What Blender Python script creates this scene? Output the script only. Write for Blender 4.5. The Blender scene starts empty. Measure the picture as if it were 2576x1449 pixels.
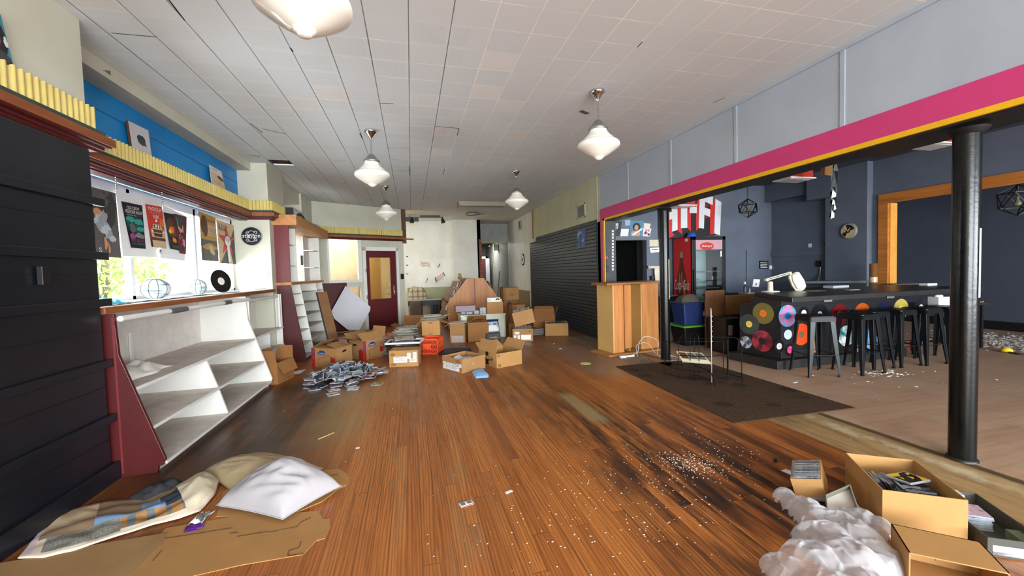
import bpy, bmesh, math, random
from mathutils import Vector, Matrix, Euler, noise
R=math.radians; PI=math.pi
COL=bpy.context.scene.collection
SC=bpy.context.scene
# ---------------------------------------------------------------- camera
FPX=1019.3; CAMZ=1.42; CE=3.2445
yaw,pitch,roll=R(13.91),R(-2.353),R(-1.663)
_fw=Vector((math.sin(yaw)*math.cos(pitch),math.cos(yaw)*math.cos(pitch),math.sin(pitch)))
_r0=Vector((math.cos(yaw),-math.sin(yaw),0)); _u0=_r0.cross(_fw)
_rt=_r0*math.cos(roll)+_u0*math.sin(roll); _up=_u0*math.cos(roll)-_r0*math.sin(roll)
CAMP=Vector((0,0,CAMZ))
cd=bpy.data.cameras.new('camera'); cam=bpy.data.objects.new('camera',cd); COL.objects.link(cam)
cd.sensor_width=36; cd.lens=36*FPX/2576; cd.clip_start=.05; cd.clip_end=300
cam.matrix_world=Matrix(((_rt.x,_up.x,-_fw.x,0),(_rt.y,_up.y,-_fw.y,0),(_rt.z,_up.z,-_fw.z,CAMZ),(0,0,0,1)))
SC.camera=cam
# measured photo points -> places in the room
def ray(x,y): return _fw*FPX+_rt*(x-1288)+_up*(724.5-y)
def PZ(x,y,z=0.): d=ray(x,y); return CAMP+d*((z-CAMZ)/d.z)
def PX(x,y,X): d=ray(x,y); return CAMP+d*(X/d.x)
def PY(x,y,Y): d=ray(x,y); return CAMP+d*(Y/d.y)
def PN(x,y,p,n): d=ray(x,y); return CAMP+d*((p-CAMP).dot(n)/d.dot(n))
# ---------------------------------------------------------------- materials
def lin(c):
    def f(u):
        u/=255.; return u/12.92 if u<=.04045 else ((u+.055)/1.055)**2.4
    return (f(c[0]),f(c[1]),f(c[2]),1)
_mc={}
class NT:
    def __init__(s,name):
        s.m=bpy.data.materials.new(name); s.m.use_nodes=True; s.t=s.m.node_tree; s.b=s.t.nodes['Principled BSDF']
    def n(s,typ,**k):
        nd=s.t.nodes.new(typ)
        for a,v in k.items():
            if a.startswith('i_'):
                key=a[2:]; key=int(key) if key.isdigit() else key.replace('_',' ')
                if isinstance(v,bpy.types.NodeSocket): s.t.links.new(v,nd.inputs[key])
                else: nd.inputs[key].default_value=v
            else: setattr(nd,a,v)
        return nd
    def l(s,a,b): s.t.links.new(a,b)
    def math(s,op,a,b=None,c=None):
        nd=s.t.nodes.new('ShaderNodeMath'); nd.operation=op
        for i,v in enumerate((a,b,c)):
            if v is None: continue
            if isinstance(v,bpy.types.NodeSocket): s.l(v,nd.inputs[i])
            else: nd.inputs[i].default_value=v
        return nd.outputs[0]
    def mix(s,f,a,b,bt='MIX'):
        nd=s.t.nodes.new('ShaderNodeMix'); nd.data_type='RGBA'; nd.blend_type=bt
        for i,v in ((0,f),(6,a),(7,b)):
            if isinstance(v,bpy.types.NodeSocket): s.l(v,nd.inputs[i])
            else: nd.inputs[i].default_value=v
        return nd.outputs[2]
    def ramp(s,f,*st):
        nd=s.t.nodes.new('ShaderNodeValToRGB'); e=nd.color_ramp.elements
        while len(e)<len(st): e.new(.5)
        for i,(p,c) in enumerate(st): e[i].position=p; e[i].color=c if len(c)==4 else (*c,1)
        s.l(f,nd.inputs[0]); return nd.outputs[0]
    def noise(s,vec,scale,detail=4,rough=.5,dist=0):
        nd=s.n('ShaderNodeTexNoise',i_Scale=scale,i_Detail=detail,i_Roughness=rough,i_Distortion=dist)
        if vec is not None: s.l(vec,nd.inputs['Vector'])
        return nd.outputs[0]
    def obj(s): return s.n('ShaderNodeTexCoord').outputs['Object']
    def pos(s): return s.n('ShaderNodeNewGeometry').outputs['Position']
    def scl(s,vec,sc):
        nd=s.n('ShaderNodeMapping'); nd.inputs['Scale'].default_value=sc; s.l(vec,nd.inputs[0]); return nd.outputs[0]
    def bump(s,h,st=.2,d=.005):
        nd=s.n('ShaderNodeBump',i_Strength=st,i_Distance=d); s.l(h,nd.inputs['Height']); s.l(nd.outputs[0],s.b.inputs['Normal'])
W4=(1,1,1,1); K4=(0,0,0,1)
def mat(name,c,rough=.6,metal=0,var=.12,sc=4,bump=0,bsc=40,spec=.5,coat=0,sss=0):
    """one painted or plain surface with a little wear"""
    if name in _mc: return _mc[name]
    t=NT(name); b=t.b
    b.inputs['Roughness'].default_value=rough; b.inputs['Metallic'].default_value=metal
    b.inputs['Specular IOR Level'].default_value=spec
    if coat: b.inputs['Coat Weight'].default_value=coat; b.inputs['Coat Roughness'].default_value=.1
    if sss: b.inputs['Subsurface Weight'].default_value=sss; b.inputs['Subsurface Radius'].default_value=(.02,.02,.015)
    C=lin(c)
    if var:
        f=t.noise(t.obj(),sc,5,.6)
        d=tuple(max(0,x*(1-var)) for x in C[:3])+(1,); u=tuple(min(1,x*(1+var)) for x in C[:3])+(1,)
        t.l(t.ramp(f,(.3,d),(.7,u)),b.inputs['Base Color'])
    else: b.inputs['Base Color'].default_value=C
    if bump: t.bump(t.noise(t.obj(),bsc,3),bump,.004)
    _mc[name]=t.m; return t.m
def wood(name,c1,c2,axis='z',sc=1.,rough=.5,gap=0,coat=0):
    if name in _mc: return _mc[name]
    t=NT(name); s=[15*sc]*3; s['xyz'.index(axis)]=1.3*sc
    v=t.scl(t.obj(),s); f=t.noise(v,1,6,.6,1.1)
    s2=[7*sc]*3; s2['xyz'.index(axis)]=.5*sc
    g=t.noise(t.scl(t.obj(),s2),1,2,.5,1.)
    f2=t.math('ADD',t.math('MULTIPLY',f,.55),t.math('MULTIPLY',g,.5))
    t.l(t.ramp(f2,(.36,lin(c2)),(.5,lin(tuple((a+b)/2 for a,b in zip(c1,c2)))),(.62,lin(c1))),t.b.inputs['Base Color'])
    t.b.inputs['Roughness'].default_value=rough; t.bump(f,.12,.002)
    _mc[name]=t.m; return t.m
def cover(name,base=.5,rough=.35,sc=22):
    """printed cover art: the tint is the thing's own colour"""
    if name in _mc: return _mc[name]
    t=NT(name); oi=t.n('ShaderNodeObjectInfo')
    off=t.n('ShaderNodeVectorMath',operation='ADD'); t.l(t.obj(),off.inputs[0])
    cmb=t.n('ShaderNodeCombineXYZ'); k=t.math('MULTIPLY',oi.outputs['Random'],50.)
    for i in range(3): t.l(k,cmb.inputs[i])
    t.l(cmb.outputs[0],off.inputs[1])
    f=t.noise(off.outputs[0],sc,4,.6)
    dk=t.mix(.82,oi.outputs['Color'],(.012,.012,.018,1)); lt=t.mix(.45,oi.outputs['Color'],(.85,.83,.8,1))
    nd=t.n('ShaderNodeValToRGB'); nd.color_ramp.elements[0].position=.40; nd.color_ramp.elements[1].position=.47
    t.l(f,nd.inputs[0])
    nd2=t.n('ShaderNodeValToRGB'); nd2.color_ramp.elements[0].position=.57; nd2.color_ramp.elements[1].position=.6
    t.l(f,nd2.inputs[0])
    c=t.mix(nd.outputs[0],dk,oi.outputs['Color']); c=t.mix(nd2.outputs[0],c,lt)
    t.l(c,t.b.inputs['Base Color']); t.b.inputs['Roughness'].default_value=rough
    _mc[name]=t.m; return t.m
def glass(name='window_glass',tint=(1,1,1),refl=.07):
    if name in _mc: return _mc[name]
    m=bpy.data.materials.new(name); m.use_nodes=True; nt=m.node_tree; nt.nodes.clear()
    o=nt.nodes.new('ShaderNodeOutputMaterial'); mx=nt.nodes.new('ShaderNodeMixShader'); a=nt.nodes.new('ShaderNodeBsdfTransparent'); g=nt.nodes.new('ShaderNodeBsdfGlossy')
    a.inputs[0].default_value=(*tint,1); g.inputs['Roughness'].default_value=.03; mx.inputs[0].default_value=refl
    nt.links.new(a.outputs[0],mx.inputs[1]); nt.links.new(g.outputs[0],mx.inputs[2]); nt.links.new(mx.outputs[0],o.inputs[0])
    _mc[name]=m; return m
# ---------------------------------------------------------------- mesh building
def wm(o):
    m=Matrix.Identity(4)
    while o is not None: m=o.matrix_basis@m; o=o.parent
    return m
class MB:
    def __init__(s,M=None): s.v=[];s.f=[];s.mi=[];s.sm=[];s.mats=[];s.cur=0;s.M=M
    def use(s,m):
        if m not in s.mats: s.mats.append(m)
        s.cur=s.mats.index(m); return s
    def add(s,vs,fs,smooth=False):
        k=len(s.v)
        for v in vs:
            v=Vector(v); s.v.append(s.M@v if s.M else v)
        for f in fs: s.f.append([k+i for i in f]); s.mi.append(s.cur); s.sm.append(smooth)
        return s
    def hexa(s,b,t):
        """box from 4 bottom and 4 top corners, counter-clockwise from above"""
        return s.add(list(b)+list(t),[(3,2,1,0),(4,5,6,7),(0,1,5,4),(1,2,6,5),(2,3,7,6),(3,0,4,7)])
    def box(s,x0,x1,y0,y1,z0,z1,M=None):
        vs=[(x0,y0,z0),(x1,y0,z0),(x1,y1,z0),(x0,y1,z0),(x0,y0,z1),(x1,y0,z1),(x1,y1,z1),(x0,y1,z1)]
        if M: vs=[M@Vector(v) for v in vs]
        return s.hexa(vs[:4],vs[4:])
    def prism(s,poly,ext):
        """flat polygon (3d points) pushed along ext"""
        n=len(poly); P=[Vector(p) for p in poly]; e=Vector(ext)
        fs=[tuple(range(n-1,-1,-1)),tuple(range(n,2*n))]+[(i,(i+1)%n,n+(i+1)%n,n+i) for i in range(n)]
        return s.add(P+[p+e for p in P],fs)
    def bar(s,a,b,w,h,up=(0,0,1)):
        a=Vector(a);b=Vector(b);d=(b-a).normalized();u=Vector(up)
        if abs(d.dot(u))>.95: u=Vector((0,1,0)) if abs(d.y)<.9 else Vector((1,0,0))
        r=d.cross(u).normalized()*w/2; u=r.cross(d).normalized()*h/2
        return s.add([a-r-u,a+r-u,a+r+u,a-r+u,b-r-u,b+r-u,b+r+u,b-r+u],[(3,2,1,0),(4,5,6,7),(0,1,5,4),(1,2,6,5),(2,3,7,6),(3,0,4,7)])
    def tube(s,pts,r,n=8,closed=False,caps=True,flat=False):
        P=[Vector(p) for p in pts]; m=len(P); rr=r if isinstance(r,(list,tuple)) else [r]*m
        vs=[];prev=None
        for i,p in enumerate(P):
            if closed: d=(P[(i+1)%m]-P[i-1])
            else: d=P[min(i+1,m-1)]-P[max(i-1,0)]
            d.normalize()
            if prev is None:
                u=Vector((0,0,1)) if abs(d.z)<.9 else Vector((1,0,0)); u=(u-d*u.dot(d)).normalized()
            else: u=(prev-d*prev.dot(d)).normalized()
            prev=u; w=d.cross(u)
            for k in range(n):
                a=2*PI*k/n; vs.append(p+(u*math.cos(a)+w*math.sin(a))*rr[i])
        fs=[]
        for i in range(m if closed else m-1):
            j=(i+1)%m
            for k in range(n): fs.append((i*n+k,i*n+(k+1)%n,j*n+(k+1)%n,j*n+k))
        s.add(vs,fs,not flat)
        if caps and not closed: s.add(vs[:n],[tuple(range(n-1,-1,-1))]); s.add(vs[-n:],[tuple(range(n))])
        return s
    def lathe(s,prof,n=24,c=(0,0,0),M=None,caps=True,smooth=True):
        vs=[];c=Vector(c)
        for r,z in prof:
            for k in range(n):
                a=2*PI*k/n; v=Vector((r*math.cos(a),r*math.sin(a),z)); vs.append((M@v if M else v)+c)
        fs=[(i*n+k,i*n+(k+1)%n,(i+1)*n+(k+1)%n,(i+1)*n+k) for i in range(len(prof)-1) for k in range(n)]
        s.add(vs,fs,smooth)
        if caps:
            if prof[0][0]>1e-4: s.add(vs[:n],[tuple(range(n-1,-1,-1))])
            if prof[-1][0]>1e-4: s.add(vs[-n:],[tuple(range(n))])
        return s
    def grid(s,nu,nv,fn,smooth=True):
        vs=[fn(i/nu,j/nv) for j in range(nv+1) for i in range(nu+1)]; w=nu+1
        return s.add(vs,[(j*w+i,j*w+i+1,(j+1)*w+i+1,(j+1)*w+i) for j in range(nv) for i in range(nu)],smooth)
    def disc(s,c,n,r,seg=28,r0=0,up=None):
        c=Vector(c);n=Vector(n).normalized(); u=Vector((0,0,1)) if abs(n.z)<.9 else Vector((1,0,0)); u=(u-n*u.dot(n)).normalized(); w=n.cross(u)
        ring=lambda q:[c+(u*math.cos(2*PI*k/seg)+w*math.sin(2*PI*k/seg))*q for k in range(seg)]
        if r0: return s.add(ring(r)+ring(r0),[(k,(k+1)%seg,seg+(k+1)%seg,seg+k) for k in range(seg)])
        return s.add(ring(r),[tuple(range(seg))])
    def build(s,name,m=None,parent=None,bevel=0,recalc=True,solid=0,sub=0,local=False):
        vs=s.v
        if m is not None and not s.mats: s.mats=[m]
        loc=Vector((0,0,0))
        if parent is not None:
            if not local:
                inv=wm(parent).inverted(); vs=[inv@v for v in vs]
        elif not local:
            xs=[v.x for v in vs];ys=[v.y for v in vs];zs=[v.z for v in vs]
            loc=Vector(((min(xs)+max(xs))/2,(min(ys)+max(ys))/2,min(zs))); vs=[v-loc for v in vs]
        me=bpy.data.meshes.new(name); me.from_pydata([tuple(v) for v in vs],[],s.f)
        for q in s.mats: me.materials.append(q)
        me.polygons.foreach_set('material_index',s.mi); me.polygons.foreach_set('use_smooth',s.sm); me.update()
        if recalc:
            bm=bmesh.new(); bm.from_mesh(me); bmesh.ops.recalc_face_normals(bm,faces=bm.faces); bm.to_mesh(me); bm.free()
        o=bpy.data.objects.new(name,me); COL.objects.link(o); o.location=loc
        if parent is not None: o.parent=parent
        if solid: q=o.modifiers.new('thickness','SOLIDIFY'); q.thickness=solid; q.offset=0
        if bevel:
            q=o.modifiers.new('edge','BEVEL'); q.width=bevel; q.segments=2; q.limit_method='ANGLE'; q.angle_limit=R(40)
        if sub: q=o.modifiers.new('smooth','SUBSURF'); q.levels=sub; q.render_levels=sub
        return o
def tag(o,label,cat,group=None,kind=None):
    if label: o['label']=label
    if cat: o['category']=cat
    if group: o['group']=group
    if kind: o['kind']=kind
    return o
def thing(name,label,cat,loc=(0,0,0),rz=0,group=None,rot=None):
    o=bpy.data.objects.new(name,None); COL.objects.link(o); o.empty_display_size=.1
    o.location=loc; o.rotation_euler=rot if rot else (0,0,rz); return tag(o,label,cat,group)
def struct(o): o['kind']='structure'; return o
def dup(root,loc=None,rot=None,label=None,group=None):
    r=root.copy(); COL.objects.link(r)
    if loc is not None: r.location=loc
    if rot is not None: r.rotation_euler=rot
    if label: r['label']=label
    if group: r['group']=group
    for ch in root.children:
        c=ch.copy(); COL.objects.link(c); c.parent=r
        for g in ch.children:
            d=g.copy(); COL.objects.link(d); d.parent=c
    return r
# lettering -> outlines in a unit box
_tc={}
def letters(txt,shear=0):
    if (txt,shear) in _tc: return _tc[(txt,shear)]
    cu=bpy.data.curves.new('lettering','FONT'); cu.body=txt; cu.resolution_u=2; cu.shear=shear; cu.space_character=1.02
    ob=bpy.data.objects.new('lettering',cu); COL.objects.link(ob)
    dg=bpy.context.evaluated_depsgraph_get(); me=bpy.data.meshes.new_from_object(ob.evaluated_get(dg))
    vs=[(v.co.x,v.co.y) for v in me.vertices]; fs=[tuple(p.vertices) for p in me.polygons]
    bpy.data.objects.remove(ob); bpy.data.curves.remove(cu); bpy.data.meshes.remove(me)
    x0=min(v[0] for v in vs);x1=max(v[0] for v in vs);y0=min(v[1] for v in vs);y1=max(v[1] for v in vs)
    vs=[((a-x0)/(x1-x0),(b-y0)/(y1-y0)) for a,b in vs]
    _tc[(txt,shear)]=(vs,fs); return vs,fs
class Sheet:
    """flat printed thing: print laid out in u,v on a four-cornered face (tl,tr,br,bl seen from the front)"""
    def __init__(s,tl,tr,br,bl,base,th=.002,edge=None,mb=None):
        s.c=[Vector(p) for p in (tl,tr,br,bl)]; n=(s.c[1]-s.c[0]).cross(s.c[3]-s.c[0]).normalized()
        s.n=-n; s.k=0; s.mb=mb or MB()
        s.mb.use(edge or base); b=[p-s.n*th for p in s.c]; f=s.c
        s.mb.add(f+b,[(4,5,6,7),(0,1,5,4),(1,2,6,5),(2,3,7,6),(3,0,4,7)]); s.mb.use(base); s.mb.add(f,[(0,3,2,1)])
    def at(s,u,v,off=0):
        tl,tr,br,bl=s.c; p=tl*(1-u)*v+tr*u*v+br*u*(1-v)+bl*(1-u)*(1-v); return p+s.n*off
    def layer(s): s.k+=1; return .0006+.0004*s.k
    def poly(s,m,pts): o=s.layer(); s.mb.use(m); s.mb.add([s.at(u,v,o) for u,v in pts],[tuple(range(len(pts)))]); return s
    def rect(s,m,u0,v0,u1,v1): return s.poly(m,[(u0,v0),(u1,v0),(u1,v1),(u0,v1)])
    def ell(s,m,u,v,a,b=None,n=20,a0=0,a1=2*PI):
        b=b or a; return s.poly(m,[(u+a*math.cos(a0+(a1-a0)*k/n),v+b*math.sin(a0+(a1-a0)*k/n)) for k in range(n if a1-a0>6.2 else n+1)])
    def blob(s,m,u,v,a,b,seed,j=.3,n=18):
        rr=random.Random(seed); return s.poly(m,[(min(.995,max(.005,u+a*math.cos(2*PI*k/n)*(1-j+2*j*rr.random()))),min(.995,max(.005,v+b*math.sin(2*PI*k/n)*(1-j+2*j*rr.random())))) for k in range(n)])
    def text(s,m,txt,u0,v0,u1,v1,shear=0):
        vs,fs=letters(txt,shear); o=s.layer(); s.mb.use(m); s.mb.add([s.at(u0+a*(u1-u0),v0+b*(v1-v0),o) for a,b in vs],fs); return s
    def build(s,name,label=None,cat=None,group=None,parent=None):
        o=s.mb.build(name,parent=parent,recalc=False)
        if cat: tag(o,label,cat,group)
        elif label: o['label']=label
        return o
rnd=random.Random(7)
# ================================================================ surfaces of the place
def m_floor():
    t=NT('old_pine_boards'); P=t.n('ShaderNodeSeparateXYZ'); t.l(t.pos(),P.inputs[0]); x,y=P.outputs[0],P.outputs[1]
    bw=.083; bx=t.math('DIVIDE',x,bw); bi=t.math('FLOOR',bx); fx=t.math('SUBTRACT',bx,bi)
    wn=t.n('ShaderNodeTexWhiteNoise',noise_dimensions='1D'); t.l(bi,wn.inputs['W'])
    ys=t.math('ADD',t.math('DIVIDE',y,2.6),t.math('MULTIPLY',wn.outputs[0],9.)); seg=t.math('FLOOR',ys); fy=t.math('SUBTRACT',ys,seg)
    cb=t.n('ShaderNodeCombineXYZ'); t.l(bi,cb.inputs[0]); t.l(seg,cb.inputs[1])
    w2=t.n('ShaderNodeTexWhiteNoise',noise_dimensions='3D'); t.l(cb.outputs[0],w2.inputs[0]); rv=w2.outputs[0]
    def vec(sx,sy,off=37.):
        c=t.n('ShaderNodeCombineXYZ'); t.l(t.math('MULTIPLY',x,sx),c.inputs[0]); t.l(t.math('MULTIPLY',y,sy),c.inputs[1]); t.l(t.math('MULTIPLY',rv,off),c.inputs[2]); return c.outputs[0]
    grain=t.noise(vec(70,2.4),1,5,.62,.6)
    wv=t.n('ShaderNodeTexWave',wave_type='BANDS',bands_direction='X',i_Scale=.62,i_Distortion=11.,i_Detail=2.,i_Detail_Scale=.7); t.l(vec(26,1.25),wv.inputs['Vector'])
    base=t.ramp(rv,(0,lin((168,98,42))),(.3,lin((178,106,46))),(.6,lin((190,118,54))),(.88,lin((172,102,46))),(1,lin((142,82,38))))
    c=t.mix(t.math('MULTIPLY',t.ramp(wv.outputs[1],(.08,(1,1,1)),(.45,(0,0,0))),.5),base,lin((112,58,22)))
    c=t.mix(t.ramp(grain,(.38,(.42,.42,.42)),(.55,(0,0,0))),c,lin((96,50,20)))
    nz=t.noise(vec(7,.9,3.),1,5,.62); nb=t.noise(t.pos(),1.1,4,.6)
    def sm(v,c0,w,f):   # 1 inside |v-c0|<w, soft edge f, ragged by noise
        d=t.math('ABSOLUTE',t.math('SUBTRACT',v,c0)); d=t.math('ADD',d,t.math('MULTIPLY',t.math('SUBTRACT',nb,.5),f*2.2))
        n=t.n('ShaderNodeMapRange',interpolation_type='SMOOTHSTEP'); t.l(d,n.inputs[0]); n.inputs[1].default_value=w+f; n.inputs[2].default_value=max(w-f,0); return n.outputs[0]
    def area(cx,wx,fx_,cy,wy,fy_): return t.math('MULTIPLY',sm(x,cx,wx,fx_),sm(y,cy,wy,fy_))
    dark=(.016,.009,.006,1)
    streak=t.ramp(nz,(.40,(0,0,0)),(.57,(1,1,1)))
    streak0=t.ramp(nz,(.55,(0,0,0)),(.7,(1,1,1)))
    a1=area(1.62,.42,.3,2.95,1.2,.6)           # black water streaks down the room
    a2=area(2.5,.5,.3,2.6,1.3,.7); a3=area(-1.38,.68,.28,4.75,1.4,.5)
    a7=area(1.85,.55,.3,1.8,.8,.5)
    a4=area(1.35,.5,.3,5.0,1.0,.6)
    for a,st,k in ((a1,streak,.9),(a2,streak,.72),(a7,streak,.85),(a4,streak,.5)):
        c=t.mix(t.math('MULTIPLY',t.math('MULTIPLY',a,st),k),c,dark)
    c=t.mix(t.math('MULTIPLY',streak0,.2),c,dark)
    sA=t.ramp(nz,(.30,(.6,.6,.6)),(.5,(1,1,1)))
    c=t.mix(t.math('MULTIPLY',t.math('MULTIPLY',a3,sA),.9),c,(.022,.014,.009,1))
    a5=area(-1.75,.4,.15,3.2,.6,.3); c=t.mix(t.math('MULTIPLY',a5,.55),c,dark)
    gr=area(.05,.35,.25,3.9,2.2,.6); gs=t.ramp(t.noise(vec(5,1.1,4.),1,4,.6),(.5,(0,0,0)),(.68,(1,1,1)))
    c=t.mix(t.math('MULTIPLY',t.math('MULTIPLY',gr,gs),.5),c,lin((138,116,84)))
    c=t.mix(t.math('MULTIPLY',area(-.75,.28,.14,4.6,1.1,.4),.4),c,lin((176,138,84)))
    c=t.mix(t.math('MULTIPLY',t.math('MULTIPLY',area(1.66,.09,.05,3.85,.45,.12),t.ramp(nz,(.3,(.5,.5,.5)),(.5,(1,1,1)))),.85),c,lin((150,132,92)))
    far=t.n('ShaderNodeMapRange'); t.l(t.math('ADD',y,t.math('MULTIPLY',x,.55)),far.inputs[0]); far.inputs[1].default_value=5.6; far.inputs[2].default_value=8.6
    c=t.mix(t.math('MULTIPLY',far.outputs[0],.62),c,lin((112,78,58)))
    a6=area(2.75,.42,.2,6.1,1.2,.35); c=t.mix(t.math('MULTIPLY',a6,.55),c,lin((140,120,104)))
    gapd=t.math('ADD',t.math('LESS_THAN',fx,.022),t.math('LESS_THAN',fy,.0012)); c=t.mix(t.math('MULTIPLY',t.math('MINIMUM',gapd,1.),.75),c,(.02,.011,.006,1))
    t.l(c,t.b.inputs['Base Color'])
    t.l(t.ramp(nb,(.3,(.33,.33,.33)),(.7,(.5,.5,.5))),t.b.inputs['Roughness'])
    t.b.inputs['Specular IOR Level'].default_value=.42
    t.bump(t.math('SUBTRACT',grain,t.math('MULTIPLY',gapd,1.)),.18,.002)
    return t.m
def m_strip():
    t=NT('bare_plywood_subfloor'); P=t.n('ShaderNodeSeparateXYZ'); t.l(t.pos(),P.inputs[0]); x,y=P.outputs[0],P.outputs[1]
    f=t.noise(t.scl(t.pos(),(14,1.5,1)),1,6,.65); g=t.noise(t.pos(),2.2,5,.65)
    c=t.ramp(f,(.3,lin((122,92,54))),(.55,lin((165,132,86))),(.75,lin((182,152,106))))
    c=t.mix(t.ramp(g,(.5,(0,0,0)),(.68,(.55,.55,.55))),c,lin((104,76,42)))
    d=t.math('ADD',t.math('ABSOLUTE',t.math('SUBTRACT',x,3.52)),t.math('MULTIPLY',t.math('SUBTRACT',t.noise(t.pos(),9,4,.7),.5),.16))
    c=t.mix(t.math('MULTIPLY',t.ramp(d,(.02,(.8,.8,.8)),(.09,(0,0,0))),t.ramp(t.noise(t.pos(),4,5,.7),(.4,(.15,.15,.15)),(.6,(1,1,1)))),c,lin((206,190,156)))
    e=t.math('ADD',t.math('ABSOLUTE',t.math('SUBTRACT',x,3.68)),t.math('MULTIPLY',t.math('SUBTRACT',t.noise(t.pos(),12,4,.7),.5),.05))
    c=t.mix(t.ramp(e,(.02,(.85,.85,.85)),(.05,(0,0,0))),c,lin((58,44,26)))
    q=t.math('ADD',y,t.math('MULTIPLY',t.math('SUBTRACT',g,.5),.6)); z=t.n('ShaderNodeMapRange'); t.l(q,z.inputs[0]); z.inputs[1].default_value=4.7; z.inputs[2].default_value=5.0
    c=t.mix(t.math('MULTIPLY',z.outputs[0],.75),c,lin((112,104,92)))
    t.l(c,t.b.inputs['Base Color']); t.b.inputs['Roughness'].default_value=.65; t.bump(f,.15,.003); return t.m
def m_barfloor():
    t=NT('dusty_bar_floor'); P=t.n('ShaderNodeSeparateXYZ'); t.l(t.pos(),P.inputs[0]); x,y=P.outputs[0],P.outputs[1]
    by=t.math('DIVIDE',y,.14); bi=t.math('FLOOR',by); fy=t.math('SUBTRACT',by,bi)
    wn=t.n('ShaderNodeTexWhiteNoise',noise_dimensions='1D'); t.l(bi,wn.inputs['W'])
    xs=t.math('ADD',t.math('DIVIDE',x,1.2),t.math('MULTIPLY',wn.outputs[0],5.)); cb=t.n('ShaderNodeCombineXYZ'); t.l(bi,cb.inputs[0]); t.l(t.math('FLOOR',xs),cb.inputs[1])
    w2=t.n('ShaderNodeTexWhiteNoise',noise_dimensions='3D'); t.l(cb.outputs[0],w2.inputs[0])
    f=t.noise(t.scl(t.pos(),(2,22,1)),1,5,.6); g=t.noise(t.pos(),1.3,6,.65)
    c=t.ramp(w2.outputs[0],(0,lin((176,140,112))),(.5,lin((188,150,120))),(1,lin((182,146,118))))
    c=t.mix(t.ramp(f,(.35,(.35,.35,.35)),(.55,(0,0,0))),c,lin((146,108,82)))
    c=t.mix(t.ramp(g,(.45,(0,0,0)),(.7,(.5,.5,.5))),c,lin((198,176,152)))
    c=t.mix(t.math('MULTIPLY',t.math('LESS_THAN',fy,.02),.35),c,lin((84,58,40)))
    t.l(c,t.b.inputs['Base Color']); t.b.inputs['Roughness'].default_value=.5; return t.m
TILE=.3048; TX0=.0511; TY0=3.056
def m_ceil():
    t=NT('fibre_ceiling_tiles'); P=t.n('ShaderNodeSeparateXYZ'); t.l(t.pos(),P.inputs[0]); x,y=P.outputs[0],P.outputs[1]
    def cell(v,o):
        a=t.math('DIVIDE',t.math('SUBTRACT',v,o),TILE); i=t.math('FLOOR',a); f=t.math('SUBTRACT',a,i); return i,t.math('MULTIPLY',t.math('MINIMUM',f,t.math('SUBTRACT',1.,f)),TILE),f
    ix,dx,fx=cell(x,TX0); iy,dy,fy=cell(y,TY0)
    cb=t.n('ShaderNodeCombineXYZ'); t.l(ix,cb.inputs[0]); t.l(iy,cb.inputs[1]); wn=t.n('ShaderNodeTexWhiteNoise',noise_dimensions='3D'); t.l(cb.outputs[0],wn.inputs[0]); rv=wn.outputs[0]
    c=t.ramp(rv,(0,lin((211,217,219))),(.93,lin((214,220,221))),(.97,lin((226,226,223))),(.99,lin((219,219,215))))
    g=t.noise(t.pos(),.9,5,.6); c=t.mix(t.ramp(g,(.5,(0,0,0)),(.8,(.18,.18,.18))),c,lin((198,194,186)))
    # pin holes
    q=.0152
    ax=t.math('SUBTRACT',t.math('FRACT',t.math('DIVIDE',x,q)),.5); ay=t.math('SUBTRACT',t.math('FRACT',t.math('DIVIDE',y,q)),.5)
    rr=t.math('ADD',t.math('MULTIPLY',ax,ax),t.math('MULTIPLY',ay,ay)); hole=t.math('LESS_THAN',rr,.045)
    inside=t.math('MULTIPLY',t.math('GREATER_THAN',dx,.03),t.math('GREATER_THAN',dy,.03)); has=t.math('GREATER_THAN',rv,.45)
    lft=t.math('LESS_THAN',x,.5)
    c=t.mix(t.math('MULTIPLY',t.math('MULTIPLY',t.math('MULTIPLY',hole,inside),t.math('MULTIPLY',has,lft)),.38),c,lin((120,118,112)))
    n2=t.noise(t.pos(),1.7,3,.5)
    wob=t.math('MULTIPLY',n2,.0062)
    lx=t.math('LESS_THAN',dx,wob); ly=t.math('LESS_THAN',dy,t.math('MULTIPLY',wob,.9))
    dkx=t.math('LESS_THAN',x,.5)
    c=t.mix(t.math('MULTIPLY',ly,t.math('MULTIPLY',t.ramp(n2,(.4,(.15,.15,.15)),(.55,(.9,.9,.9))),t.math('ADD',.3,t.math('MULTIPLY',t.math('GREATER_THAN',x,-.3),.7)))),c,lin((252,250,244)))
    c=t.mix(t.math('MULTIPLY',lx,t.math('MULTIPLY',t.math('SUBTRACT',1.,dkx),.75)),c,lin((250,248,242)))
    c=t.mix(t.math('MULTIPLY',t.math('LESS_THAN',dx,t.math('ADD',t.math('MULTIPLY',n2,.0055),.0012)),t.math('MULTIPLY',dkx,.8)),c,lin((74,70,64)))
    t.l(c,t.b.inputs['Base Color']); t.b.inputs['Roughness'].default_value=.75; t.b.inputs['Specular IOR Level'].default_value=.25; return t.m
def wallmat(name,c,c2=None,rough=.55,streaks=0,sp=.35):
    t=NT(name); f=t.noise(t.pos(),1.6,6,.62); g=t.noise(t.scl(t.pos(),(3,3,.35)),1,5,.6)
    C=lin(c); c2=lin(c2) if c2 else tuple(v*.86 for v in C[:3])+(1,)
    k=t.ramp(f,(.38,C),(.72,c2))
    if streaks: k=t.mix(t.ramp(g,(.5,(0,0,0)),(.7,(streaks,streaks,streaks))),k,c2)
    t.l(k,t.b.inputs['Base Color']); t.b.inputs['Roughness'].default_value=rough; t.b.inputs['Specular IOR Level'].default_value=sp; t.bump(t.noise(t.pos(),55,3),.06,.002); return t.m
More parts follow.
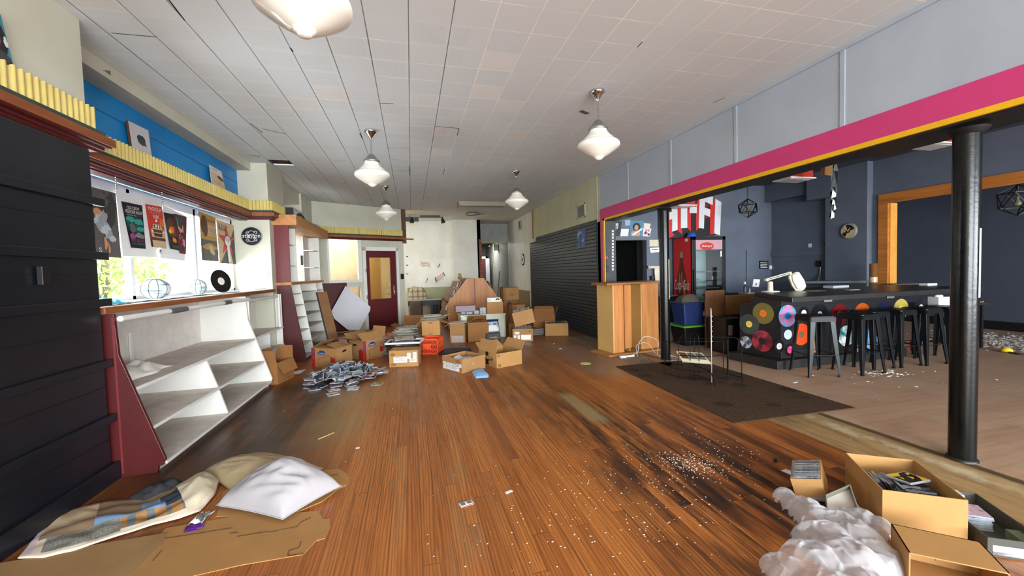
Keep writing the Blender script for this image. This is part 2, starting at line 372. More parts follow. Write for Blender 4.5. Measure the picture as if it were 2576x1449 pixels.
FLOOR=m_floor(); STRIP=m_strip(); BARFL=m_barfloor(); CEIL=m_ceil()
CREAM=wallmat('cream_paint',(196,195,178),(184,182,162)); OLIVE=wallmat('pale_olive_paint',(196,196,164),(180,178,144),streaks=.5)
WHITEW=wallmat('old_white_paint',(214,213,204),(198,196,184),streaks=.4); BLUEW=None
BEAM=wallmat('blue_grey_paint',(172,181,192),(163,172,183)); BARW=wallmat('slate_blue_paint',(100,107,121),(90,97,110),rough=.5)
DARKW=wallmat('dark_slate_paint',(72,76,88),(64,68,80),rough=.5)
BLUEW=wallmat('bright_blue_paint',(22,132,200),(16,112,178),rough=.45)
MAROON=mat('maroon_paint',(72,15,16),.42,var=.12,sc=3); RED2=mat('faded_red_paint',(104,32,36),.4,var=.12,sc=3)
BLACKP=mat('blue_black_paint',(17,20,28),.33,var=.2,sc=3); BLK=mat('black_paint',(14,14,15),.45,var=.15); BLKG=mat('gloss_black_paint',(7,9,9),.24,var=.2,sc=9,bump=.25,bsc=35,spec=.35)
WHITE=mat('white_paint',(222,220,212),.5,var=.05); WHITE2=mat('dusty_white_paint',(216,211,202),.6,var=.1,sc=7); SHELFT=mat('dusty_shelf_top',(206,197,186),.7,var=.16,sc=6)
PINK=mat('pink_paint',(200,56,116),.45,var=.05); YELLOW=mat('yellow_paint',(232,178,14),.45,var=.04)
BRN=wood('brown_wood_trim',(150,84,40),(110,56,24),'y'); TANW=wood('tan_wood',(190,132,74),(160,100,50),'y')
HONEY=wood('honey_wood_trim',(196,122,48),(164,92,32),'y'); PLY=wood('golden_plywood',(176,112,44),(132,76,24),'z',.7)
SCAL=mat('yellow_scallop_paint',(202,182,104),.55,var=.1,sc=9); GREENM=mat('dark_green_paint',(46,66,58),.45,var=.2,sc=9)
CHROME=mat('chrome',(200,200,200),.15,1,var=.05); GREYM=mat('grey_metal',(150,150,146),.4,.8,var=.1); DARKM=mat('dark_metal',(40,42,44),.4,.7,var=.1)
CARD=mat('brown_cardboard',(164,122,78),.8,var=.08,sc=5,spec=.2); CARD2=mat('darker_cardboard',(146,100,58),.8,var=.1,sc=5,spec=.2); CARDG=mat('orange_brown_cardboard',(176,132,80),.75,var=.06,sc=5,spec=.25)
PAPER=mat('white_paper',(228,228,226),.7,var=.04); VOID=mat('black_void',(6,6,6),.9,var=0)
BRICK=None
def m_brick():
    t=NT('red_brick'); b=t.n('ShaderNodeTexBrick'); t.l(t.scl(t.pos(),(1,1,1)),b.inputs[0]); v=t.n('ShaderNodeCombineXYZ'); P=t.n('ShaderNodeSeparateXYZ'); t.l(t.pos(),P.inputs[0])
    t.l(t.math('ADD',P.outputs[0],P.outputs[1]),v.inputs[0]); t.l(P.outputs[2],v.inputs[1]); t.l(v.outputs[0],b.inputs[0])
    b.inputs['Color1'].default_value=lin((120,58,36)); b.inputs['Color2'].default_value=lin((98,46,30)); b.inputs['Mortar'].default_value=lin((140,120,100)); b.inputs['Scale'].default_value=1
    b.inputs['Brick Width'].default_value=.2; b.inputs['Row Height'].default_value=.075; b.inputs['Mortar Size'].default_value=.008
    t.l(b.outputs[0],t.b.inputs['Base Color']); t.b.inputs['Roughness'].default_value=.85; return t.m
BRICK=m_brick()
def S(name,*boxes,m=None,parent=None,bevel=0):
    mb=MB()
    for b in boxes: mb.box(*b)
    o=mb.build(name,m,parent,bevel); return struct(o) if parent is None else o
# ================================================================ room shell
RX=3.63; BY=7.85; BX=8.3
S('floor',(-4.2,3.11,-6.2,18,-.12,0),m=FLOOR)
S('floor',(3.11,3.72,-6.2,8,-.12,0),m=STRIP)
S('floor',(3.72,12,-6.2,8,-.12,0),m=BARFL)
S('floor',(3.11,4.5,8,18,-.12,0),m=FLOOR)
# tiled ceiling with one tile missing
hx0=TX0+TILE*math.floor((-1.9-TX0)/TILE+.3); hx1=hx0+TILE; hy0=TY0+TILE*13; hy1=hy0+TILE*1
hc=PZ(707,407,CE); hx0=TX0+TILE*round((hc.x-.15-TX0)/TILE); hx1=hx0+TILE; hy0=TY0+TILE*round((hc.y-.15-TY0)/TILE); hy1=hy0+TILE
def ceil_y(x): return 10.62+.541*(x+2.275) if x<-.2 else 11.9
mb=MB()
for a in ((-4,hx0,-6.2,12.0),(hx1,3.75,-6.2,12.0),(hx0,hx1,-6.2,hy0),(hx0,hx1,hy1,12.0)): mb.box(*a,CE,CE+.02)
mb.build('ceiling',CEIL)['kind']='structure'
S('ceiling',(-4.2,3.75,12.0,18,CE,CE+.03),m=WHITEW)
S('ceiling',(3.75,12.2,-6.2,8.2,CE,CE+.03),m=DARKW)
S('ceiling',(-4.2,12.2,-3.3,18.2,CE+.35,CE+.4),m=mat('dark_joist_wood',(52,38,26),.9,var=.3))
# a lath strip seen through the missing tile
S('trim_1',(hx0+.02,hx0+.14,hy0-.3,hy1+.3,CE+.1,CE+.16),m=mat('pale_lath',(150,112,70),.8))
# open joints where tiles have dropped
for px0,py0,px1,py1,wd in ((1095,318,1155,323,.010),(1155,323,1150,341,.008),(660,324,718,337,.010),(630,310,660,334,.009),(955,260,990,261,.007),(972,371,1030,373,.008),(980,400,1000,401,.007),(1002,427,1040,429,.008),(1030,418,1030,440,.009),(630,390,655,394,.012),(730,120,737,130,.012),(905,335,912,350,.010),(280,83,395,93,.006),(425,0,465,52,.009),(1115,440,1118,425,.008),(1603,119,1616,105,.008),(838,405,870,406,.008),(1794,259,1823,246,.008)):
    a=PZ(px0,py0,CE-.0006);b=PZ(px1,py1,CE-.0006); struct(MB().bar(a,b,wd,.0008).build('ceiling_joint',VOID))
c=PZ(1470,282,CE); struct(MB(Matrix.Translation(c)@Matrix.Rotation(.5,4,'Z')).box(-.07,.07,-.025,.025,-.004,0).build('ceiling_plate',GREYM))
# --- street side (left)
S('wall_left',(-2.75,-2.16,-6.2,3.50,0,CE),m=CREAM)                                    # near pier
S('wall_left_pier',(-2.78,-2.16,7.23,8.05,0,CE),m=CREAM)
S('wall_left_blue',(-2.86,-2.58,3.50,7.23,2.42,3.16),m=BLUEW)
for k in range(2):
    z=2.72+.2*k
    S('trim_blue_joint',(-2.58,-2.576,3.5,7.23,z,z+.006),m=mat('blue_joint_shadow',(10,82,140),.6,var=0))
S('wall_left_soffit',(-2.9,-2.385,3.50,7.23,3.12,CE),m=CREAM)
S('wall_left_lower',(-2.9,-2.62,3.50,7.23,0,1.19),m=WHITE)
S('wall_left_pier_back',(-2.78,-2.26,9.72,10.75,0,CE),m=CREAM)
S('wall_left_upper',(-2.9,-2.62,8.05,9.72,2.42,CE-.2),m=mat('plum_paint',(104,26,60),.5))
S('wall_left_soffit_back',(-2.9,-2.3,8.05,9.72,3.0,CE),m=CREAM)
S('wall_left_lower_back',(-2.9,-2.62,8.05,9.72,0,1.28),m=WHITE)
struct(MB().prism([PX(x,y,-2.3845) for x,y in ((258,176),(277,178),(278,190),(268,182))],(.002,0,0)).build('trim_torn_plaster',mat('torn_plaster',(120,98,80),.9)))
# --- right side: beam wall over two columns, then the slat wall run
S('wall_right_beam',(RX,RX+.22,-6.2,7.30,2.345,CE),m=BEAM)
mb=MB(); mb.box(RX-.012,RX,-6.2,7.30,2.383,2.575); mb.box(RX-.012,RX,7.19,7.30,0,2.383); mb.build('trim_pink',PINK)['kind']='structure'
mb=MB(); mb.box(RX-.016,RX+.01,-6.2,7.19,2.343,2.383); mb.box(RX-.016,RX+.01,7.12,7.19,0,2.383); mb.build('trim_yellow',YELLOW)['kind']='structure'
S('trim_beam_underside',(RX+.01,RX+.24,-6.2,7.19,2.328,2.345),(RX+.24,RX+.44,-6.2,2.75,2.335,2.41),m=BLK)
S('wall_right_post',(RX,RX+.22,7.12,7.45,0,2.345),m=mat('dark_post_paint',(44,46,50),.5,var=.3,sc=6))
S('wall_right',(RX,RX+.2,7.30,11.73,0,CE),m=OLIVE)
S('wall_right_back',(RX+.02,RX+.2,11.73,15.2,0,CE),m=WHITEW)
S('trim_wall_bead',(RX-.006,RX,7.42,7.44,2.42,CE),m=CREAM)
S('trim_ceiling_right',(RX-.02,RX,-6.2,7.3,CE-.035,CE),m=BEAM)
for px in (2120,1851,1686,1577):
    p=PX(px,300,RX); S('trim_board_joint',(RX-.008,RX,p.y-.02,p.y+.02,2.575,CE-.03),m=BEAM)
S('trim_wainscot',(RX-.005,RX+.02,12.4,15.0,0,.78),m=mat('tan_wainscot',(128,104,70),.7))
# --- bar room
S('wall_back_hall',(3.85,3.94,7.35,7.5,0,CE),(4.66,4.80,7.35,7.5,0,CE),(3.94,4.66,7.35,7.5,1.975,CE),m=BARW)
S('wall_back_return',(4.80,4.92,7.35,BY+.1,0,CE),m=BARW)
S('wall_back_bar',(4.92,12,BY,BY+.12,0,CE),m=BARW)
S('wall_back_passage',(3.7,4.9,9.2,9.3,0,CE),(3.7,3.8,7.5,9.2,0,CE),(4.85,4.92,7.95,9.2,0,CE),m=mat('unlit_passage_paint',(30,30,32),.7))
p1=PX(2090,500,BX); p2=PX(2196,500,BX); p3=PX(2213,600,BX)
S('wall_bar_right',(BX,BX+.15,p1.y,BY,0,CE),m=BARW)
S('wall_bar_pier',(BX-.14,BX+.15,p2.y,p1.y,0,CE),m=BARW)
zt=PX(2232,512,BX).z
S('wall_bar_jamb',(BX,BX+.15,p3.y,p2.y,0,CE),m=BARW)
S('wall_bar_header',(BX,BX+.15,-6.2,p3.y,zt+.12,CE),m=BARW)
S('wall_far_room',(11.12,11.3,-6.2,BY,0,CE),m=DARKW)
S('baseboard_far_room',(11.08,11.12,-6.2,BY,0,.17),m=BLK)
S('baseboard_hall',(4.66,4.80,7.325,7.35,0,.14),m=mat('red_baseboard',(150,40,26),.5))
# header frame in honey wood
mb=MB(); mb.box(BX-.04,BX,-6.0,p3.y,zt,zt+.17); mb.build('trim_opening_head',HONEY)['kind']='structure'
mb=MB(); mb.box(BX-.04,BX,p3.y-.15,p3.y,0,zt); mb.build('trim_opening_jamb',HONEY)['kind']='structure'
mb=MB(); mb.box(BX,BX+.16,p3.y-.17,p3.y-.15,0,zt); mb.build('trim_opening_lining',mat('yellow_wood_lining',(214,150,62),.5))['kind']='structure'
# duct boxes on the bar room walls
a=PX(2055,470,BX); 
S('trim_duct_box',(BX-.3,BX,PX(2120,450,BX).y,PX(2058,450,BX).y,PX(2090,500,BX).z,CE),m=BARW)
S('trim_duct_run',(BX-.2,BX,PX(2058,450,BX).y,BY,2.86,CE),m=BARW)
S('trim_wall_ledge',(BX-.03,BX,p1.y,BY,PX(2000,638,BX).z-.05,PX(2000,627,BX).z),m=BARW)
# --- back of the shop
A0=Vector((-2.275,10.65,0)); A1=Vector((-.2,11.85,0)); AD=(A1-A0).normalized(); AN=Vector((AD.y,-AD.x,0))  # towards the room
MY=14.4
S('wall_back',(-2.6,1.42,MY,MY+.12,0,CE),m=WHITEW)
S('wall_back_chimney',(1.42,2.40,14.05,MY+.2,0,CE),m=WHITEW)
S('wall_back_brick_edge',(2.33,2.42,14.0,14.05,0,2.56),m=BRICK)
S('wall_back_stage_left',(-2.6,-2.5,11.5,MY,0,CE),m=WHITEW)
zc=PY(1240,608,15.2).z
S('wall_corridor_head',(2.40,3.7,15.2,15.35,zc,CE),m=mat('grey_corridor_paint',(150,152,148),.6))
S('trim_corridor_head',(2.42,3.6,15.1,15.2,zc-.06,zc),m=mat('corridor_lintel',(170,160,120),.6))
S('wall_corridor_left',(2.28,2.40,14.05,20,0,CE),m=mat('corridor_wall_paint',(120,122,118),.7))
S('wall_corridor_right',(RX+.02,RX+.2,15.2,20,0,CE),m=mat('corridor_wall_paint',(120,122,118),.7))
S('floor',(2,4.5,18,20.2,-.12,0),m=mat('corridor_floor',(90,70,56),.7))
S('ceiling',(2,4.5,15.35,20.2,2.75,2.8),m=mat('corridor_ceiling',(110,110,106),.7))
S('wall_corridor_end',(2,4.5,20,20.1,0,CE),m=mat('corridor_end_paint',(104,106,104),.7))
# ================================================================ street side: panelling, trim, window, shelves
ZT=(2.35,2.40,2.455,2.495,2.655)
# dark boarded panel on the near pier
pn=thing('wall_panelling','blue-black boarded panelling with projecting battens on the near pier','wall panelling',(-2.15,2,0))
MB().box(-2.16,-2.135,-1.2,3.465,0,2.34).build('board_panel',BLACKP,pn)
for z in (2.02,1.64,1.31,.875,.48,.13):
    MB().box(-2.135,-2.105,-1.2,3.54,z-.055 if z>.2 else 0,z).build('batten',BLACKP,pn,bevel=.004)
for z in (1.85,1.48,1.08,.68,.3):
    MB().box(-2.136,-2.131,-1.2,3.465,z,z+.006).build('groove',BLK,pn)
MB().box(-2.125,-2.095,2.97,3.03,1.42,1.53).build('switch_box',BLK,pn,bevel=.003)
# crown trim runs: list of plan corners along the face, outward side is to the right of travel
def run(pts,th=.03,scal=True,ends=(0,0)):
    P=[Vector(p) for p in pts]
    def off(d):
        out=[]
        for i,p in enumerate(P):
            ns=[]
            for a,b in ((i-1,i),(i,i+1)):
                if 0<=a and b<len(P): t=(P[b]-P[a]).normalized(); ns.append(Vector((t.y,-t.x)))
            n=(ns[0]+ns[-1]).normalized(); n=n/max(.3,n.dot(ns[0])); out.append(p+n*d)
        return out
    def band(name,prof,m):
        mb=MB()
        for (d0,z0),(d1,z1) in zip(prof[:-1],prof[1:]):
            a=off(d0);b=off(d1)
            for i in range(len(P)-1): mb.add([(a[i].x,a[i].y,z0),(a[i+1].x,a[i+1].y,z0),(b[i+1].x,b[i+1].y,z1),(b[i].x,b[i].y,z1)],[(0,1,2,3)])
        for i in (0,len(P)-1):
            mb.add([(off(d)[i].x,off(d)[i].y,z) for d,z in prof],[tuple(range(len(prof)))])
        return struct(mb.build(name,m,recalc=False))
    band('trim_red_moulding',[(-.0,ZT[0]),(.035,ZT[0]),(.045,ZT[0]+.014),(.06,ZT[0]+.018),(.06,ZT[0]+.034),(.085,ZT[0]+.04),(.09,ZT[1]),(0,ZT[1])],MAROON)
    band('trim_wood_board',[(0,ZT[1]),(.105,ZT[1]),(.105,ZT[2]),(0,ZT[2])],BRN)
    band('trim_green_band',[(0,ZT[2]),(.09,ZT[2]),(.07,ZT[2]+.012),(.07,ZT[3]),(0,ZT[3])],GREENM)
    if scal:
        o=off(.03)
        for i in range(len(P)-1):
            a,b=o[i],o[i+1]; L=(b-a).length; t=(b-a)/L; n=Vector((t.y,-t.x)); seg=max(1,round(L/.62))
            for k in range(seg):
                q0=a+t*(L*k/seg+.003); q1=a+t*(L*(k+1)/seg-.003); l=(q1-q0).length; nf=max(2,round(l/.048)); N=nf*6
                mb=MB(); tw=rnd.uniform(-.006,.006)
                def fn(u,v,q0=q0,q1=q1,n=n,nf=nf,tw=tw):
                    w=abs(math.sin(PI*u*nf)); p=q0.lerp(q1,u)+n*(.026*w**.8+tw*u); return Vector((p.x,p.y,ZT[3]+(ZT[4]-ZT[3]-.014*(1-w))*v))
                mb.grid(N,1,fn,smooth=True)
                vs=[]; 
                for j in range(N+1):
                    p=fn(j/N,1); q=q0.lerp(q1,j/N); vs+= [p,Vector((q.x-n.x*.006,q.y-n.y*.006,p.z))]
                mb.add(vs,[(2*j,2*j+2,2*j+3,2*j+1) for j in range(N)])
                struct(mb.build('trim_scallop',SCAL,recalc=False))
run([(-2.16,-1.0),(-2.16,3.50),(-2.47,3.50)][::-1] if False else [(-2.47,3.50),(-2.16,3.50),(-2.16,-1.0)][::-1])
run([(-2.47,3.62),(-2.47,7.23),(-2.16,7.23),(-2.16,8.05)])
S('trim_valance_back',(-2.58,-2.47,3.5,7.23,2.34,2.495),m=MAROON)
# window
W1=-2.72
fr=MB()
y0,y1,za,zb=3.50,7.23,1.25,2.34
ym=[PX(321,620,W1).y,PX(486,620,W1).y]
for y,w in ((y0+.02,.04),(ym[0],.045),(ym[1],.05),(y1-.03,.05)): fr.box(W1-.03,W1+.03,y-w/2,y+w/2,za,zb)
fr.box(W1-.03,W1+.03,y0,y1,za-.03,za+.035); fr.box(W1-.03,W1+.03,y0,y1,zb-.08,zb+.03)
win=struct(fr.build('window_1',mat('white_window_frame',(226,228,232),.4,var=.04)))
ys=[y0]+ym+[y1]
for a,b in zip(ys[:-1],ys[1:]): MB().box(W1-.003,W1+.003,a+.02,b-.02,za+.03,zb-.07).build('pane',glass(),win)
S('window_sill_1',(-2.75,-2.13,3.505,7.23,1.20,1.245),(-2.16,-2.105,7.23,7.34,1.20,1.245),m=BRN,bevel=.004)
S('trim_sill_paint',(-2.70,-2.15,3.51,7.225,1.2445,1.249),m=WHITE)
# papers lying on the sill
pp=[(270,757,.5,.36,.2),(330,749,.5,.3,-.3),(420,741,.6,.34,.1),(505,734,.55,.3,-.15),(580,727,.4,.24,.3),(655,728,.3,.2,.1)]
for i,(px,py,l,wd,a) in enumerate(pp):
    c=PX(px,py,-2.36); c.z=1.2492+.0015*i; mb=MB(Matrix.Translation(c)@Matrix.Rotation(a,4,'Z'))
    wv=rnd.random()*6
    mb.grid(10,6,lambda u,v:Vector(((v-.5)*wd*.8,(u-.5)*l,.004+.007*math.sin(u*9+wv)**2*v)))
    lab=['white paper sheet nearest the dark panelling on the window sill','white paper sheet before the larger wire globe on the sill','rumpled white paper between the two globes on the sill','white paper under the smaller globe on the window sill','white paper by the standing record on the sill','small white paper scrap at the pier end of the sill'][i]
    tag(mb.build('paper_sheet',PAPER,solid=.001),lab,'paper','papers on the window sill')
c=PX(262,752,-2.3); mb=MB(); mb.grid(14,14,lambda u,v:Vector((c.x+(u-.5)*.2,c.y+(v-.5)*.24,1.262+.05*max(0,noise.noise(Vector((u*5,v*5,3)))+.25)*math.sin(PI*u)*math.sin(PI*v)*2)))
tag(mb.build('crumpled_wrapper',mat('turquoise_film',(80,200,220),.3,var=.3,sc=12),solid=.002),'crumpled turquoise plastic wrapper at the panelling end of the sill','wrapper')
# wire and paper globes
def globe(px,py,w,h,label,rot):
    c=PX(px,py,-2.44); k=(PX(px+w/2,py,-2.44)-PX(px-w/2,py,-2.44)).length/2; r=.13*w/76*.92; hh=(PX(px,py-h/2,-2.44).z-PX(px,py+h/2,-2.44).z)/2
    t=thing('lampshade_globe',label,'globe',(c.x,c.y,1.252),rot,'wire and paper globes on the sill')
    mb=MB(); mb.lathe([(r*math.sin(PI*a/14)*1.0+.001,hh-hh*math.cos(PI*a/14)) for a in range(15)],26,caps=False)
    m=NT('printed_paper_shade'+str(px)); f=m.noise(m.scl(m.obj(),(3,3,45)),1.4,3); m.l(m.ramp(f,(.52,lin((226,234,236))),(.6,lin((120,150,150)))),m.b.inputs['Base Color']); m.b.inputs['Roughness'].default_value=.6
    mb.build('shade',m.m,t,local=True)
    for k in range(5):
        a=PI*k/5; P=[(math.cos(a)*r*1.01*math.cos(q),math.sin(a)*r*1.01*math.cos(q),hh+hh*1.01*math.sin(q)) for q in [2*PI*j/28 for j in range(28)]]
        MB().tube(P,.0022,5,closed=True).build('wire_rib',DARKM,t,local=True)
globe(389,722,76,50,'larger wire and paper globe shade on the window sill',.4)
globe(497,714,56,38,'smaller wire and paper globe shade beside the standing record',1.1)
VINYL=mat('black_vinyl',(20,20,22),.22,var=.1,spec=.6)
def vinyl(c,n,r,m,lab,rl,label,group,name='vinyl_record',hole=True,th=.002):
    n=Vector(n).normalized(); c=Vector(c)
    t=thing(name,label,'record',c,group=group)
    mb=MB(); mb.use(m); u=Vector((0,0,1)) if abs(n.z)<.9 else Vector((1,0,0)); u=(u-n*u.dot(n)).normalized(); w=n.cross(u)
    N=40; R1=[c+(u*math.cos(2*PI*k/N)+w*math.sin(2*PI*k/N))*r for k in range(N)]
    mb.prism(R1,n*th)
    for q in (.62,.74,.86,.95): mb.disc(c+n*(th+.0003),n,r*q,N,r*q-.0012)
    mb.build('disc',parent=t)
    mb=MB(); mb.use(lab).disc(c+n*(th+.0006),n,rl,24); mb.use(BLK).disc(c+n*(th+.001),n,.0045,10)
    mb.build('record_label',parent=t); return t
c=PX(556,707,-2.4); vinyl((c.x,c.y,1.25+.152),(.92,-.38,.18),.152,VINYL,mat('cream_label',(220,214,200),.5),.05,'black record standing on edge on the window sill','records on the sill')
# posters
def post(name,pts,X,label,base,group='posters hung in the window',cat='poster',th=.0015,fn=None,edge=None):
    s=Sheet(*[PX(x,y,X) for x,y in pts],base,th,edge=edge)
    if fn: fn(s)
    return s.build(name,label,cat,group)
def mm(n,c,r=.5): return mat(n,c,r,var=.06)
INK=mm('ink_black',(18,18,22)); INKW=mm('ink_white',(226,224,220)); INKR=mm('ink_red',(196,52,40)); INKG=mm('ink_grey',(120,118,114)); INKO=mm('ink_orange',(214,104,34)); INKT=mm('ink_teal',(30,150,132)); INKP=mm('ink_purple',(150,60,130)); INKB=mm('ink_brown',(88,54,36)); INKY=mm('ink_yellow',(236,196,30)); INKC=mm('ink_tan',(196,168,130)); INKGD=mm('ink_gold',(176,140,64)); INKDG=mm('ink_dark_grey',(58,56,56)); INKMG=mm('ink_mid_grey',(90,86,84)); INKLB=mm('ink_light_blue',(150,176,204)); INKBL=mm('ink_blue',(44,80,160)); INKMR=mm('ink_maroon',(92,26,34)); INKSK=mm('ink_skin',(206,140,104)); INKDT=mm('ink_dark_teal',(22,66,72)); INKPK=mm('ink_pink',(214,120,150))
def smoke(s):
    s.blob(INKDG,.6,.7,.38,.3,1); s.blob(INKMG,.35,.85,.3,.12,2)
    for i,(u,v,a,b) in enumerate(((.25,.55,.2,.14),(.38,.48,.2,.12),(.5,.4,.18,.1),(.62,.34,.15,.07),(.72,.28,.14,.05),(.45,.6,.12,.08))): s.blob(mm('ink_smoke_grey',(150,158,164)) if i%2 else mm('ink_smoke',(186,192,196)),u,v,a,b,i+5,.45)
    s.blob(INKSK,.2,.66,.14,.05,20,.25); s.poly(INKSK,[(.36,.12),(.42,.1),(.5,.2),(.42,.3),(.36,.28)]); s.poly(INKSK,[(.5,.07),(.56,.06),(.58,.14),(.5,.24)]); s.text(INKW,'S',.13,.06,.24,.13)
post('poster',[(222,468),(291,486),(305,649),(240,644)],-2.655,'tall dark grey poster with pale smoke, hung beside the dark panelling',INKMG,fn=smoke)
post('backing_paper',[(291,479),(409,505),(397,647),(309,644)],-2.676,'long white backing paper hung behind the two tour posters in the window',PAPER,cat='paper',group=None)
post('backing_paper',[(409,515),(470,545),(465,656),(403,649)],-2.676,'shorter white backing paper hung behind the monster poster in the window',PAPER,cat='paper',group=None)
def crow(s):
    s.rect(INK,.0,.0,1,1); s.text(INKW,'OLD CROW',.2,.86,.82,.93); s.text(INKW,'MEDICINE SHOW',.08,.77,.96,.845)
    s.text(INKW,'PAINT THIS TOWN TOUR',.14,.72,.62,.74); s.text(INKP,'THIS TOUR',.66,.72,.95,.74)
    s.blob(INKDT,.5,.52,.5,.2,2,.1)
    for i,(u,v,a,b) in enumerate(((.25,.64,.22,.06),(.7,.6,.25,.07),(.75,.44,.24,.05),(.3,.5,.12,.04))): s.blob(INKT,u,v,a,b,i+3,.25)
    s.poly(INKMG,[(.12,.42),(.3,.56),(.44,.5),(.5,.38),(.2,.34)]); s.poly(INKG,[(.3,.28),(.6,.36),(.95,.3),(.9,.22),(.5,.24)]); s.blob(INKP,.22,.26,.18,.07,9)
    s.text(INKP,'PAINT THIS TOWN',.06,.13,.95,.2); s.text(INKT,'ALBUM AVAILABLE NOW',.08,.08,.92,.115)
post('poster',[(305.3,506),(357.4,517),(366.6,626),(330,623)],-2.67,'black and teal tour poster headed with a band name in white',INK,fn=crow)
def magno(s):
    s.rect(INKR,0,.3,1,1); s.rect(INKB,0,.17,1,.34); s.rect(INKC,.1,0,1,.17); s.rect(INK,0,0,.1,.17); s.text(INKW,'MAGNOLIA',.12,.87,.9,.96); s.text(INKC,'MA GU NO LIA',.2,.81,.84,.85); s.text(INKW,'PARK',.34,.69,.72,.78)
    s.blob(INKO,.85,.62,.15,.1,3); s.ell(INKW,.5,.64,.07,.03)
    s.poly(INKC,[(.26,.56),(.74,.56),(.82,.46),(.95,.42),(.95,.24),(.08,.24),(.08,.42),(.2,.46)]); s.rect(INK,.3,.47,.7,.54); s.rect(INKW,.36,.48,.48,.53); s.rect(INKW,.54,.48,.64,.53)
    s.rect(INKB,.16,.36,.86,.43); s.poly(INKMR,[(.2,.34),(.8,.34),(.74,.26),(.26,.26)]); s.ell(INKW,.16,.385,.06,.025); s.ell(INKW,.86,.385,.06,.025)
post('poster',[(365.7,513),(407,521),(418.7,625.5),(381.5,620.5)],-2.668,'red poster with a vintage car front under white lettering',INKR,fn=magno)
def dusk(s):
    s.blob(INKB,.5,.6,.45,.3,4,.2); s.blob(INKO,.45,.55,.25,.1,5,.4); s.blob(INKY,.3,.5,.14,.06,6,.4); s.blob(INKMR,.7,.75,.2,.1,7); s.blob(INKO,.55,.27,.22,.07,8,.2); s.text(INKY,'LIVE',.4,.24,.7,.3); s.rect(INKDT,.2,.05,.9,.12)
post('poster',[(412,534),(436,539),(455,631),(428.7,625.5)],-2.662,'narrow dark poster with orange glow between the car and monster posters',INK,fn=dusk)
def monster(s):
    s.blob(INKDT,.35,.82,.3,.16,4,.2)
    for i in range(14): s.blob([INKMR,INKB,INKPK,INKC,INKP][i%5],.2+.65*rnd.random(),.08+.6*rnd.random(),.12,.06,i+30,.5)
    s.poly(INKC,[(.1,.95),(.2,.7),(.45,.62),(.6,.75),(.62,.68),(.45,.56),(.16,.62)])
post('poster',[(437,537),(470,546),(468,639.5),(452,637)],-2.66,'purple brown poster of a tangled creature at the centre of the window',INKMR,fn=monster)
def goldp(s):
    s.rect(INKGD,0,.45,1,1); s.blob(INKB,.25,.75,.2,.22,3,.2); s.rect(INKC,.45,.55,.95,.78); s.text(INK,'REGGAE IN',.42,.85,.98,.91)
    for k in range(5): s.rect(INKB,.5,.58+.035*k,.92,.587+.035*k)
    s.blob(INKMG,.5,.2,.5,.2,5,.1); s.blob(INKGD,.5,.3,.4,.07,6,.35); s.poly(INKC,[(.4,.32),(.6,.34),(.78,.18),(.7,.12),(.5,.18)])
post('poster',[(501,532),(541.6,547.5),(550.6,658),(508.4,654.6)],-2.66,'gold and grey poster with a pale column of text in the window',INKMG,fn=goldp)
def star(s):
    s.rect(INKC,0,0,1,1); s.poly(INKDG,[(.55,.45),(1,.95),(1,0),(.05,0)]); s.poly(INKC,[(.45,.4),(.62,.4),(.78,0),(.5,0)])
    cx,cy=.5,.55; P=[]
    for k in range(10):
        a=PI/2+k*PI/5; q=.5 if k%2==0 else .19; P.append((max(.01,min(.99,cx+q*math.cos(a)*1.0)),cy+q*math.sin(a)*.78))
    s.poly(INKR,P); s.ell(INK,.53,.55,.2,.15); s.ell(INKW,.53,.55,.17,.13)
    for k in range(4): s.ell(INK,.44+.06*k,.6-.01*k,.026,.04); s.ell(INKW,.44+.06*k,.6-.01*k,.018,.032)
    s.poly(INKW,[(.45,.45),(.6,.45),(.62,.05),(.48,.05)]); s.text(INK,'PROPHETS OF',.08,.9,.5,.925); s.text(INK,'RAGE',.06,.78,.48,.89)
post('poster',[(544,553),(589,567),(595.5,664.7),(553,662)],-2.665,'tan poster with a red star and raised fist at the pier end of the window',INKC,fn=star)
c=PX(404,633,-2.65); s=MB(); s.use(INKW).disc(c,(1,0,0),.032,20); s.use(INK).disc(c+Vector((.0006,0,.008)),(1,0,0),.012,12); s.use(INK).disc(c+Vector((.0006,.012,-.01)),(1,0,0),.006,10)
tag(s.build('sticker',recalc=False,solid=.001),'small round grey sticker hanging below the red car poster','sticker')
# little chains from the valance
for i,px in enumerate((290,406,495)):
    a=PX(px,[440,468,503][i],-2.44); P=[(a.x,a.y,2.33-.02*k) for k in range(6+i)]
    mb=MB()
    for k,p in enumerate(P): mb.lathe([(.001,-.011),(.006,-.006),(.006,.006),(.001,.011)],6,p)
    tag(mb.build('hanging_chain',CHROME),['short hook chain above the dark smoke poster','short hook chain above the red car poster','short hook chain above the gold poster'][i],'chain','chains under the valance')
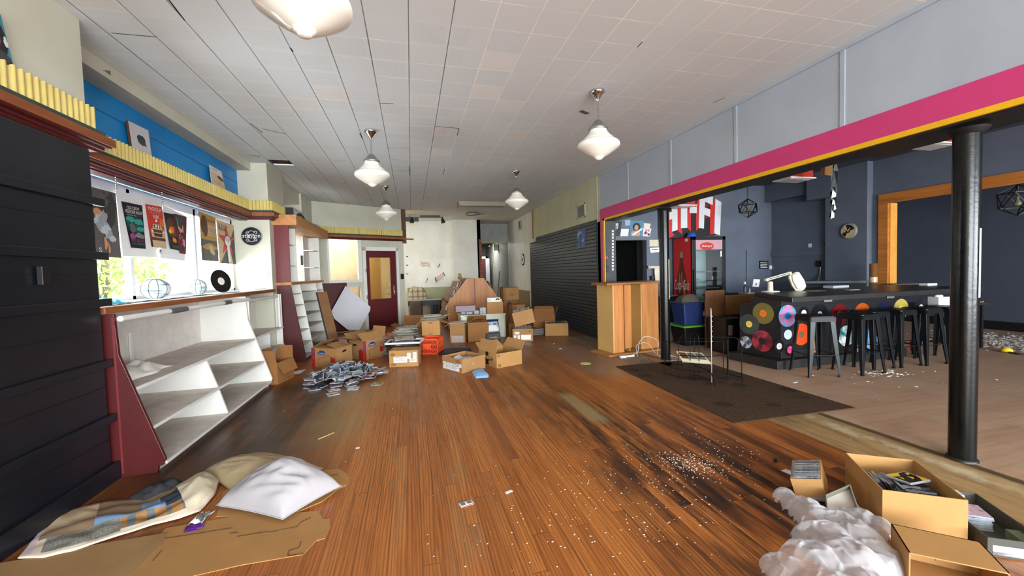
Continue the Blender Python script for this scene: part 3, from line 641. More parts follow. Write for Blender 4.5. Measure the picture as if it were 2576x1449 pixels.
# round badge sign and switches on the far pier reveal
c=PY(633.5,594.5,7.225); t=thing('round_sign','round black badge sign with silver scroll and white lettering on the pier','sign',c)
mb=MB(); mb.use(BLKG); N=40
mb.prism([c+Vector((.147*math.cos(2*PI*k/N),0,.147*math.sin(2*PI*k/N))) for k in range(N)],(0,-.014,0)); mb.use(GREYM).disc(c+Vector((0,-.0145,0)),(0,-1,0),.147,N,.139); mb.build('plate',parent=t)
mb=MB(); mb.use(mat('silver_scroll',(170,172,176),.4))
def arcp(cx,cz,r,a0,a1,n=14): return [c+Vector((cx+r*math.cos(a0+(a1-a0)*k/n),-.016,cz+r*math.sin(a0+(a1-a0)*k/n))) for k in range(n+1)]
for cx,cz,r,a0,a1 in ((0,.035,.05,.3,PI+.6),(.0,-.035,.05,PI+.3,2*PI+.6),(.058,.06,.02,-1.5,3.6),(-.055,.05,.02,0,5),(.055,-.055,.02,-2,3),(-.055,-.06,.02,1.,6.),(.01,0,.035,-1.2,2.6),(-.01,0,.03,1.8,5.4)): mb.tube(arcp(cx,cz,r,a0,a1),.006,6)
mb.build('scroll_emblem',parent=t)
def flat_text(txt,m,o,u,v,parent,name='lettering',n=None,shear=0,label=None):
    """lettering laid on the plane spanned by u and v, its lower corner at o"""
    vs,fs=letters(txt,shear); o=Vector(o);u=Vector(u);v=Vector(v); mb=MB(); mb.use(m); mb.add([o+u*a+v*b for a,b in vs],fs)
    ob=mb.build(name,parent=parent,recalc=False)
    if label: ob['label']=label
    return ob
flat_text('stanton',INKW,c+Vector((-.125,-.0215,-.022)),(.25,0,0),(0,0,.05),t)
c=PY(659,688.5,7.228); t=thing('switch_plate','white four-gang switch plate low on the pier','switch',c)
MB().box(c.x-.095,c.x+.095,7.218,7.23,c.z-.05,c.z+.05).build('plate',PAPER,t,bevel=.003)
for k in range(4): MB().box(c.x-.078+.042*k,c.x-.05+.042*k,7.208,7.218,c.z-.03,c.z+.03).build('rocker',mm('pale_red_rocker',(226,196,190)),t,bevel=.002)
# record sleeves standing on the valance, against the blue boards
s=Sheet(*[PX(x,y,-2.535) for x,y in ((322,303),(373,328),(383,402),(334,379))],mm('pale_grey_sleeve',(196,194,198)),.022,edge=INKB)
s.blob(INKDT,.55,.55,.22,.14,3,.25); s.blob(INKB,.58,.42,.2,.08,4,.3); s.rect(INKPK,.0,.0,1,.12)
s.build('record_sleeve','pale record sleeve standing against the blue boards nearer the panelling','record sleeve','sleeves on the blue wall')
s=Sheet(*[PX(x,y,-2.535) for x,y in ((527,414.5),(557,432),(568,482),(534,469))],mm('desert_sleeve',(206,186,160)),.006)
s.rect(mm('dusty_white',(214,208,200)),0,.72,1,1); s.text(INK,'THE RECORD',.12,.86,.6,.92); s.poly(INK,[(.5,.62),(.7,.68),(.95,.56),(.98,.46),(.8,.48),(.55,.55)])
for k in range(9): s.blob(INKC,.15+.7*rnd.random(),.08+.4*rnd.random(),.12,.03,k,.5)
s.build('record_sleeve','sand coloured record sleeve with a dark car against the blue boards','record sleeve','sleeves on the blue wall')
s=Sheet(*[PX(x,y,-2.12) for x,y in ((-70,-30),(2,38),(36,172),(-40,130))],mm('teal_print',(44,120,140)),.004)
s.blob(INK,.62,.5,.34,.36,3,.12); s.blob(INKSK,.45,.5,.25,.26,5,.08); s.blob(mm('pale_print',(206,206,200)),.9,.45,.08,.1,6); s.blob(INKDG,.6,.1,.4,.12,8,.15)
s.build('record_sleeve','teal portrait sleeve of a dark-haired person standing on the near pier trim','record sleeve')
# ---------------- low slanted display shelf
t=thing('display_shelf','low slanted white display shelf with maroon end panel under the window sill','display shelf',(-2.1,4.7,0))
def xf(z): return -2.073+(.895-max(.103,min(.895,z)))/.792*.245 if z<.895 else -2.073-(z-.895)*.045
prof=[(-2.62,0),(-1.885,0),(-1.875,.05),(-1.845,.055),(-1.828,.10),(-2.073,.895),(-2.087,1.195),(-2.62,1.195)]
MB().prism([(x,3.51,z) for x,z in prof],(0,.025,0)).build('end_panel',MAROON,t,bevel=.003)['label']='maroon slanted end panel'
MB().prism([(x,5.90,z) for x,z in prof],(0,.03,0)).build('end_panel',WHITE,t)
MB().prism([(-2.10,3.506,.03),(-2.085,3.506,.03),(-2.085,3.506,1.17),(-2.10,3.506,1.17)],(0,.005,0)).build('corner_strip',RED2,t)
for z in (.645,.345,.075):
    x=xf(z)-.008; mb=MB(); mb.use(SHELFT).box(-2.6,x,3.535,5.90,z-.018,z); mb.use(WHITE).box(x,x+.006,3.535,5.90,z-.022,z+.002); mb.build('shelf_board',parent=t)
MB().box(-2.62,-2.605,3.535,5.90,0,1.19).build('back_board',WHITE2,t)
yd=PX(503,930,-2.0).y
for z0,z1 in ((.345,.627),(.075,.327)): MB().prism([(-2.6,4.62,z0),(xf(z0)-.02,4.62,z0),(xf(z1)-.02,4.62,z1),(-2.6,4.62,z1)],(0,.02,0)).build('divider',WHITE,t)
MB().box(-2.3,-1.9,3.535,5.90,0,.055).build('kick_board',WHITE,t)
MB().box(-2.6,-2.585,4.55,4.58,.66,.95).build('back_batten',WHITE,t)
ro=MB().tube([(-2.06,3.53,1.158),(-2.06,5.92,1.158)],.021,12).build('hanging_rail',WHITE,t)
for a,b in ((4.15,4.42),(5.2,5.38)): MB().tube([(-2.06,a,1.158),(-2.06,(a+b)/2,1.158),(-2.06,b,1.158)],[.0235,.026,.0235],12).build('tape_wrap',mat('grey_tape',(92,90,92),.5),ro)
MB().disc((-2.1,3.509,1.155),(0,-1,0),.026,18).build('rail_socket',MAROON,t,solid=.004)
# crumpled white cloth on the top shelf
a=PX(405,892,-2.22); mb=MB()
def cl(u,v):
    n=noise.noise(Vector((u*4,v*3,1.7))); x=-2.30+(v-.5)*.30+.05*noise.noise(Vector((u*3,5,v))); y=3.72+u*.62+.05*noise.noise(Vector((v*3,u,9)))
    e=math.sin(PI*u)**.7*math.sin(PI*v)**.8; return Vector((x,y,.648+e*(.10+.10*n+.02*noise.noise(Vector((u*11,v*9,4))))))
mb.grid(26,14,cl); tag(mb.build('crumpled_cloth',mat('white_cloth',(226,222,214),.8,var=.04),solid=.003),'crumpled white cloth left on the upper slanted shelf','cloth')
# ---------------- second white shelf against the pier
X2=-2.07; zs=(PX(706,823,X2).z,PX(709,867,X2).z,.06)
t=thing('shelf_unit','upright white shelf unit between the slanted shelf and the maroon end panel','shelf unit',(-2.2,6.6,0))
for y in (5.95,7.30): MB().box(-2.45,X2 if y<7 else X2+.0,y,y+.02,0,1.16).build('side_panel',WHITE,t)
for z in zs: 
    mb=MB(); mb.use(SHELFT).box(-2.44,X2,5.97,7.30,z-.018,z); mb.use(WHITE).box(X2,X2+.012,5.97,7.32,z-.022,z+.002); mb.build('shelf_board',parent=t)
MB().box(-2.46,-2.44,5.95,7.20,0,1.16).build('back_board',WHITE2,t)
MB().box(-2.44,X2-.02,6.75,6.77,0,zs[0]-.02).build('divider',WHITE,t)
MB().box(X2-.03,X2,7.22,7.25,zs[0],1.16).build('upright',WHITE,t)
MB().tube([(X2-.03,5.96,1.13),(X2-.03,7.31,1.13)],.018,10).build('hanging_rail',WHITE2,t)
# ---------------- tall display with wooden header beyond the pier
t=thing('tall_display','tall maroon and white display shelving with a wooden header beam beyond the pier','display shelving',(-2.0,8.6,0))
Yd=7.42
MB().prism([(-2.19,Yd,1.335),(-1.95,Yd,1.335),(-1.94,Yd,2.30),(-2.19,Yd,2.30)],(0,.03,0)).build('upper_end_panel',RED2,t)
MB().prism([(-2.14,Yd,0),(-1.765,Yd,0),(-1.95,Yd,1.30),(-2.20,Yd,1.30)],(0,.03,0)).build('lower_end_panel',MAROON,t)
MB().box(-2.21,-1.93,Yd-.02,9.95,1.30,1.345).build('ledge',TANW,t)
MB().box(-2.23,-1.80,Yd-.06,9.98,2.285,2.455).build('header_beam',TANW,t,bevel=.004)
def xg(z): return -1.955+(1.30-z)/1.30*.19
def ladder(ya,yb,z):  # slanted lower shelf
    mb=MB(); mb.use(SHELFT).box(-2.35,xg(z)-.01,ya,yb,z-.012,z); mb.use(WHITE).box(xg(z)-.01,xg(z)-.004,ya,yb,z-.014,z+.001); mb.build('shelf_board',parent=t)
for y in (8.02,9.25,9.85): MB().prism([(-2.36,y,0),(xg(0),y,0),(xg(1.3),y,1.30),(-2.36,y,1.30)],(0,.03,0)).build('divider',WHITE,t)
for ya,yb in ((7.45,8.02),(8.05,9.25),(9.28,9.85)):
    for z in (.06,.28,.5,.72,.94,1.14): ladder(ya,yb,z)
MB().box(-2.38,-2.36,7.45,9.88,0,1.30).build('back_board',WHITE2,t)
for ya in (7.45,9.35):
    MB().box(-2.20,-2.18,ya,ya+.5,1.345,2.285).build('upper_back',WHITE2,t); 
    for z in (1.62,1.98): MB().box(-2.18,-1.98,ya,ya+.5,z,z+.012).build('upper_shelf',WHITE,t)
    for y in (ya+.48,): MB().box(-2.20,-1.97,y,y+.02,1.345,2.285).build('upper_divider',WHITE,t)
S('window_2',(-2.74,-2.68,8.05,8.12,1.28,2.42),(-2.74,-2.68,8.85,8.95,1.28,2.42),(-2.74,-2.68,9.62,9.72,1.28,2.42),(-2.74,-2.68,8.05,9.72,1.24,1.30),(-2.74,-2.68,8.05,9.72,2.36,2.44),m=WHITE)
w2=bpy.data.objects['window_2']; MB().box(-2.713,-2.707,8.1,9.66,1.29,2.38).build('pane',glass(),w2)
S('window_sill_2',(-2.66,-2.22,8.05,9.72,1.285,1.30),m=WHITE)
c=Vector((-2.45,8.45,1.30)); tt=thing('lamp_shade_stand','dark angular shade on a stand in the narrow side window','lamp',c)
MB().lathe([(.06,0),(.06,.02),(.012,.03),(.012,.42)],14,c).build('stand',DARKM,tt); MB().lathe([(.12,.42),(.03,.78)],4,c,caps=False).build('lamp_shade',mat('smoky_shade',(120,112,110),.5),tt,solid=.004)
c=PX(760,655,-2.2); tag(Sheet(*[c+Vector((0,q*.07,z)) for q,z in ((-1,.1),(1,.1),(1,-.1),(-1,-.1))],INK,.01).rect(INKG,.3,.3,.7,.7).build('picture_card'),'small black card standing behind the tall display','card')
# turntable sleeve box and cyan box on the header
b=[PX(x,y,-2.05) for x,y in ((735,522),(766,528),(766,549),(737,545))]
tb=thing('record_box','black and grey box with a record printed on it, on the wooden header','box',(-2.02,7.9,2.456))
y0=PX(738,530,-1.98).y; y1=PX(767,535,-1.98).y; zt_=PX(740,523,-1.98).z
MB().box(-2.2,-1.98,y0,y1,2.456,zt_).build('body',INK,tb)
s=Sheet((-1.979,y0+.01,zt_),(-1.979,y1,zt_),(-1.979,y1,2.458),(-1.979,y0+.01,2.458),mm('box_grey',(190,194,200)),.002); s.ell(INK,.6,.42,.38,.4); s.ell(INKC,.6,.42,.12,.13); s.text(INK,'VINYL RECORDS',.1,.86,.9,.94); s.build('printed_front',parent=tb)
tag(MB().box(-2.12,-1.9,9.2,9.6,2.456,2.53).build('folded_film',mat('cyan_film',(70,190,190),.4)),'folded cyan plastic at the far end of the wooden header','plastic')
# leaning plank, white cut corner board
mb=MB(); tl,tr,br,bl=[PX(x,y,-1.78+dx) for x,y,dx in ((797,735,0),(812,731,.0),(857,860,.22),(832,862,.22))]
t=thing('leaning_plank','long brown plank with black edge leaning on the tall display','plank',(-1.6,9.0,0))
a0=Vector((-1.86,8.62,1.12)); a1=Vector((-1.60,8.72,0)); 
def plank(a,b,w,n,th,nm,m):
    w=Vector(w);n=Vector(n); MB().add([a,a+w,a+w+n*th,a+n*th,b,b+w,b+w+n*th,b+n*th],[(3,2,1,0),(4,5,6,7),(0,1,5,4),(1,2,6,5),(2,3,7,6),(3,0,4,7)]).build(nm,m,t)
T0=PY(798,735,8.55); B0=PY(833,862,8.25); B0.z=0.0; T1=PY(813,731,8.75); 
plank(T0,B0,(PY(857,862,8.35)-PY(833,862,8.25)).xy.to_3d(),(.0,.9,.1),.02,'plank_face',mat('brown_plank',(126,86,50),.6)); plank(T0+Vector((-.03,.0,0)),B0+Vector((-.03,0,0)),(.03,0,0),(0,1,0),.02,'plank_edge',INK)
hx=[(869.5,719),(932,772),(931,781),(904,831),(874,829),(841,802),(833,784)]
p0=PZ(885,838,0); nn=Vector((.18,-1,.16)).normalized(); mb=MB(); mb.prism([PN(x,y,p0,nn) for x,y in hx],-nn*.012)
tag(mb.build('cut_corner_board',mat('pale_grey_board',(196,194,200),.45,var=.04)),'pale grey board with cut corners leaning before the glazed wall','board')
# ---------------- angled glazed wall with the maroon door
def aw(px,py,d=0): return PN(px,py,A0+AN*d,AN)
def ab(s0,s1,z0,z1,d0=-.06,d1=.0):
    q=[A0+AD*s0+AN*d1,A0+AD*s1+AN*d1,A0+AD*s1+AN*d0,A0+AD*s0+AN*d0]; return [Vector((p.x,p.y,z0)) for p in q],[Vector((p.x,p.y,z1)) for p in q]
def sa(px,py): return (aw(px,py)-A0).dot(AD)
L_=(A1-A0).length
s_w0,s_w1=sa(826,650),sa(906,650); s_d0,s_d1=sa(922,700),sa(998,700); z_w0,z_w1=aw(865,706).z,aw(865,600).z; z_d=aw(960,631).z
sb0=sa(872,730); zb1=aw(890,722).z; zb0=.35
mb=MB()
for q in ((-.8,s_w0,0,CE),(s_w0,s_w1,z_w1,CE),(s_w0,sb0,0,z_w0),(sb0,s_w1,zb1,z_w0),(sb0,s_w1,0,zb0),(s_w1,s_d0,0,CE),(s_d0,s_d1,z_d,CE),(s_d1,L_,0,CE)): mb.hexa(*ab(*q,-.1,0))
mb.build('wall_angled',CREAM)['kind']='structure'
mb=MB(); mb.hexa(*ab(s_w0-.03,s_w0+.02,z_w0-.03,z_w1+.03,-.05,.02)); mb.hexa(*ab(s_w1-.06,s_w1+.03,z_w0-.03,z_w1+.03,-.05,.02)); mb.hexa(*ab(s_w0,s_w1,z_w1-.02,z_w1+.05,-.05,.02)); mb.hexa(*ab(s_w0-.03,s_w1+.03,z_w0-.05,z_w0+.02,-.05,.03))
w3=struct(mb.build('window_3',WHITE)); mb=MB(); mb.hexa(*ab(s_w0,s_w1,z_w0,z_w1,-.04,-.034)); mb.hexa(*ab(sb0,s_w1,zb0,zb1,-.04,-.034)); mb.build('pane',glass(),w3)
struct(MB().hexa(*ab(-.3,s_w0+.42,.02,z_w0-.05,0,.012)).build('trim_maroon_dado',MAROON))
mb=MB(); mb.hexa(*ab(s_d0-.09,s_d0,0,z_d+.09,0,.025)); mb.hexa(*ab(s_d1,s_d1+.1,0,z_d+.09,0,.025)); mb.hexa(*ab(s_d0-.09,s_d1+.1,z_d,z_d+.1,0,.025)); mb.build('trim_door_casing',WHITE)['kind']='structure'
mb=MB(); mb.hexa(*ab(L_-.16,L_,0,2.35,.0,.035)); mb.build('trim_end_post',CREAM)['kind']='structure'
MARD=mat('dark_maroon_door_paint',(84,14,20),.4,var=.15); sg0,sg1,zg0,zg1=sa(930,700)+.02,sa(984,700),.78,aw(955,648).z
mb=MB()
for q in ((s_d0,sg0,0,z_d),(sg1,s_d1,0,z_d),(sg0,sg1,0,zg0),(sg0,sg1,zg1,z_d)): mb.hexa(*ab(*q,-.06,-.02))
door=struct(mb.build('door_1',MARD))
MB().hexa(*ab(sg0,sg1,zg0,zg1,-.044,-.038)).build('pane',glass('brown_glass',(.82,.70,.5),.12),door)
MB().hexa(*ab(s_d1-.1,s_d1-.06,.86,1.12,-.02,.0)).build('lock_plate',CHROME,door); 
kc=A0+AD*(s_d1-.08)+AN*.03; MB().lathe([(.012,-.03),(.012,0),(.03,.012),(.03,.03),(.01,.042)],16,(kc.x,kc.y,.94),Matrix.Rotation(PI/2,4,'X')@Matrix.Rotation(-.5,4,'Y')).build('door_knob',CHROME,door)
for z in (.5,.8,1.5): 
    MB().hexa(*ab(s_d0-.03,s_d0+.0,z,z+.1,-.0,.03)).build('hinge',GREYM,door)
MB().hexa(*ab(sa(1006,690),sa(1014,690),aw(1010,702).z,aw(1010,689).z,.035,.045)).build('switch_plate',BLK)['kind']='structure'
run([(A0.x-.1,A0.y-.054),(A1.x,A1.y)],.03)
# torn end of the wall: exposed brown stud
struct(MB().hexa(*[[Vector((A1.x+a*.12,A1.y+b*.12,z)) for a,b in ((0,-.4),(.9,-.1),(.9,.9),(-.3,.6))] for z in (2.3,CE)]).build('trim_bare_stud',mat('brown_bare_timber',(92,62,40),.8,var=.3)))
struct(MB().bar((A1.x-.02,A1.y-.1,2.415),(A1.x+.3,A1.y-.02,2.405),.05,.035).build('trim_broken_lath',mat('broken_lath',(140,70,40),.7)))
# vestibule beyond the glass: pale plywood and a timber post, lit from the street door
V=A0-AN*1.5
mb=MB(); mb.hexa(*[[V+AD*a-AN*b+Vector((0,0,z)) for a,b in ((-.7,0),(2.45,0),(2.45,.1),(-.7,.1))] for z in (0,CE)]); mb.build('wall_vestibule',wood('pale_plywood',(226,206,166),(210,186,142),'z',.5))['kind']='structure'
struct(MB().bar(V+AD*.62+AN*.25+Vector((0,0,0)),V+AD*.72+AN*.12+Vector((0,0,2.0)),.1,.05).build('trim_vestibule_post',wood('yellow_stud',(226,176,90),(206,150,70),'z')))
struct(MB().hexa(*[[V+AD*a+AN*b+Vector((0,0,z)) for a,b in ((.2,.02),(1.7,.02),(1.7,.05),(.2,.05))] for z in (.2,1.75)]).build('trim_vestibule_board',mat('pale_board',(212,196,160),.7)))
# ================================================================ pendant lamps
OPAL=mat('opal_glass',(238,234,222),.12,var=.02,sss=.15)
def pendant(x,y,label):
    t=thing('pendant_lamp',label,'lamp',(x,y,CE),group='opal glass pendant lamps')
    MB().lathe([(0,0),(.072,0),(.074,-.02),(.06,-.035),(.045,-.05),(.03,-.075),(.018,-.09),(.012,-.11)],24).build('canopy',CHROME,t,local=True)
    MB().tube([(0,0,-.1),(0,0,-.31)],.009,10).build('stem',CHROME,t,local=True)
    MB().lathe([(.012,-.295),(.03,-.305),(.05,-.325),(.075,-.36),(.095,-.375),(.1,-.39),(.095,-.40),(.085,-.405)],24,caps=False).build('fitter',GREYM,t,local=True)
    MB().lathe([(.088,-.395),(.092,-.42),(.115,-.45),(.145,-.48),(.165,-.50),(.172,-.515),(.2,-.525),(.214,-.54),(.217,-.558),(.212,-.575),(.19,-.592),(.15,-.62),(.1,-.652),(.06,-.672),(.05,-.676),(.048,-.684),(.034,-.690),(.032,-.697),(.018,-.703),(0.0005,-.705)],40,caps=False).build('glass_shade',OPAL,t,local=True)
    return t
p1_=pendant(1.924,3.883,'opal pendant lamp over the bare floor nearest the pink beam')
L0=[(-.44,2.11,'large opal pendant lamp cut off by the top of the photo'),(-.43,5.444,'opal pendant lamp hanging above the heap of disc cases'),(-.445,8.765,'farthest opal pendant lamp on the street side, above the record stacks'),(1.924,7.21,'farthest opal pendant lamp on the side of the slatted wall')]
for x,y,l in L0: dup(p1_,(x,y,CE),label=l)
# ================================================================ right wall fittings
t=thing('slat_wall','long black slatted display wall along the inner side','slat wall',(RX-.02,9.6,0))
mb=MB()
zt0=2.40
def slat(y0,y1,top):
    mb.use(mat('slat_black_paint',(44,52,58),.38,var=.2,sc=3))
    n=int(top/.075)
    for k in range(n+1):
        z0=k*.075; z1=min(top,z0+.063)
        if z1>z0+.01: mb.box(RX-.028,RX-.012,y0,y1,z0,z1)
    mb.use(VOID).box(RX-.013,RX-.002,y0,y1,0,top)
slat(7.46,11.45,2.40); slat(11.45,12.1,2.28)
mb.build('slat_panel',parent=t)
struct(MB().tube([(RX-.02,11.75,CE),(RX-.02,11.75,2.38)],.02,8).build('trim_pipe',mat('rusty_pipe',(128,92,56),.6)))
def vent(px0,px1,py0,py1,lab):
    a=PX(px0,py0,RX);b=PX(px1,py1,RX); t=thing('vent_grille',lab,'vent',(RX,(a.y+b.y)/2,b.z),group='wall vents')
    mb=MB(); y0,y1,z0,z1=b.y,a.y,b.z,a.z
    for q in ((y0,y1,z0,z0+.03),(y0,y1,z1-.03,z1),(y0,y0+.03,z0,z1),(y1-.03,y1,z0,z1)): mb.box(RX-.012,RX,*q)
    mb.build('frame',OLIVE,t); mb=MB()
    for k in range(9):
        z=z0+.035+(z1-z0-.07)*k/8; mb.box(RX-.01,RX-.002,y0+.03,y1-.03,z-.006,z+.003)
    mb.build('louvre',GREYM,t); MB().box(RX-.003,RX-.001,y0+.03,y1-.03,z0+.03,z1-.03).build('dark_backing',INKG,t)
vent(1451,1473,518,546,'square vent grille high on the olive wall')
vent(1304,1311,557,576,'small dark vent grille beyond the rusty pipe')
s=Sheet(*[PX(x,y,RX-.03) for x,y in ((1452,578),(1471,574),(1471,619),(1453,623))],mm('blue_print',(70,100,150)),.008)
for k in range(10): s.blob(INKLB if k%2 else INKBL,.1+.8*rnd.random(),.1+.8*rnd.random(),.12,.1,k,.6)
s.rect(INK,.48,0,.53,1); s.build('record_sleeve','blue patterned record sleeve on the black slatted wall','record sleeve')
c=PX(1316,653,RX+.02); t=thing('round_sign','small round black and white badge on the pale wall beyond the slats','sign',c)
mb=MB(); mb.use(INK).lathe([(.2,0),(.2,.015),(.16,.018)],28,(0,0,0),Matrix.Rotation(-PI/2,4,'Y')); mb.use(INKW).disc((-.019,0,0),(-1,0,0),.15,24); mb.use(INK).disc((-.0195,0,.0),(-1,0,0),.07,16); mb.build('plate',parent=t,local=True)
# ================================================================ columns
def column(x,y,lab,worn):
    t=thing('iron_column',lab,'column',(x,y,0),group='black columns under the beam')
    mb=MB(); N=12; mb.lathe([(.071,.0),(.070,1.2),(.071,2.30)],28); mb.build('shaft',BLKG,t,local=True)
    MB().lathe([(.084,0),(.082,.012),(.072,.02)],28).build('base_ring',BLK,t,local=True)
    MB().lathe([(.072,2.26),(.1,2.285),(.11,2.30)],28).build('capital',BLK,t,local=True)
    return t
c1=column(3.735,1.975,'nearest black iron column beside the big box of discs',0); 
mb=MB(); mb.grid(8,1,lambda u,v:Vector((.0725*math.cos(-1.6+u*.5),.0725*math.sin(-1.6+u*.5),1.15+v*.47))); mb.build('bare_patch_glare',mat('bare_metal_patch',(214,212,226),.35,.3),c1,local=True)  # white window glare painted as a pale patch on the gloss black shaft
c2=dup(c1,(3.735,5.42,0),label='second black iron column beside the wooden podium')
for ch in list(c2.children):
    if ch.name.startswith('bare'): bpy.data.objects.remove(ch)
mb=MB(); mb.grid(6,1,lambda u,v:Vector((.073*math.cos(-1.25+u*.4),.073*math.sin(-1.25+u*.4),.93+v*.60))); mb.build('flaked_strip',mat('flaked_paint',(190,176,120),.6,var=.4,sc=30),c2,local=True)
# ================================================================ bar
t=thing('bar_counter','long black bar with a thick top and stepped base, records fixed to its faces','bar',(6.5,4.7,0))
LN=Vector((-.976,-.219,0)); E0=Vector((4.85,4.44,0)); E1=Vector((4.72,5.02,0))
BX1=7.05; CX1=7.72
BARB=mat('bar_black_paint',(22,22,24),.4,var=.25,sc=4)
def vz(p,z): return Vector((p[0],p[1],z))
body=[(4.85,4.44),(BX1,4.44),(BX1,5.02),(4.72,5.02)]
MB().hexa([vz(p,.12) for p in body],[vz(p,.84) for p in body]).build('body',BARB,t,bevel=.004)
up=[(4.85,4.44),(BX1,4.44),(BX1,4.86),(4.757,4.86)]
MB().hexa([vz(p,.84) for p in up],[vz(p,.945) for p in up]).build('upper_front',BARB,t)
base=[(4.70,4.36),(BX1,4.36),(BX1,5.05),(4.60,5.12)]
MB().hexa([vz(p,0) for p in base],[vz(p,.115) for p in base]).build('base_step',mat('scuffed_black',(30,28,26),.5,var=.4,sc=9),t,bevel=.006)
CT=1.012; q0=PZ(1993,748,CT); q1=PZ(1913,735,CT)
top=[(q0.x,q0.y),(CX1+.05,q0.y+.02),(CX1+.05,4.98),(q1.x,max(q1.y,4.95))]
MB().hexa([vz(p,.945) for p in top],[vz(p,CT) for p in top]).build('counter_top',mat('counter_black',(34,33,33),.38,var=.3,sc=6),t,bevel=.006)
for px,py in ((2083,756.5),(2240,747.5)):
    c=PY(px,py,q0.y-.004); MB().box(c.x-.06,c.x+.06,c.y-.006,c.y+.004,c.z-.012,c.z+.012).build('edge_clip',GREYM,t,bevel=.002)
# records on the bar
def vm(n,c,c2=None,sc=9):
    if c2 is None: return mat(n,c,.25,var=.12,spec=.6)
    if n in _mc: return _mc[n]
    k=NT(n); f=k.noise(k.obj(),sc,4,.6); k.l(k.ramp(f,(.42,lin(c)),(.58,lin(c2))),k.b.inputs['Base Color']); k.b.inputs['Roughness'].default_value=.25; _mc[n]=k.m; return k.m
def splat():
    k=NT('splatter_vinyl'); o=k.n('ShaderNodeSeparateXYZ'); k.l(k.obj(),o.inputs[0]); x,z=o.outputs[0],o.outputs[2]
    a=k.math('ARCTAN2',z,x); r=k.math('SQRT',k.math('ADD',k.math('MULTIPLY',x,x),k.math('MULTIPLY',z,z)))
    cb=k.n('ShaderNodeCombineXYZ'); k.l(k.math('MULTIPLY',a,7.),cb.inputs[0]); k.l(k.math('MULTIPLY',r,9.),cb.inputs[1]); f=k.noise(cb.outputs[0],1.2,3)
    g=k.math('SUBTRACT',f,k.math('MULTIPLY',k.math('ABSOLUTE',k.math('SUBTRACT',r,.085)),2.6))
    k.l(k.ramp(g,(.38,lin((40,160,210))),(.44,lin((214,120,160)))),k.b.inputs['Base Color']); k.b.inputs['Roughness'].default_value=.25; return k.m
LW=mat('label_white',(222,224,224),.5,var=0); 
def lab(n,c): return mat('label_'+n,c,.5,var=.05)
recs=[ # face, px, py, r, disc, label material, label radius, label
('L',1884.4,815.5,.148,vm('smoky_vinyl',(62,72,68)),lab('pinkyellow',(232,206,90)),.048,'dark smoky record with a yellow label on the bar end'),
('L',1919.7,788.3,.15,vm('olive_vinyl',(120,108,52)),lab('orange',(244,120,30)),.05,'olive gold record with an orange label on the bar end'),
('L',1917,857.8,.15,vm('marbled_red_vinyl',(176,58,70),(92,40,52)),lab('dark',(40,24,18)),.05,'marbled red record with a dark label on the bar end'),
('L',1876.4,861,.088,vm('silver_picture_disc',(190,196,206),(70,76,88),14),lab('grey',(110,112,118)),.02,'small silver picture disc low on the bar end'),
('F',1981,794.5,.15,None,lab('bright_blue',(30,130,210)),.05,'blue record splattered pink on the bar front'),
('F',2022,787.7,.088,VINYL,LW,.045,'small black record with a white label beside the splattered blue one'),
('F',2062,791,.15,VINYL,lab('pale_blue',(150,180,200)),.045,'black record with a pale blue label behind the nearest stool'),
('F',2111.6,791,.15,vm('deep_red_vinyl',(96,14,18)),lab('pale_red',(200,150,150)),.045,'deep red record above the second stool'),
('F',2169,788,.15,vm('burnt_orange_vinyl',(170,74,20)),lab('orange2',(230,140,60)),.045,'burnt orange record on the bar front'),
('F',2225,782,.15,vm('navy_vinyl',(24,28,52)),lab('pale_grey',(180,186,196)),.04,'dark navy record between the orange and gold ones'),
('F',2266.7,777,.15,vm('gold_vinyl',(176,158,76)),lab('yellow',(236,214,60)),.05,'pale gold record with a yellow label on the bar front'),
('F',2316.7,774,.15,VINYL,LW,.05,'black record with a white label farthest along the bar front'),
('F',1982,841.5,.07,VINYL,lab('ice',(206,228,232)),.068,'small record with an ice-white label under the splattered blue one'),
('F',1960,871,.088,VINYL,LW,.045,'small black record with a white label near the base corner'),
('F',1987.3,879.8,.088,VINYL,lab('pink',(240,70,140)),.05,'small black record with a pink label near the base'),
('F',2016,841,.15,vm('orange_red_vinyl',(240,76,30)),lab('brown',(120,86,50)),.05,'bright orange record behind the nearest stool legs'),
('F',2129,845,.15,vm('teal_picture_disc',(30,110,110),(220,226,222),8),lab('teal',(40,90,96)),.02,'teal and white picture disc behind the second stool'),
('F',2046,872,.088,vm('amber_vinyl',(190,120,30)),lab('grey2',(130,130,130)),.035,'small amber record behind the nearest stool'),
('F',2158,872,.088,vm('rose_vinyl',(210,110,120)),LW,.04,'small rose record low behind the second stool'),
('F',2192,852,.15,vm('sky_vinyl',(110,160,210)),LW,.045,'sky blue record behind the third stool'),
('F',2322,843,.12,vm('pale_pink_vinyl',(200,170,180)),LW,.04,'pale pink record low at the far end of the bar'),
('F',2296,868,.088,vm('scarlet_vinyl',(200,30,40)),lab('dark2',(30,24,22)),.04,'small scarlet record low near the far stools')]
for f,px,py,r,m,lm,rl,lb in recs:
    if f=='L': n=LN; c=PN(px,py,E0+LN*.001,LN)
    else: n=Vector((0,-1,0)); c=PY(px,py,4.439)
    if m is None: m=splat()
    vinyl(c,n,r,m,lm,rl,lb,'records fixed to the bar')
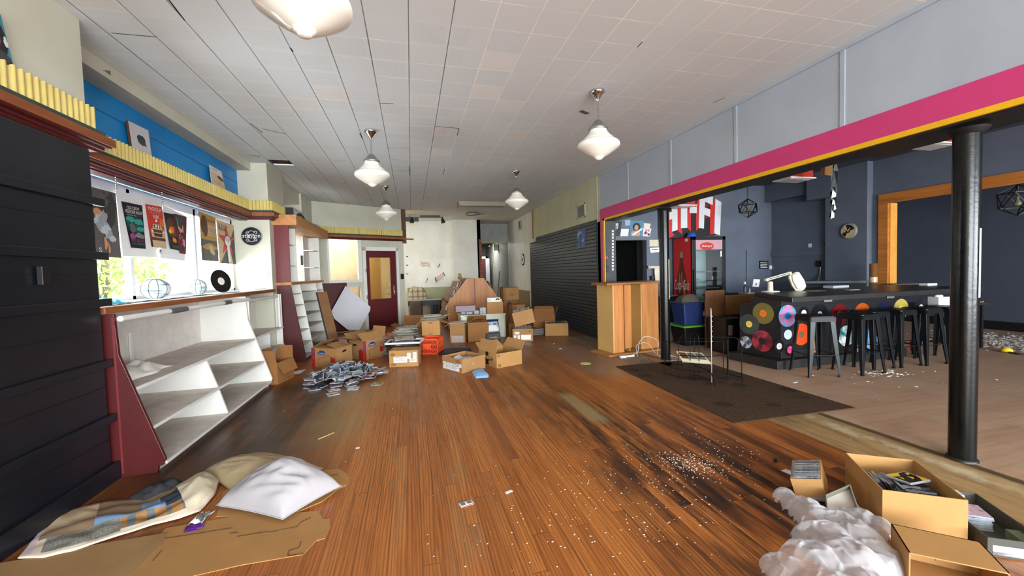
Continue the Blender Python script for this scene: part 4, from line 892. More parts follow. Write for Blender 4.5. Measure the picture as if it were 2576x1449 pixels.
# stools
def stool():
    t=thing('bar_stool','s','stool',(0,0,0),group='black metal bar stools')
    BM=mat('stool_gunmetal',(27,31,34),.34,.5,var=.15)
    mb=MB(); w=.155
    mb.prism([(x,y,.735) for x,y in [(w*cx-.03*cx*(1-abs(math.cos(a))),w*cy-.03*cy*(1-abs(math.sin(a)))) for cx,cy,aa in ((1,1,0),(-1,1,1),(-1,-1,2),(1,-1,3)) for a in ((PI/2*aa)+.05,(PI/2*aa)+PI/4,(PI/2*aa)+PI/2-.05)]],(0,0,.022))
    mb.build('seat',BM,t,local=True,bevel=.006)
    mb=MB()
    for a in range(4):
        m=Matrix.Rotation(a*PI/2,4,'Z'); mb.box(-w+.01,w-.01,-w-.001,-w+.004,.685,.738,m)
    mb.build('seat_apron',BM,t,local=True)
    for sx in (1,-1):
        for sy in (1,-1):
            mb=MB(); A=Vector((sx*.145,sy*.145,.735));B=Vector((sx*.195,sy*.195,.0)); k=Vector((sx,0,0));j=Vector((0,sy,0))
            def sec(p,w1): return [p,p-k*w1,p-k*w1*.9-j*.012,p-k*.012-j*.012,p-j*w1*.9-k*.012,p-j*w1]
            a=sec(A,.062);b=sec(A.lerp(B,.6),.048);c=sec(B+Vector((0,0,.0)),.026)
            n=6; mb.add(a+b+c,[(i,(i+1)%n,n+(i+1)%n,n+i) for i in range(n)]+[(n+i,n+(i+1)%n,2*n+(i+1)%n,2*n+i) for i in range(n)]+[tuple(range(n)),tuple(range(3*n-1,2*n-1,-1))])
            lg=mb.build('leg',BM,t,local=True,bevel=.002)
            MB().box(B.x-sx*.014-.016,B.x-sx*.014+.016,B.y-sy*.014-.016,B.y-sy*.014+.016,0,.02).build('rubber_foot',BLK,lg,local=True)
    f=.172
    for a in range(4): 
        m=Matrix.Rotation(a*PI/2,4,'Z'); MB().tube([m@Vector((-f,-f,.27)),m@Vector((f,-f,.27))],.006,6).build('foot_rail',BM,t,local=True)
    return t
st=stool()
sp=[(4.955,4.055,-.29,'nearest black metal stool, at the splattered record corner of the bar'),(5.555,3.965,.0,'second black metal stool along the bar from the podium'),(5.93,4.10,.03,'third black metal stool, close behind the second along the bar'),(6.40,4.09,.02,'fourth black metal stool in front of the gold record'),(6.81,4.05,-.02,'fifth black metal stool along the bar'),(7.27,4.07,.03,'farthest black metal stool, half hidden by the near column')]
for i,(x,y,a,l) in enumerate(sp):
    if i==0: st.location=(x,y,0); st.rotation_euler=(0,0,a); st['label']=l
    else: dup(st,(x,y,0),(0,0,a),l)
# things on the bar
CRM=mat('cream_enamel',(226,218,190),.35,var=.05)
c=PZ(1938,734,CT+.001); t=thing('desk_lamp','cream articulated magnifier lamp clamped on the bar end','lamp',c)
YL=c.y
MB().lathe([(.115,0),(.115,.012),(.04,.016)],28,c).build('base',CRM,t); MB().lathe([(.042,.014),(.036,.03),(.034,.14),(.02,.15)],20,c).build('post',CRM,t)
e0=PY(1928,704,YL); e1=PY(1986,687,YL); hc_=PY(2006,709,YL-.03)
for d in (-.012,.012): MB().tube([e0+Vector((0,0,d)),e1+Vector((0,0,d))],.008,8).build('arm',CRM,t)
for e in (e0,e1): MB().lathe([(.022,-.02),(.022,.02)],14,e,Matrix.Rotation(PI/2,4,'X')).build('joint',CRM,t)
_u=Vector((.42,-.1,-.86)).normalized(); _n=Vector((-.25,-.9,-.12)); _n=(_n-_u*_n.dot(_u)).normalized(); _v=_n.cross(_u)
M0=Matrix(((_u.x,_v.x,_n.x,hc_.x),(_u.y,_v.y,_n.y,hc_.y),(_u.z,_v.z,_n.z,hc_.z),(0,0,0,1)))@Matrix.Scale(.95,4)
mb=MB(M0); mb.prism([(-.15,-.05,-.035),(-.13,-.085,-.035),(.02,-.1,-.035),(.12,-.085,-.035),(.155,-.04,-.035),(.155,.04,-.035),(.12,.085,-.035),(.02,.1,-.035),(-.13,.085,-.035),(-.15,.05,-.035)],(0,0,.05)); mb.prism([(-.14,-.045,.015),(-.06,-.07,.015),(.08,-.07,.015),(.12,-.03,.015),(.12,.03,.015),(.08,.07,.015),(-.06,.07,.015),(-.14,.045,.015)],(0,0,.03)); mb.build('lamp_head',CRM,t,bevel=.012)
MB(M0).disc((.06,0,.047),(0,0,1),.055,24,.045).build('lens_ring',CRM,t)
def onbar(px,py,z=1.012): p=PZ(px,py,z); return p
def slab(name,lab,cat,px0,py0,px1,py1,d,h,m,z=1.012,group=None,bev=.003):
    a=PZ(px0,py0,z+.001);b=PZ(px1,py1,z+.001); u=(b-a); u.z=0; v=Vector((-u.y,u.x,0)).normalized()*d
    q=[a,b,b+v,a+v]; return tag(MB().hexa(q,[p+Vector((0,0,h)) for p in q]).build(name,m,bevel=bev),lab,cat,group)
slab('folded_napkin','grey folded cloth lying on the bar behind the lamp','cloth',2096,725,2136,723,.16,.035,mat('grey_cloth',(176,178,182),.8))
slab('drink_tray','small white tray on the bar before the dark opening','tray',2334,719,2358,718,.12,.035,PAPER)
slab('loose_board','flat brown board lying on the far bar top','board',2245,717,2318,715,.22,.015,mat('grey_brown_board',(96,82,70),.7))
slab('paper_scrap','torn tan paper on the bar beside the lamp','paper',2035,733,2078,732,.14,.004,mm('tan_paper',(176,152,112)))
slab('paper_scrap','small white paper on the bar under the grey cloth','paper',2139,730,2164,729,.08,.004,PAPER)
slab('sink_rail','low black rail along the back of the bar top','rail',1998,714,2190,712,.1,.05,BLK)
# back-bar objects
c=PZ(2197,712,1.0); c=PY(2197,712,5.3); t=thing('cardboard_tube','upright brown cardboard tube beside the honey wood opening','tube',(c.x,5.3,0))
MB().lathe([(.055,0),(.055,PY(2197,663,5.3).z),(.05,PY(2197,663,5.3).z),(.05,.01)],20,(c.x,5.3,0)).build('tube',wood('tube_card',(140,96,50),(116,76,38),'z'),t); MB().lathe([(.0565,1.05),(.0565,1.14)],20,(c.x,5.3,0),caps=False).build('film_wrap',mat('clear_film',(196,170,140),.2),t)
t=thing('back_counter','low black counter against the wall behind the bar','counter',(7.2,6,0)); MB().box(6.6,8.1,5.75,6.3,0,.89).build('carcass',BLK,t); MB().box(6.58,8.12,5.72,6.32,.89,.93).build('worktop',BLK,t,bevel=.004)
c=PX(2136.5,581,BX-.145); t=thing('wall_clock','round record-styled wall clock in black and cream','clock',c)
mb=MB(); mb.use(mat('clock_rim',(120,124,110),.5)).lathe([(.15,0),(.15,.03),(.128,.035)],40,(0,0,0),Matrix.Rotation(-PI/2,4,'Y')); mb.build('rim',parent=t,local=True)
mb=MB(); mb.use(INKC).disc((-.036,0,0),(-1,0,0),.128,40); mb.use(INK)
for a0,a1 in ((.2,1.9),(3.5,4.3)):
    mb.add([Vector((-.037,0,0))]+[Vector((-.037,-.12*math.cos(a0+(a1-a0)*k/10),.12*math.sin(a0+(a1-a0)*k/10))) for k in range(11)],[tuple(range(12))])
mb.disc((-.038,0,0),(-1,0,0),.04,20,.018); mb.build('dial',parent=t,local=True,recalc=False)
for a,l in ((.9,.07),(2.2,.1)): MB().bar((-.042,0,0),(-.042,-l*math.cos(a),l*math.sin(a)),.008,.003).build('clock_hand',INKW,t,local=True)
def wallbox(name,lab,cat,px0,py0,px1,py1,pl,v,th,m,group=None):
    a=(PY if pl=='y' else PX)(px0,py0,v);b=(PY if pl=='y' else PX)(px1,py1,v)
    if pl=='y': mb=MB().box(a.x,b.x,v-th,v,b.z,a.z)
    else: mb=MB().box(v-th,v,min(a.y,b.y),max(a.y,b.y),b.z,a.z)
    return tag(mb.build(name,m,bevel=.003),lab,cat,group)
s=Sheet(*[PY(x,y,BY-.012) for x,y in ((1910,656),(1933,657),(1933,677),(1910,676))],INK,.012)
for k in range(4): s.rect(INKW,.12,.72-.19*k,.88,.80-.19*k)
s.build('notice_sign','small black notice with white lines on the back wall of the bar','sign')
wallbox('wall_outlet','white outlet beside the black notice on the back wall','outlet',1935,668,1942,677,'y',BY,.012,PAPER)
wallbox('wall_outlet','small white plate high beside the recess of the bar wall','outlet',2034,613,2042,622,'x',BX,.012,PAPER)
wallbox('paper_dispenser','slim dark dispenser low on the recess wall','dispenser',2057,656,2066,671,'x',BX,.05,BLK)
wallbox('small_bracket','small brown fitting at the pier edge above the ledge','bracket',2082,607,2089,618,'x',BX-.0,.1,INKB)
tag(MB().tube([PX(2064,672,BX-.02),PX(2063,690,BX-.03),PX(2055,715,BX-.2)],.02,8).build('grey_hose',GREYM),'grey hose hanging under the dispenser','hose')
struct(MB().tube([PY(1879,630,BY-.02),PY(1878.5,712,BY-.02)],.012,6).build('trim_conduit',BARW))
# brown worktop and clutter left of the bar
t=thing('work_table','brown cardboard-clad table between the drinks fridge and the bar','table',(5.6,6.0,0))
a=PY(1822,748,6.0);b=PY(1908,746,6.0)
MB().box(a.x,b.x+.1,5.98,6.55,.86,.89).build('table_top',mat('dark_table_top',(52,46,42),.5),t)
MB().prism([(a.x,5.97,.89),(b.x+.05,5.97,.89),(b.x-.08,5.97,.70),(a.x,5.97,.66)],(0,.012,0)).build('front_flap',CARD2,t)
MB().box(a.x,PY(1866,790,6.0).x,5.985,5.997,.55,.7).build('lower_flap',CARD2,t)
for x in (a.x+.03,b.x+.04): 
    for y in (6.02,6.5): MB().box(x-.02,x+.02,y-.02,y+.02,0,.86).build('leg',BLK,t)
a=PY(1774,731,5.95);b=PY(1822,731,5.95); tag(MB().box(a.x,b.x,5.94,5.97,0,a.z).build('upright_board',wood('brown_board',(120,80,46),(96,60,32),'z'),bevel=.003),'upright brown board between the blue tote and the table','board')
def at6(px,py,y=6.2): return PY(px,py,y)
c=PY(1874,747,6.2); c.z=.891; t=thing('spray_bottle','dark blue spray bottle on the brown table','bottle',c); MB().lathe([(.035,0),(.036,.12),(.03,.135),(.016,.145),(.016,.17)],16,c).build('body',mat('dark_blue_plastic',(50,66,86),.3),t); MB().lathe([(.018,.17),(.02,.2),(.01,.215)],12,c).build('cap',PAPER,t)
c=PY(1886,746,6.2); c.z=.891; tag(MB().lathe([(.014,0),(.014,.06),(.006,.07),(.006,.09)],12,c).build('small_bottle',PAPER),'tiny white bottle beside the blue spray bottle','bottle')
s=Sheet(*[PY(x,y,6.35) for x,y in ((1896,702),(1912,703),(1909,722),(1893,721))],PAPER,.012); s.ell(INK,.5,.35,.1,.14); s.build('picture_card','white card with a small dark figure standing on the brown table','card')
a=PY(1880,745,6.1);b=PY(1906,745,6.1); tag(MB().box(a.x,b.x,6.1,6.3,.891,.903).build('round_tray',PAPER,bevel=.003),'thin white tray at the bar end of the brown table','tray')
a=PY(1832,745,6.1);b=PY(1858,745,6.1); tag(MB().box(a.x,b.x,6.1,6.35,.891,.92).build('dark_cloth',BLK,bevel=.012),'black cloth lying on the brown table near the fridge','cloth')
# drinks fridge
FX0,FY=PY(1742,700,7.17).x,7.17; FX1=PY(1826,700,7.17).x; FZ=PY(1742,595,7.17).z
t=thing('drinks_fridge','tall red and black drinks fridge with a bottle picture on its side','fridge',((FX0+FX1)/2,7.5,0))
FR=mat('fridge_red',(228,30,28),.35,var=.06)
mb=MB(); mb.use(BLK)
for q in ((FX0,FX1,FY+.05,7.78,0,.28),(FX0,FX1,FY+.05,7.78,FZ-.04,FZ),(FX0+.01,FX0+.05,FY+.05,7.78,.28,FZ),(FX1-.04,FX1,FY+.05,7.78,.28,FZ),(FX0,FX1,7.74,7.78,.28,FZ)): mb.box(*q)
mb.build('cabinet',parent=t)
s=Sheet((FX0-.002,7.78,FZ),(FX0-.002,FY+.06,FZ),(FX0-.002,FY+.06,.02),(FX0-.002,7.78,.02),FR,.012)
DB=mm('bottle_brown',(112,44,20)); AM=mm('bottle_amber',(222,124,48)); CAP=mm('bottle_cap',(176,150,104))
bp=[(.42,.745),(.42,.69),(.40,.66),(.36,.6),(.27,.53),(.2,.46),(.17,.38),(.2,.32),(.2,.25),(.16,.2),(.2,.08),(.24,.06),(.76,.06),(.8,.08),(.84,.2),(.8,.25),(.8,.32),(.83,.38),(.8,.46),(.73,.53),(.64,.6),(.60,.66),(.58,.69),(.58,.745)]
bp=[(u,v+.09 if v>.15 else v) for u,v in bp]; s.poly(DB,bp); 
for u,v,a_,b_ in ((.36,.5,.05,.12),(.5,.56,.035,.08),(.66,.44,.06,.12),(.3,.22,.05,.1),(.6,.2,.08,.08),(.45,.3,.06,.05)): s.blob(AM,u,v,a_,b_,int(u*90),.3)
s.rect(CAP,.41,.79,.59,.85); s.text(INKW,'Coca-Cola',.06,.45,.94,.56,.35); s.rect(PAPER,.72,.955,.9,.985); s.build('side_panel','red printed side panel',parent=t)
door=MB(); door.use(BLK)
for q in ((FX0,FX0+.09,.28,FZ),(FX1-.07,FX1,.28,FZ),(FX0,FX1,FZ-.07,FZ),(FX0,FX1,.28,.36)): door.box(q[0],q[1],FY,FY+.05,q[2],q[3])
d=door.build('door',parent=t,bevel=.004); MB().box(FX0+.08,FX1-.06,FY+.02,FY+.028,.35,FZ-.06).build('pane',glass('fridge_glass',(.9,.96,.95),.2),d); MB().box(FX0+.01,FX0+.03,FY-.04,FY-.02,.9,1.35).build('handle',BLK,d)
s=Sheet((FX0+.09,FY+.015,FZ-.07),(FX1-.07,FY+.015,FZ-.07),(FX1-.07,FY+.015,FZ-.27),(FX0+.09,FY+.015,FZ-.27),mm('faded_pink_header',(196,150,160)),.002); s.ell(INKR,.42,.35,.26,.4); s.text(INKW,'Always',.22,.2,.62,.5,.3); s.build('header_sign','faded pink header with a red disc',parent=d)
MB().box(FX1-.12,FX1-.085,FY+.012,FY+.018,FZ-.42,FZ-.3).build('sticker',PAPER,d)
MB().box(FX0+.06,FX1-.05,7.70,7.735,.28,FZ-.05).build('back_liner',mat('fridge_liner',(214,228,230),.4),t)
for z in (.55,.95,1.3): 
    mb=MB()
    for k in range(9): mb.bar((FX0+.06,FY+.1+.07*k,z),(FX1-.05,FY+.1+.07*k,z),.006,.006)
    mb.bar((FX0+.06,FY+.09,z),(FX1-.05,FY+.09,z),.014,.02); mb.build('wire_shelf',GREYM,t)
# cut-out wall sign above the fridge
YS=7.45
ss=[]
def sp_(x,y,d=0): return PY(x,y,YS-d)
t=thing('hifi_sign','large cut-out sign of white block letters with red sides above the drinks fridge','sign',(6.1,YS,2.1))
RD=mm('sign_red',(204,32,28)); DR=mm('sign_dark_red',(110,18,20)); BKS=mm('sign_black',(16,14,16)); WT=mm('sign_white',(216,218,220))
def cut(name,pts,m,d=0,th=.02):
    MB().prism([sp_(x,y,d) for x,y in pts],(0,th,0)).build(name,m,t)
cut('backing_board',[(1672,512),(1690,508),(1720,490),(1757,478),(1796,500),(1815,512),(1800,592),(1684,600),(1672,590)],BKS,0,.03)
cut('letter_side',[(1676,540),(1690,528),(1690,583),(1697,592),(1676,602)],RD,.012); cut('letter_side',[(1704.5,520),(1713,520),(1713,574),(1716,578),(1716,590),(1704.5,580)],RD,.012)
cut('letter_side',[(1725,496),(1751,498),(1751,515),(1725,515)],DR,.012); cut('letter_side',[(1729,521),(1738,534),(1738,583),(1729,573)],RD,.012); cut('letter_side',[(1751,515),(1760,495),(1760,573),(1751,580)],RD,.012)
cut('letter_side',[(1787,502),(1800,500),(1798,588),(1786,590)],RD,.012); cut('letter_side',[(1774,508),(1790,513),(1774,525)],DR,.024); cut('letter_side',[(1773,540),(1786,545),(1773,552)],DR,.024)
cut('letter',[(1690,512),(1704.5,510),(1704.5,578),(1691,583),(1691,551),(1684,553),(1684,535),(1690,533)],WT,.03,.018)
cut('letter',[(1713,520),(1729,519),(1729,573),(1713,574)],WT,.03,.018); cut('hyphen',[(1735,520),(1753,520),(1753,536),(1735,536)],WT,.03,.018)
cut('letter',[(1760,496),(1778,490),(1794,495),(1793,516),(1774,507),(1773,522),(1787,527),(1786,546),(1772,540),(1771,575),(1758,573)],WT,.03,.018)
cut('letter',[(1800,500),(1815,509),(1811,592),(1797,587)],WT,.03,.018)
c=PY(1743,590,7.3); tag(MB().lathe([(.1,0),(.095,.04),(.06,.085),(.001,.1)],20,(c.x,7.35,FZ+.002)).build('blue_bowl',mat('bright_blue_plastic',(30,90,190),.4)),'bright blue bowl upside down on top of the drinks fridge','bowl')
# red downlight boxes under the bar ceiling
def rbox(px0,px1,pyb,y,lab):
    a=PY(px0,pyb,y);b=PY(px1,pyb,y); w=b.x-a.x; t=thing('ceiling_fixture',lab,'ceiling fixture',((a.x+b.x)/2,y+.15,a.z),group='red fixtures over the bar')
    MB().box(a.x+.03,b.x-.03,y+.02,y+.30,a.z+.02,a.z+.28).build('housing',mat('fixture_red',(176,44,26),.5),t); MB().box(a.x,b.x,y-.01,y+.33,a.z,a.z+.02).build('rim_plate',PAPER,t); MB().box(a.x+.06,b.x-.06,y+.05,y+.27,a.z-.004,a.z).build('lens',mat('lens_plastic',(220,220,214),.3),t); MB().tube([(a.x+w/2,y+.15,a.z+.28),(a.x+w/2,y+.15,CE)],.015,8).build('stem',BLK,t)
rbox(1988,2052,447,5.3,'red boxed light fixture over the middle of the bar'); rbox(2352,2412,358,4.2,'red boxed light fixture nearest the front column'); rbox(1706,1753,517,6.9,'red boxed light fixture before the big letter sign')
# wire polyhedron lamps
def poly_lamp(px,py,rad,Yv,ptop,lab,pl='y'):
    c=PY(px,py,Yv); t=thing('wire_lamp',lab,'lamp',c,group='black polyhedron lamps'); g=(1+5**.5)/2
    V=[Vector(v) for v in [(0,s1,s2*g) for s1 in(1,-1) for s2 in(1,-1)]+[(s1,s2*g,0) for s1 in(1,-1) for s2 in(1,-1)]+[(s2*g,0,s1) for s1 in(1,-1) for s2 in(1,-1)]]
    q=Vector((0,1,g)).rotation_difference(Vector((0,0,1))); V=[q@v.normalized()*rad for v in V]; L=min((V[0]-v).length for v in V[1:])*1.05
    mb=MB(); 
    for i in range(12):
        for j in range(i): 
            if (V[i]-V[j]).length<L: mb.bar(V[i],V[j],.014,.014)
    mb.build('cage',BLK,t,local=True); MB().lathe([(.02,.06),(.02,-.0),(.045,-.04),(.05,-.07),(.03,-.1),(.001,-.11)],14).build('bulb',mat('clear_bulb',(120,110,90),.2),t,local=True)
    MB().tube([(0,0,.06),(0,0,rad)],.01,6).build('socket_stem',BLK,t,local=True)
    mb=MB(); n=int((CE-c.z-rad)/.05)
    for k in range(n): mb.tube([(.012*math.cos(a)*(k%2),.012*math.cos(a)*(1-k%2),rad+.025+.05*k+.03*math.sin(a)) for a in [2*PI*j/8 for j in range(8)]],.004,4,closed=True)
    mb.build('chain',BLK,t,local=True)
poly_lamp(1881,524,.19,6.9,460,'black wire polyhedron lamp hanging beside the big letter sign'); poly_lamp(2560,503,.26,4.6,460,'black wire polyhedron lamp in the far dark room')
# hanging torn strip and lath at the beam
t=thing('torn_strip','torn black and white strip hanging from the broken bar ceiling','strip',PY(2098,400,4.7))
P=[PY(x,y,4.7) for x,y in ((2106,400),(2104,430),(2099,470),(2096,490),(2098,515),(2094,547))]
mb=MB(); mb.use(BLK)
for i in range(5):
    w=.035+.01*(i%2); a,b=P[i],P[i+1]; mb.use(BLK); mb.add([a+Vector((-w,0,0)),a+Vector((w,.01,0)),b+Vector((w,.0,0)),b+Vector((-w,.02,0))],[(0,1,2,3)])
mb.build('black_strip',parent=t,solid=.006)
mb=MB(); mb.use(PAPER)
for x,y,w,h,k in ((2098,488,.05,.06,.2),(2097,508,.03,.04,.5),(2101,520,.03,.05,-.4),(2095,540,.04,.06,.3)):
    c=PY(x,y,4.68); mb.add([c+Vector((-w,0,-h)),c+Vector((w*.6,0,-h*.7)),c+Vector((w,.01,h*k)),c+Vector((-w*.5,0,h))],[(0,1,2,3)])
mb.build('white_tatter',parent=t,solid=.004)
tag(MB().hexa([PY(x,y,4.9)+Vector((0,d,0)) for x,y,d in ((2074,440,0),(2093,442,0),(2093,442,.06),(2074,440,.06))],[PY(x,y,4.9)+Vector((0,d,0)) for x,y,d in ((2076,402,0),(2096,402,0),(2096,402,.06),(2076,402,.06))]).build('broken_plank',wood('raw_lath',(150,110,60),(110,76,40),'z')),'broken brown plank hanging from the bar ceiling behind the torn strip','plank')
# hall wall prints
def hp(pts,lab,base,fn=None,name='print',th=.002):
    s=Sheet(*[PY(x,y,7.3482) for x,y in pts],base,th)
    if fn: fn(s)
    return s.build(name,lab,'print','prints over the hall door')
def bw(s): s.blob(INKG,.3,.75,.28,.16,3,.2); s.blob(INKW,.55,.7,.12,.2,5,.3); s.poly(INKG,[(.3,.4),(.5,.7),(.65,.85),(.6,.6),(.4,.35)])
hp([(1538,557),(1564,557),(1560,594),(1540,594)],'black and white print with a pale arm over the hall door',INK,bw)
hp([(1572,554),(1586,553),(1586,567),(1573,568)],'small grey card above the white sheet over the hall door',INKLB)
hp([(1563,576),(1582,576),(1580,594),(1560,594)],'plain white sheet over the hall door',PAPER)
def por(s): s.ell(INK,.48,.6,.3,.26); s.ell(INKSK,.48,.55,.15,.17); s.blob(INKSK,.45,.15,.35,.2,4,.1); s.poly(INKW,[(.15,.08),(.4,.25),(.95,.55),(.9,.4),(.3,.05)]); s.rect(INK,.4,.6,.46,.62); s.rect(INK,.52,.6,.58,.62)
hp([(1586,555),(1619,555),(1617,594),(1584,594)],'blue portrait print of a person with round dark hair over the hall door',mm('portrait_blue',(70,130,160)),por)
hp([(1620,561),(1637,563),(1634,576),(1619,575)],'cream paper above the group print over the hall door',mm('cream_paper',(220,212,196)))
def grp(s):
    for k in range(7): s.blob(INK if k%2 else INKPK,.15+.7*rnd.random(),.15+.7*rnd.random(),.14,.16,k,.4)
hp([(1618,575),(1639,575),(1634,595),(1617,594)],'print of a crowded group of figures over the hall door',INKW,grp)
def yel(s): s.rect(INKC,.1,.1,.9,.9)
hp([(1634,603),(1656,603),(1657,620),(1634,620)],'yellowed notice beside the hall door',mm('yellowed_paper',(206,196,170)))
def sgn(s): s.rect(INKB,.2,.5,.85,.68); s.ell(INK,.55,.25,.05,.06)
hp([(1635,624),(1658,622),(1659,634),(1637,636)],'white notice with one dark line below the yellowed notice',PAPER,sgn)
t=thing('paper_towel','cream paper towel hanging from a wall roll beside the hall door','paper towel',PY(1650,680,7.3))
a=PY(1640,672,7.28); b=PY(1668,672,7.28); MB().tube([a+Vector((-.06,0,0)),b],.03,12).build('roll',mm('towel_paper',(214,204,182)),t)
MB().grid(6,8,lambda u,v:(PY(1647,672,7.26).lerp(PY(1668,672,7.26),u)+Vector((0,.01*math.sin(v*5),-.27*v-.03*u*v)))).build('hanging_sheet',mm('towel_paper',(214,204,182)),t,solid=.002); MB().box(a.x-.1,a.x-.05,7.25,7.35,a.z-.03,a.z+.03).build('bracket',GREYM,t)
wallbox('black_dispenser','black box on the hall wall under the paper towel','dispenser',1634,694,1651,704,'y',7.35,.08,BLK)
# sticker lettering strip on the dark post, with small tags
t=thing('lettering_strip','vertical strip of torn white letters on the dark post edge','lettering',Vector((RX+.22,7.118,1.6)))
mb=MB(); mb.use(INKW); rr=random.Random(3)
for k in range(13):
    y=582+8.0*k; w=3.4; c=PY(1541.5,y,7.112); a=rr.uniform(-.3,.3)
    mb.add([c+Vector((-.026,0,.018+a*.02)),c+Vector((.024,0,.024-a*.02)),c+Vector((.016,0,.004)),c+Vector((.026,0,-.02)),c+Vector((.006,0,-.012)),c+Vector((-.024,0,-.022)),c+Vector((-.012,0,.002))],[tuple(range(7))])
mb.build('torn_letters',parent=t,solid=.002)
def sil(pts,m,lab,name,cat): tag(MB().prism([PY(x,y,7.112) for x,y in pts],(0,.006,0)).build(name,m),lab,cat)
sil([(1523.5,668),(1534,668),(1532,671),(1533.5,684),(1532,686),(1526,686),(1524.5,684),(1526,671)],INK,'black vase-shaped sticker on the dark post','sticker','sticker')
sil([(1524,649),(1526.5,641),(1530,650),(1526,651)],INKR,'small red triangular sticker on the dark post','sticker','sticker')
# ================================================================ cartons and their contents
def carton(name,label,A,B,depth,h,m=CARD,flaps=(),closed=False,group='cartons on the shop floor',z0=0,rot=None,fill=None,cat='box',tilt=None):
    """open carton on the front edge A-B; local x along A-B, y away, z up"""
    A=Vector(A);B=Vector(B); w=(B-A).to_2d().length; rz=math.atan2(B.y-A.y,B.x-A.x)
    t=thing(name,label,cat,(A.x,A.y,z0),rz,group)
    if tilt: t.rotation_euler=(tilt[0],tilt[1],rz)
    k=.005; mb=MB(); mb.use(m)
    mb.box(0,w,0,depth,0,k)
    for q in ((0,w,0,k),(0,w,depth-k,depth),(0,k,k,depth-k),(w-k,w,k,depth-k)): mb.box(q[0],q[1],q[2],q[3],k,h)
    if closed: mb.box(0,w,0,depth,h-k,h); mb.use(CARD2).box(0,w,depth*.5-.002,depth*.5+.002,h,h+.0006)
    mb.build('body',parent=t,local=True)
    for s,L,a in flaps:
        a=R(a); o,u,v={'f':((0,0),(1,0),(0,-1)),'b':((0,depth),(1,0),(0,1)),'l':((0,0),(0,1),(-1,0)),'r':((w,0),(0,1),(1,0))}[s]
        l=w if s in 'fb' else depth
        o=Vector((*o,h));u=Vector((*u,0));d=Vector((v[0]*math.sin(a),v[1]*math.sin(a),math.cos(a))); n=u.cross(d)*k
        q=[o+u*.004,o+u*(l-.004),o+u*(l-.02)+d*L,o+u*.02+d*L]
        MB().hexa(q,[p+n for p in q]).build('flap',m,t,local=True)
    t['w']=w; t['d']=depth; t['h']=h; return t
def sticker(t,face,u0,v0,u1,v1,m=PAPER,lines=4,name='shipping_label',ink=INKG):
    """printed label on a carton face; u,v run 0..1 over the face"""
    w,d,h=t['w'],t['d'],t['h']
    P={'f':lambda u,v:Vector((u*w,-.0012,v*h)),'l':lambda u,v:Vector((-.0012,d*(1-u),v*h)),'r':lambda u,v:Vector((w+.0012,d*u,v*h))}[face]
    mb=MB(); s=Sheet(P(u0,v1),P(u1,v1),P(u1,v0),P(u0,v0),m,.001,mb=mb)
    for k in range(lines): s.rect(ink,.1,.85-.75*k/max(1,lines),.9 if k%2 else .7,.85-.75*k/max(1,lines)+.05)
    return mb.build(name,parent=t,recalc=False,local=True)
def stamp(t,face,u0,v0,u1,v1,txt,m,name='printed_mark'):
    w,d,h=t['w'],t['d'],t['h']
    P={'f':lambda u,v:Vector((u*w,-.0014,v*h)),'l':lambda u,v:Vector((-.0014,d*(1-u),v*h)),'r':lambda u,v:Vector((w+.0014,d*u,v*h))}[face]
    vs,fs=letters(txt); mb=MB(); mb.use(m); mb.add([P(u0+a*(u1-u0),v0+b*(v1-v0)) for a,b in vs],fs); return mb.build(name,parent=t,recalc=False,local=True)
def shape(t,face,pts,m,name='printed_mark',off=.0013):
    w,d,h=t['w'],t['d'],t['h']
    P={'f':lambda u,v:Vector((u*w,-off,v*h)),'l':lambda u,v:Vector((-off,d*(1-u),v*h)),'r':lambda u,v:Vector((w+off,d*u,v*h))}[face]
    mb=MB(); mb.use(m); mb.add([P(u,v) for u,v in pts],[tuple(range(len(pts)))]); return mb.build(name,parent=t,recalc=False,local=True)
STAMP=mm('stamp_brown',(120,74,36)); BLUEL=mm('label_blue',(36,58,120)); REDP=mm('carton_red_print',(160,36,28))
# record sleeves and disc cases as single things
LPC=cover('sleeve_print',sc=9); SPINE=None
def _sp():
    t=NT('sleeve_edges'); oi=t.n('ShaderNodeObjectInfo'); c=t.mix(oi.outputs['Random'],oi.outputs['Color'],(.55,.49,.40,1)); t.l(t.mix(.35,c,(.12,.10,.09,1)),t.b.inputs['Base Color']); t.b.inputs['Roughness'].default_value=.8; return t.m
SPINE=_sp()
def lp_mesh():
    mb=MB(); mb.use(SPINE).box(-.157,.157,-.157,.157,0,.0048); mb.use(LPC).add([(-.156,-.156,.0052),(.156,-.156,.0052),(.156,.156,.0052),(-.156,.156,.0052)],[(0,1,2,3)]); o=mb.build('record_sleeve',local=True); return o
_lp=lp_mesh(); _lp['category']='record sleeve'; _lpu=[0]
PAL=[(196,180,150),(120,96,70),(60,64,76),(176,60,46),(150,150,140),(40,44,40),(214,206,190),(96,110,120),(150,120,80),(110,40,36)]
def place(proto,used,M,col,label,group):
    o=proto if not used[0] else proto.copy()
    if used[0]: COL.objects.link(o)
    used[0]+=1; o.matrix_world=M; o.color=lin(col) ; o['label']=label; o['group']=group; return o
def lp_stack(c,n,rz,label,group,jit=.02,th=.0056,top=None,r=None):
    r=r or rnd
    for k in range(n):
        col=top if (top and k==n-1) else r.choice(PAL); a=rz+r.uniform(-.25,.25)*(1+3*(r.random()<.15))
        place(_lp,_lpu,Matrix.Translation((c[0]+r.uniform(-jit,jit),c[1]+r.uniform(-jit,jit),c[2]+.0008+th*k))@Matrix.Rotation(a,4,'Z'),col,label,group)
